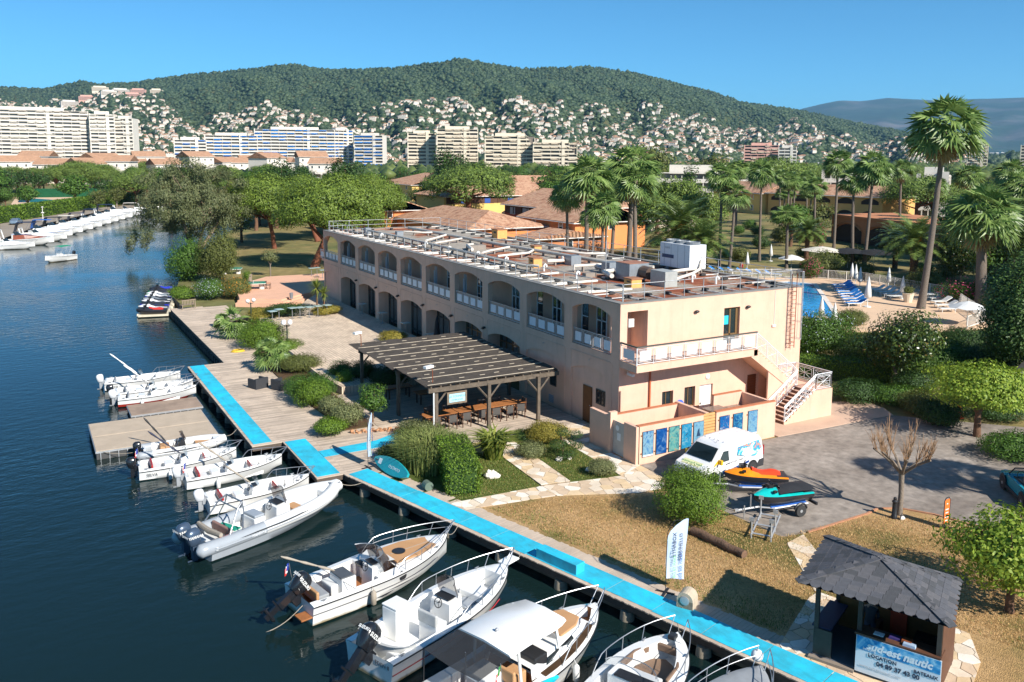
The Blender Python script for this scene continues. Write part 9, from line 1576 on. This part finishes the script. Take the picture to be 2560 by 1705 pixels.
flats('pale pink flats at the foot of the hill', 'J', 640, 850, 400, 900, 6, 'pink', ['d9cbb4'], bays=5, seed=13); flats('white low flats beside the pink ones', 'J', 850, 960, 415, 880, 5, 'white', None, bays=3, seed=14); flats('long white flat roofed flats behind the cypress', 'J', 60, 660, 568, 285, 2, 'white', None, bays=9, seed=15); flats('lone cream tower block before the blue mountain', 'J', 2010, 2135, 392, 950, 9, 'cream', ['d9cbb4'], bays=4, seed=16); flats('second tower block at the picture edge before the mountain', 'J', 2335, 2420, 400, 950, 9, 'cream', None, bays=3, seed=17); flats('white flats glimpsed through the right hand palms', 'J', 1700, 1900, 590, 260, 3, 'white', None, bays=5, seed=18); flats('small white flats behind the paired palms', 'J', 1120, 1330, 560, 270, 3, 'white', None, bays=4, seed=19)
belt_trees(70, -60, 900, 260, 560, 1); belt_trees(16, 540, 980, 175, 270, 8); belt_trees(20, 2290, 2640, 120, 250, 9); belt_trees(4, 1560, 1700, 180, 250, 11); belt_trees(26, 980, 1600, 190, 300, 10); belt_trees(45, 380, 1500, 300, 640, 2); belt_trees(50, 1100, 1560, 250, 640, 3); belt_trees(80, 1560, 2620, 315, 640, 12); belt_trees(34, 1400, 2600, 640, 900, 4)
GS = [tpl_shrub(4, 2.4, LF[c], .2, .7, 9, seed=k) for k, c in enumerate(('broad', 'olv', 'dark'))]; rg_ = np.random.default_rng(5)
for k in range(46):
 X_ = rg_.uniform(1500, 2520); d = rg_.uniform(98, 205); dr = ray(X_, 500); u = Vector((dr[0], dr[1], 0)).normalized(); p = Vector(CP)+u*d
 if 30 < p.x < 65 and 8 < p.y < 50 or any(math.hypot(p.x-c[0], p.y-c[1]) < c[2]*.75 for c in KEEP): continue
 s_ = rg_.uniform(.6, 1.5); plant('garden_shrub', ('broad leaved', 'grey green', 'dark green')[k % 3]+' shrub in the dry garden between pool and houses', 'shrub', (p.x, p.y, -.55), GS[k % 3], rg_.uniform(0, 6), s_, ('broad leaved', 'grey green', 'dark green')[k % 3]+' garden shrubs')
for k in range(6):
 X_ = rg_.uniform(1480, 2480); d = rg_.uniform(120, 230); dr = ray(X_, 500); u = Vector((dr[0], dr[1], 0)).normalized(); p = Vector(CP)+u*d
 if any(math.hypot(p.x-c[0], p.y-c[1]) < c[2]*.6 for c in KEEP): continue
 s_ = rg_.uniform(.6, .95); plant('fan_palm', 'fan palm scattered in the gardens between pool and houses', 'palm', (p.x, p.y, -.55), FP[k % 3], rg_.uniform(0, 6), (1.0, 1.0, s_), 'garden fan palms')
SKY = [(-900, 250), (-300, 240), (0, 214), (110, 219), (200, 200), (250, 207), (330, 204), (400, 193), (500, 180), (600, 172), (690, 160), (740, 159), (805, 169), (880, 171), (979, 167), (1080, 155), (1158, 143), (1230, 158), (1305, 169), (1400, 165), (1468, 163), (1577, 176), (1686, 203), (1794, 230), (1849, 251), (2001, 273), (2121, 300), (2262, 328), (2345, 362), (2450, 384), (3200, 386)]
def pnoise(x, y, s=0): return (np.sin(x*1.7+y*.6+s)+np.sin(x*.5-y*1.9+s*2.1)+.6*np.sin(x*3.1+y*2.7+s*.7)+.4*np.sin(x*5.3-y*4.1+s))/3
NA, NR = 300, 60; Xs = np.linspace(-900, 3200, NA); R0 = 1050
def hill(X_, t):
 """place on the hill for a bearing and a 0..1 way up"""
 sy = np.interp(X_, [s[0] for s in SKY], [s[1] for s in SKY]); Rr = 3300+400*math.sin(X_*.004)+(900 if X_ < 260 else 0)*(1-min(1, max(0, X_-120)/140)); d = ray(X_, sy); hz = math.hypot(d[0], d[1]); zr = CP[2]+d[2]/hz*Rr; r_ = R0+(Rr-R0)*t; u = np.array([d[0]/hz, d[1]/hz]); amp = 34*math.sin(math.pi*min(1, t)); z = zr*(t**1.35 if t <= 1 else max(0, 1-(t-1)*2.2))+amp*pnoise(X_*.011, t*5.5)+amp*.5*pnoise(X_*.03, t*9, 3)-6*(1-t)
 return CP[0]+u[0]*r_, CP[1]+u[1]*r_, max(-.7, z-6) if t < .03 else z-6
T_ = [i/NR*1.35 for i in range(NR+1)]; V = [hill(x, t) for t in T_ for x in Xs]; F = [(j*NA+i, j*NA+i+1, (j+1)*NA+i+1, (j+1)*NA+i) for j in range(NR) for i in range(NA-1)]; hm = MB(); hm.v = V; hm.f = F; hm.m = [0]*len(F)
hm.build('hills', mixmat('hill_scrub', ['2e3a22', '3c4a2a', '5a5a38', '7a6444'], .012, .95, second=.05, pos=[.3, .45, .62, .75]), smooth=180, kind='structure')
def blobs(name, pts, rad, m, k=6):
 n = len(pts); P = np.array(pts); rr = np.array(rad)[:, None]; ico = [(0, 0, -.4)]+[(math.cos(6.283*i/k), math.sin(6.283*i/k), .25) for i in range(k)]+[(0, 0, 1.0)]; I = np.array(ico); Vv = P[:, None, :]+I[None]*rr[:, :, None]*(1+rng.uniform(-.3, .3, (n, len(ico), 3))); fs = np.array([(1+(i+1) % k, 1+i, 0) for i in range(k)]+[(1+i, 1+(i+1) % k, k+1) for i in range(k)]); me = bpy.data.meshes.new(name); Nf = n*len(fs); me.vertices.add(n*len(ico)); me.vertices.foreach_set('co', Vv.astype(np.float32).reshape(-1)); idx = (fs[None]+np.arange(n)[:, None, None]*len(ico)).reshape(-1).astype(np.int32); me.loops.add(Nf*3); me.loops.foreach_set('vertex_index', idx); me.polygons.add(Nf); me.polygons.foreach_set('loop_start', np.arange(0, Nf*3, 3, dtype=np.int32)); me.update(calc_edges=True); me.materials.append(m); return obj(name, me, None, kind='stuff')
pts, rad = [], []
for k in range(58000):
 X_ = rng.uniform(-120, 2620); t = rng.uniform(.0, 1.04)**.8; pts.append(hill(X_, t)); rad.append(rng.uniform(3.0, 8.5)*rng.choice([.8, 1, 1.25]))
tag(blobs('hillside_woods', pts, rad, leafmat('hill_woods', '22321f', '445234', trans=.0)), 'dense green woods covering the hills', 'woods')
pts, rad = [], []
for k in range(9000):
 X_ = rng.uniform(-150, 2750); d = ray(X_, 500); u = np.array([d[0], d[1]])/math.hypot(d[0], d[1]); r_ = math.sqrt(rng.uniform(560**2, 1500**2)); q_ = CP[:2]+u*r_
 if r_ < 950 and any(math.hypot(q_[0]-c[0], q_[1]-c[1]) < c[2] for c in KEEP): continue
 pts.append((q_[0], q_[1], 1.0)); rad.append(rng.uniform(4, 8.5))
tag(blobs('valley_woods', pts, rad, leafmat('valley_leaf', '2f4022', '5f6a36', trans=.0), 7), 'far mass of trees on the valley floor before the hills', 'woods')
def villa_me(k):
 b_ = MB(); w, d, h = ((13, 10, 6), (18, 9, 6.5), (11, 11, 8), (22, 10, 5), (15, 12, 9))[k]; b_.bb(-w/2, w/2, -d/2, d/2, -6, h); b_.bb(-w/2-3, w/2+1, -d/2-3, -d/2, -6, h*.42)
 if k != 3: b_.add([(-w/2-.6, -d/2-.6, h), (w/2+.6, -d/2-.6, h), (w/2+.6, d/2+.6, h), (-w/2-.6, d/2+.6, h), (-w/4, 0, h+2.4), (w/4, 0, h+2.4)], [(0, 1, 5, 4), (1, 2, 5), (2, 3, 4, 5), (3, 0, 4)], 1)
 for f in range(2):
  for q_ in range(3): b_.bb(-w/2+w*(q_+.25)/3, -w/2+w*(q_+.7)/3, -d/2-.08, -d/2, f*h*.48+.9, f*h*.48+2.4, 2)
 return b_
VC = [('white', 'white villa with terracotta roof'), ('cream', 'cream villa with terracotta roof'), ('white', 'tall white villa with terracotta roof'), ('white', 'flat roofed white villa'), ('pink', 'pinkish villa with terracotta roof')]; VW = [mat('villa_wall_'+c, c, .9, var=.1, vs=.05, world=True) for c in ('d2c8ba', 'd6c2a6', 'dad2c6', 'e0dad2', 'cfae9c')]; VM_ = [villa_me(k).mesh('villa', [VW[k], M_TILER, M_GLASSD]) for k in range(5)]; rest = MB(); made = 0
def vtop(X_): return np.interp(X_, [0, 300, 450, 700, 1000, 1300, 1700, 2000, 2300], [.74, .8, .5, .5, .54, .52, .56, .66, .6])
def house_spot():
 while True:
  X_ = rng.uniform(-60, 2420); t = rng.uniform(.02, 1.0)
  if t < vtop(X_) and pnoise(X_*.05, t*14, 5) > -.7: return X_, t
sp_ = [house_spot() for _ in range(3300)]; sp_.sort(key=lambda s: s[1])
for i, (X_, t) in enumerate(sp_):
 p = hill(X_, t); k = int(rng.choice(5, p=[.3, .25, .2, .1, .15])); az = math.atan2(p[0]-CP[0], p[1]-CP[1]); rz = -az+rng.uniform(-.7, .7); z = p[2]+4.5
 if made < 290 and (i % 2 == 0 or t > .35): o = obj('hillside_villa', VM_[k], None, (p[0], p[1], z)); o.rotation_euler = (0, 0, rz); o.scale = (rng.uniform(.45, .75),)*3; tag(o, VC[k][1]+' among the trees of the hillside', 'house', VC[k][1]+'s on the hillside'); made += 1
 else: vm = villa_me(k); T = TR(p[0], p[1], z, rz, s=float(rng.uniform(.38, .68))); rest.add(vm.v, vm.f, 0, T); rest.m[-len(vm.f):] = vm.m
tag(rest.build('hillside_suburb', [VW[0], M_TILER, M_GLASSD], kind='stuff'), 'countless small villas scattered over the hillside', 'houses')
for k, (X_, t, L) in enumerate(((215, .72, 46), (250, .8, 50), (300, .84, 54), (345, .82, 48), (390, .78, 40), (270, .7, 44), (330, .73, 50), (120, .55, 40), (170, .58, 46))):
 p = hill(X_, t); x = MB(); x.bb(-L/2, L/2, -7, 7, -8, 13)
 x.bb(-L/2+5, L/2-8, -5, 7, 13, 17); o = x.build('hilltop_residence', HC[('pink', 'cream', 'white')[k % 3]], None, loc=(p[0], p[1], p[2]+2)); az = math.atan2(p[0]-CP[0], p[1]-CP[1]); o.rotation_euler = (0, 0, -az+.2*(k % 3-1)); tag(o, ('pinkish', 'cream', 'white')[k % 3]+' terraced residence on the upper hill spur', 'building', ('pinkish', 'cream', 'white')[k % 3]+' hilltop residences'); wn = MB()
 for f in range(4): wn.bb(-L/2+1, L/2-1, -7.15, -7, 1+f*3, 2.4+f*3)
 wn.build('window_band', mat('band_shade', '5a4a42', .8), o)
MT_ = [(1500, 380), (1850, 330), (1950, 290), (2001, 271), (2060, 257), (2099, 249), (2150, 250), (2219, 242), (2290, 246), (2350, 249), (2450, 244), (2560, 241), (2900, 235), (3600, 250)]; mm_ = MB(); NX, NT = 150, 26; mx_ = np.linspace(1500, 3600, NX)
for j in range(NT+1):
 t = j/NT*1.2
 for X_ in mx_:
  sy = np.interp(X_, [s[0] for s in MT_], [s[1] for s in MT_]); d = ray(X_, sy); hz = math.hypot(d[0], d[1]); zr = d[2]/hz*14500+15; r_ = 6800+7700*t; z = zr*((t**1.5)*.62+.38*(3*t*t-2*t**3) if t <= 1 else 1-(t-1)*1.5)+70*math.sin(math.pi*min(1, t))*pnoise(X_*.012, t*4, 2); mm_.v.append((CP[0]+d[0]/hz*r_, CP[1]+d[1]/hz*r_, z-1.5))
for j in range(NT):
 for i in range(NX-1): a = j*NX+i; mm_.f.append((a, a+1, a+NX+1, a+NX)); mm_.m.append(0)
mm_.build('mountain', mixmat('mountain_rock', ['22342c', '2e4032', '4c4e4c', '7a6e68'], .0011, .95, second=.004, pos=[.3, .48, .6, .75]), smooth=180, kind='structure')
tw = MB()
for k in range(420): X_ = rng.uniform(2050, 2620); t = rng.uniform(0, .2)**1.0; d = ray(X_, 330); hz = math.hypot(d[0], d[1]); r_ = 6600+7700*t; zz = 900*(t**1.5)*.62; s_ = rng.uniform(14, 34); tw.box((CP[0]+d[0]/hz*r_, CP[1]+d[1]/hz*r_, zz+10), (s_, s_, s_*.8), rng.uniform(0, 3))
tag(tw.build('distant_town', HC['white'], kind='stuff'), 'pale distant town at the foot of the blue mountain', 'town')
hz_ = MB(); hz_.bb(-16100, 20100, -340, 22100, -3.6, 1180); ho = hz_.build('haze', None, kind='stuff'); hm_ = bpy.data.materials.new('haze_air'); hm_.use_nodes = True; N = hm_.node_tree.nodes; N.remove(N['Principled BSDF']); pv = N.new('ShaderNodeVolumePrincipled'); pv.inputs['Color'].default_value = (.32, .66, 1.0, 1); pv.inputs['Density'].default_value = 4.2e-5; pv.inputs['Anisotropy'].default_value = .1; hm_.node_tree.links.new(pv.outputs[0], N['Material Output'].inputs['Volume']); ho.data.materials.clear(); ho.data.materials.append(hm_); tag(ho, 'thin blue summer haze over the whole valley', 'haze')
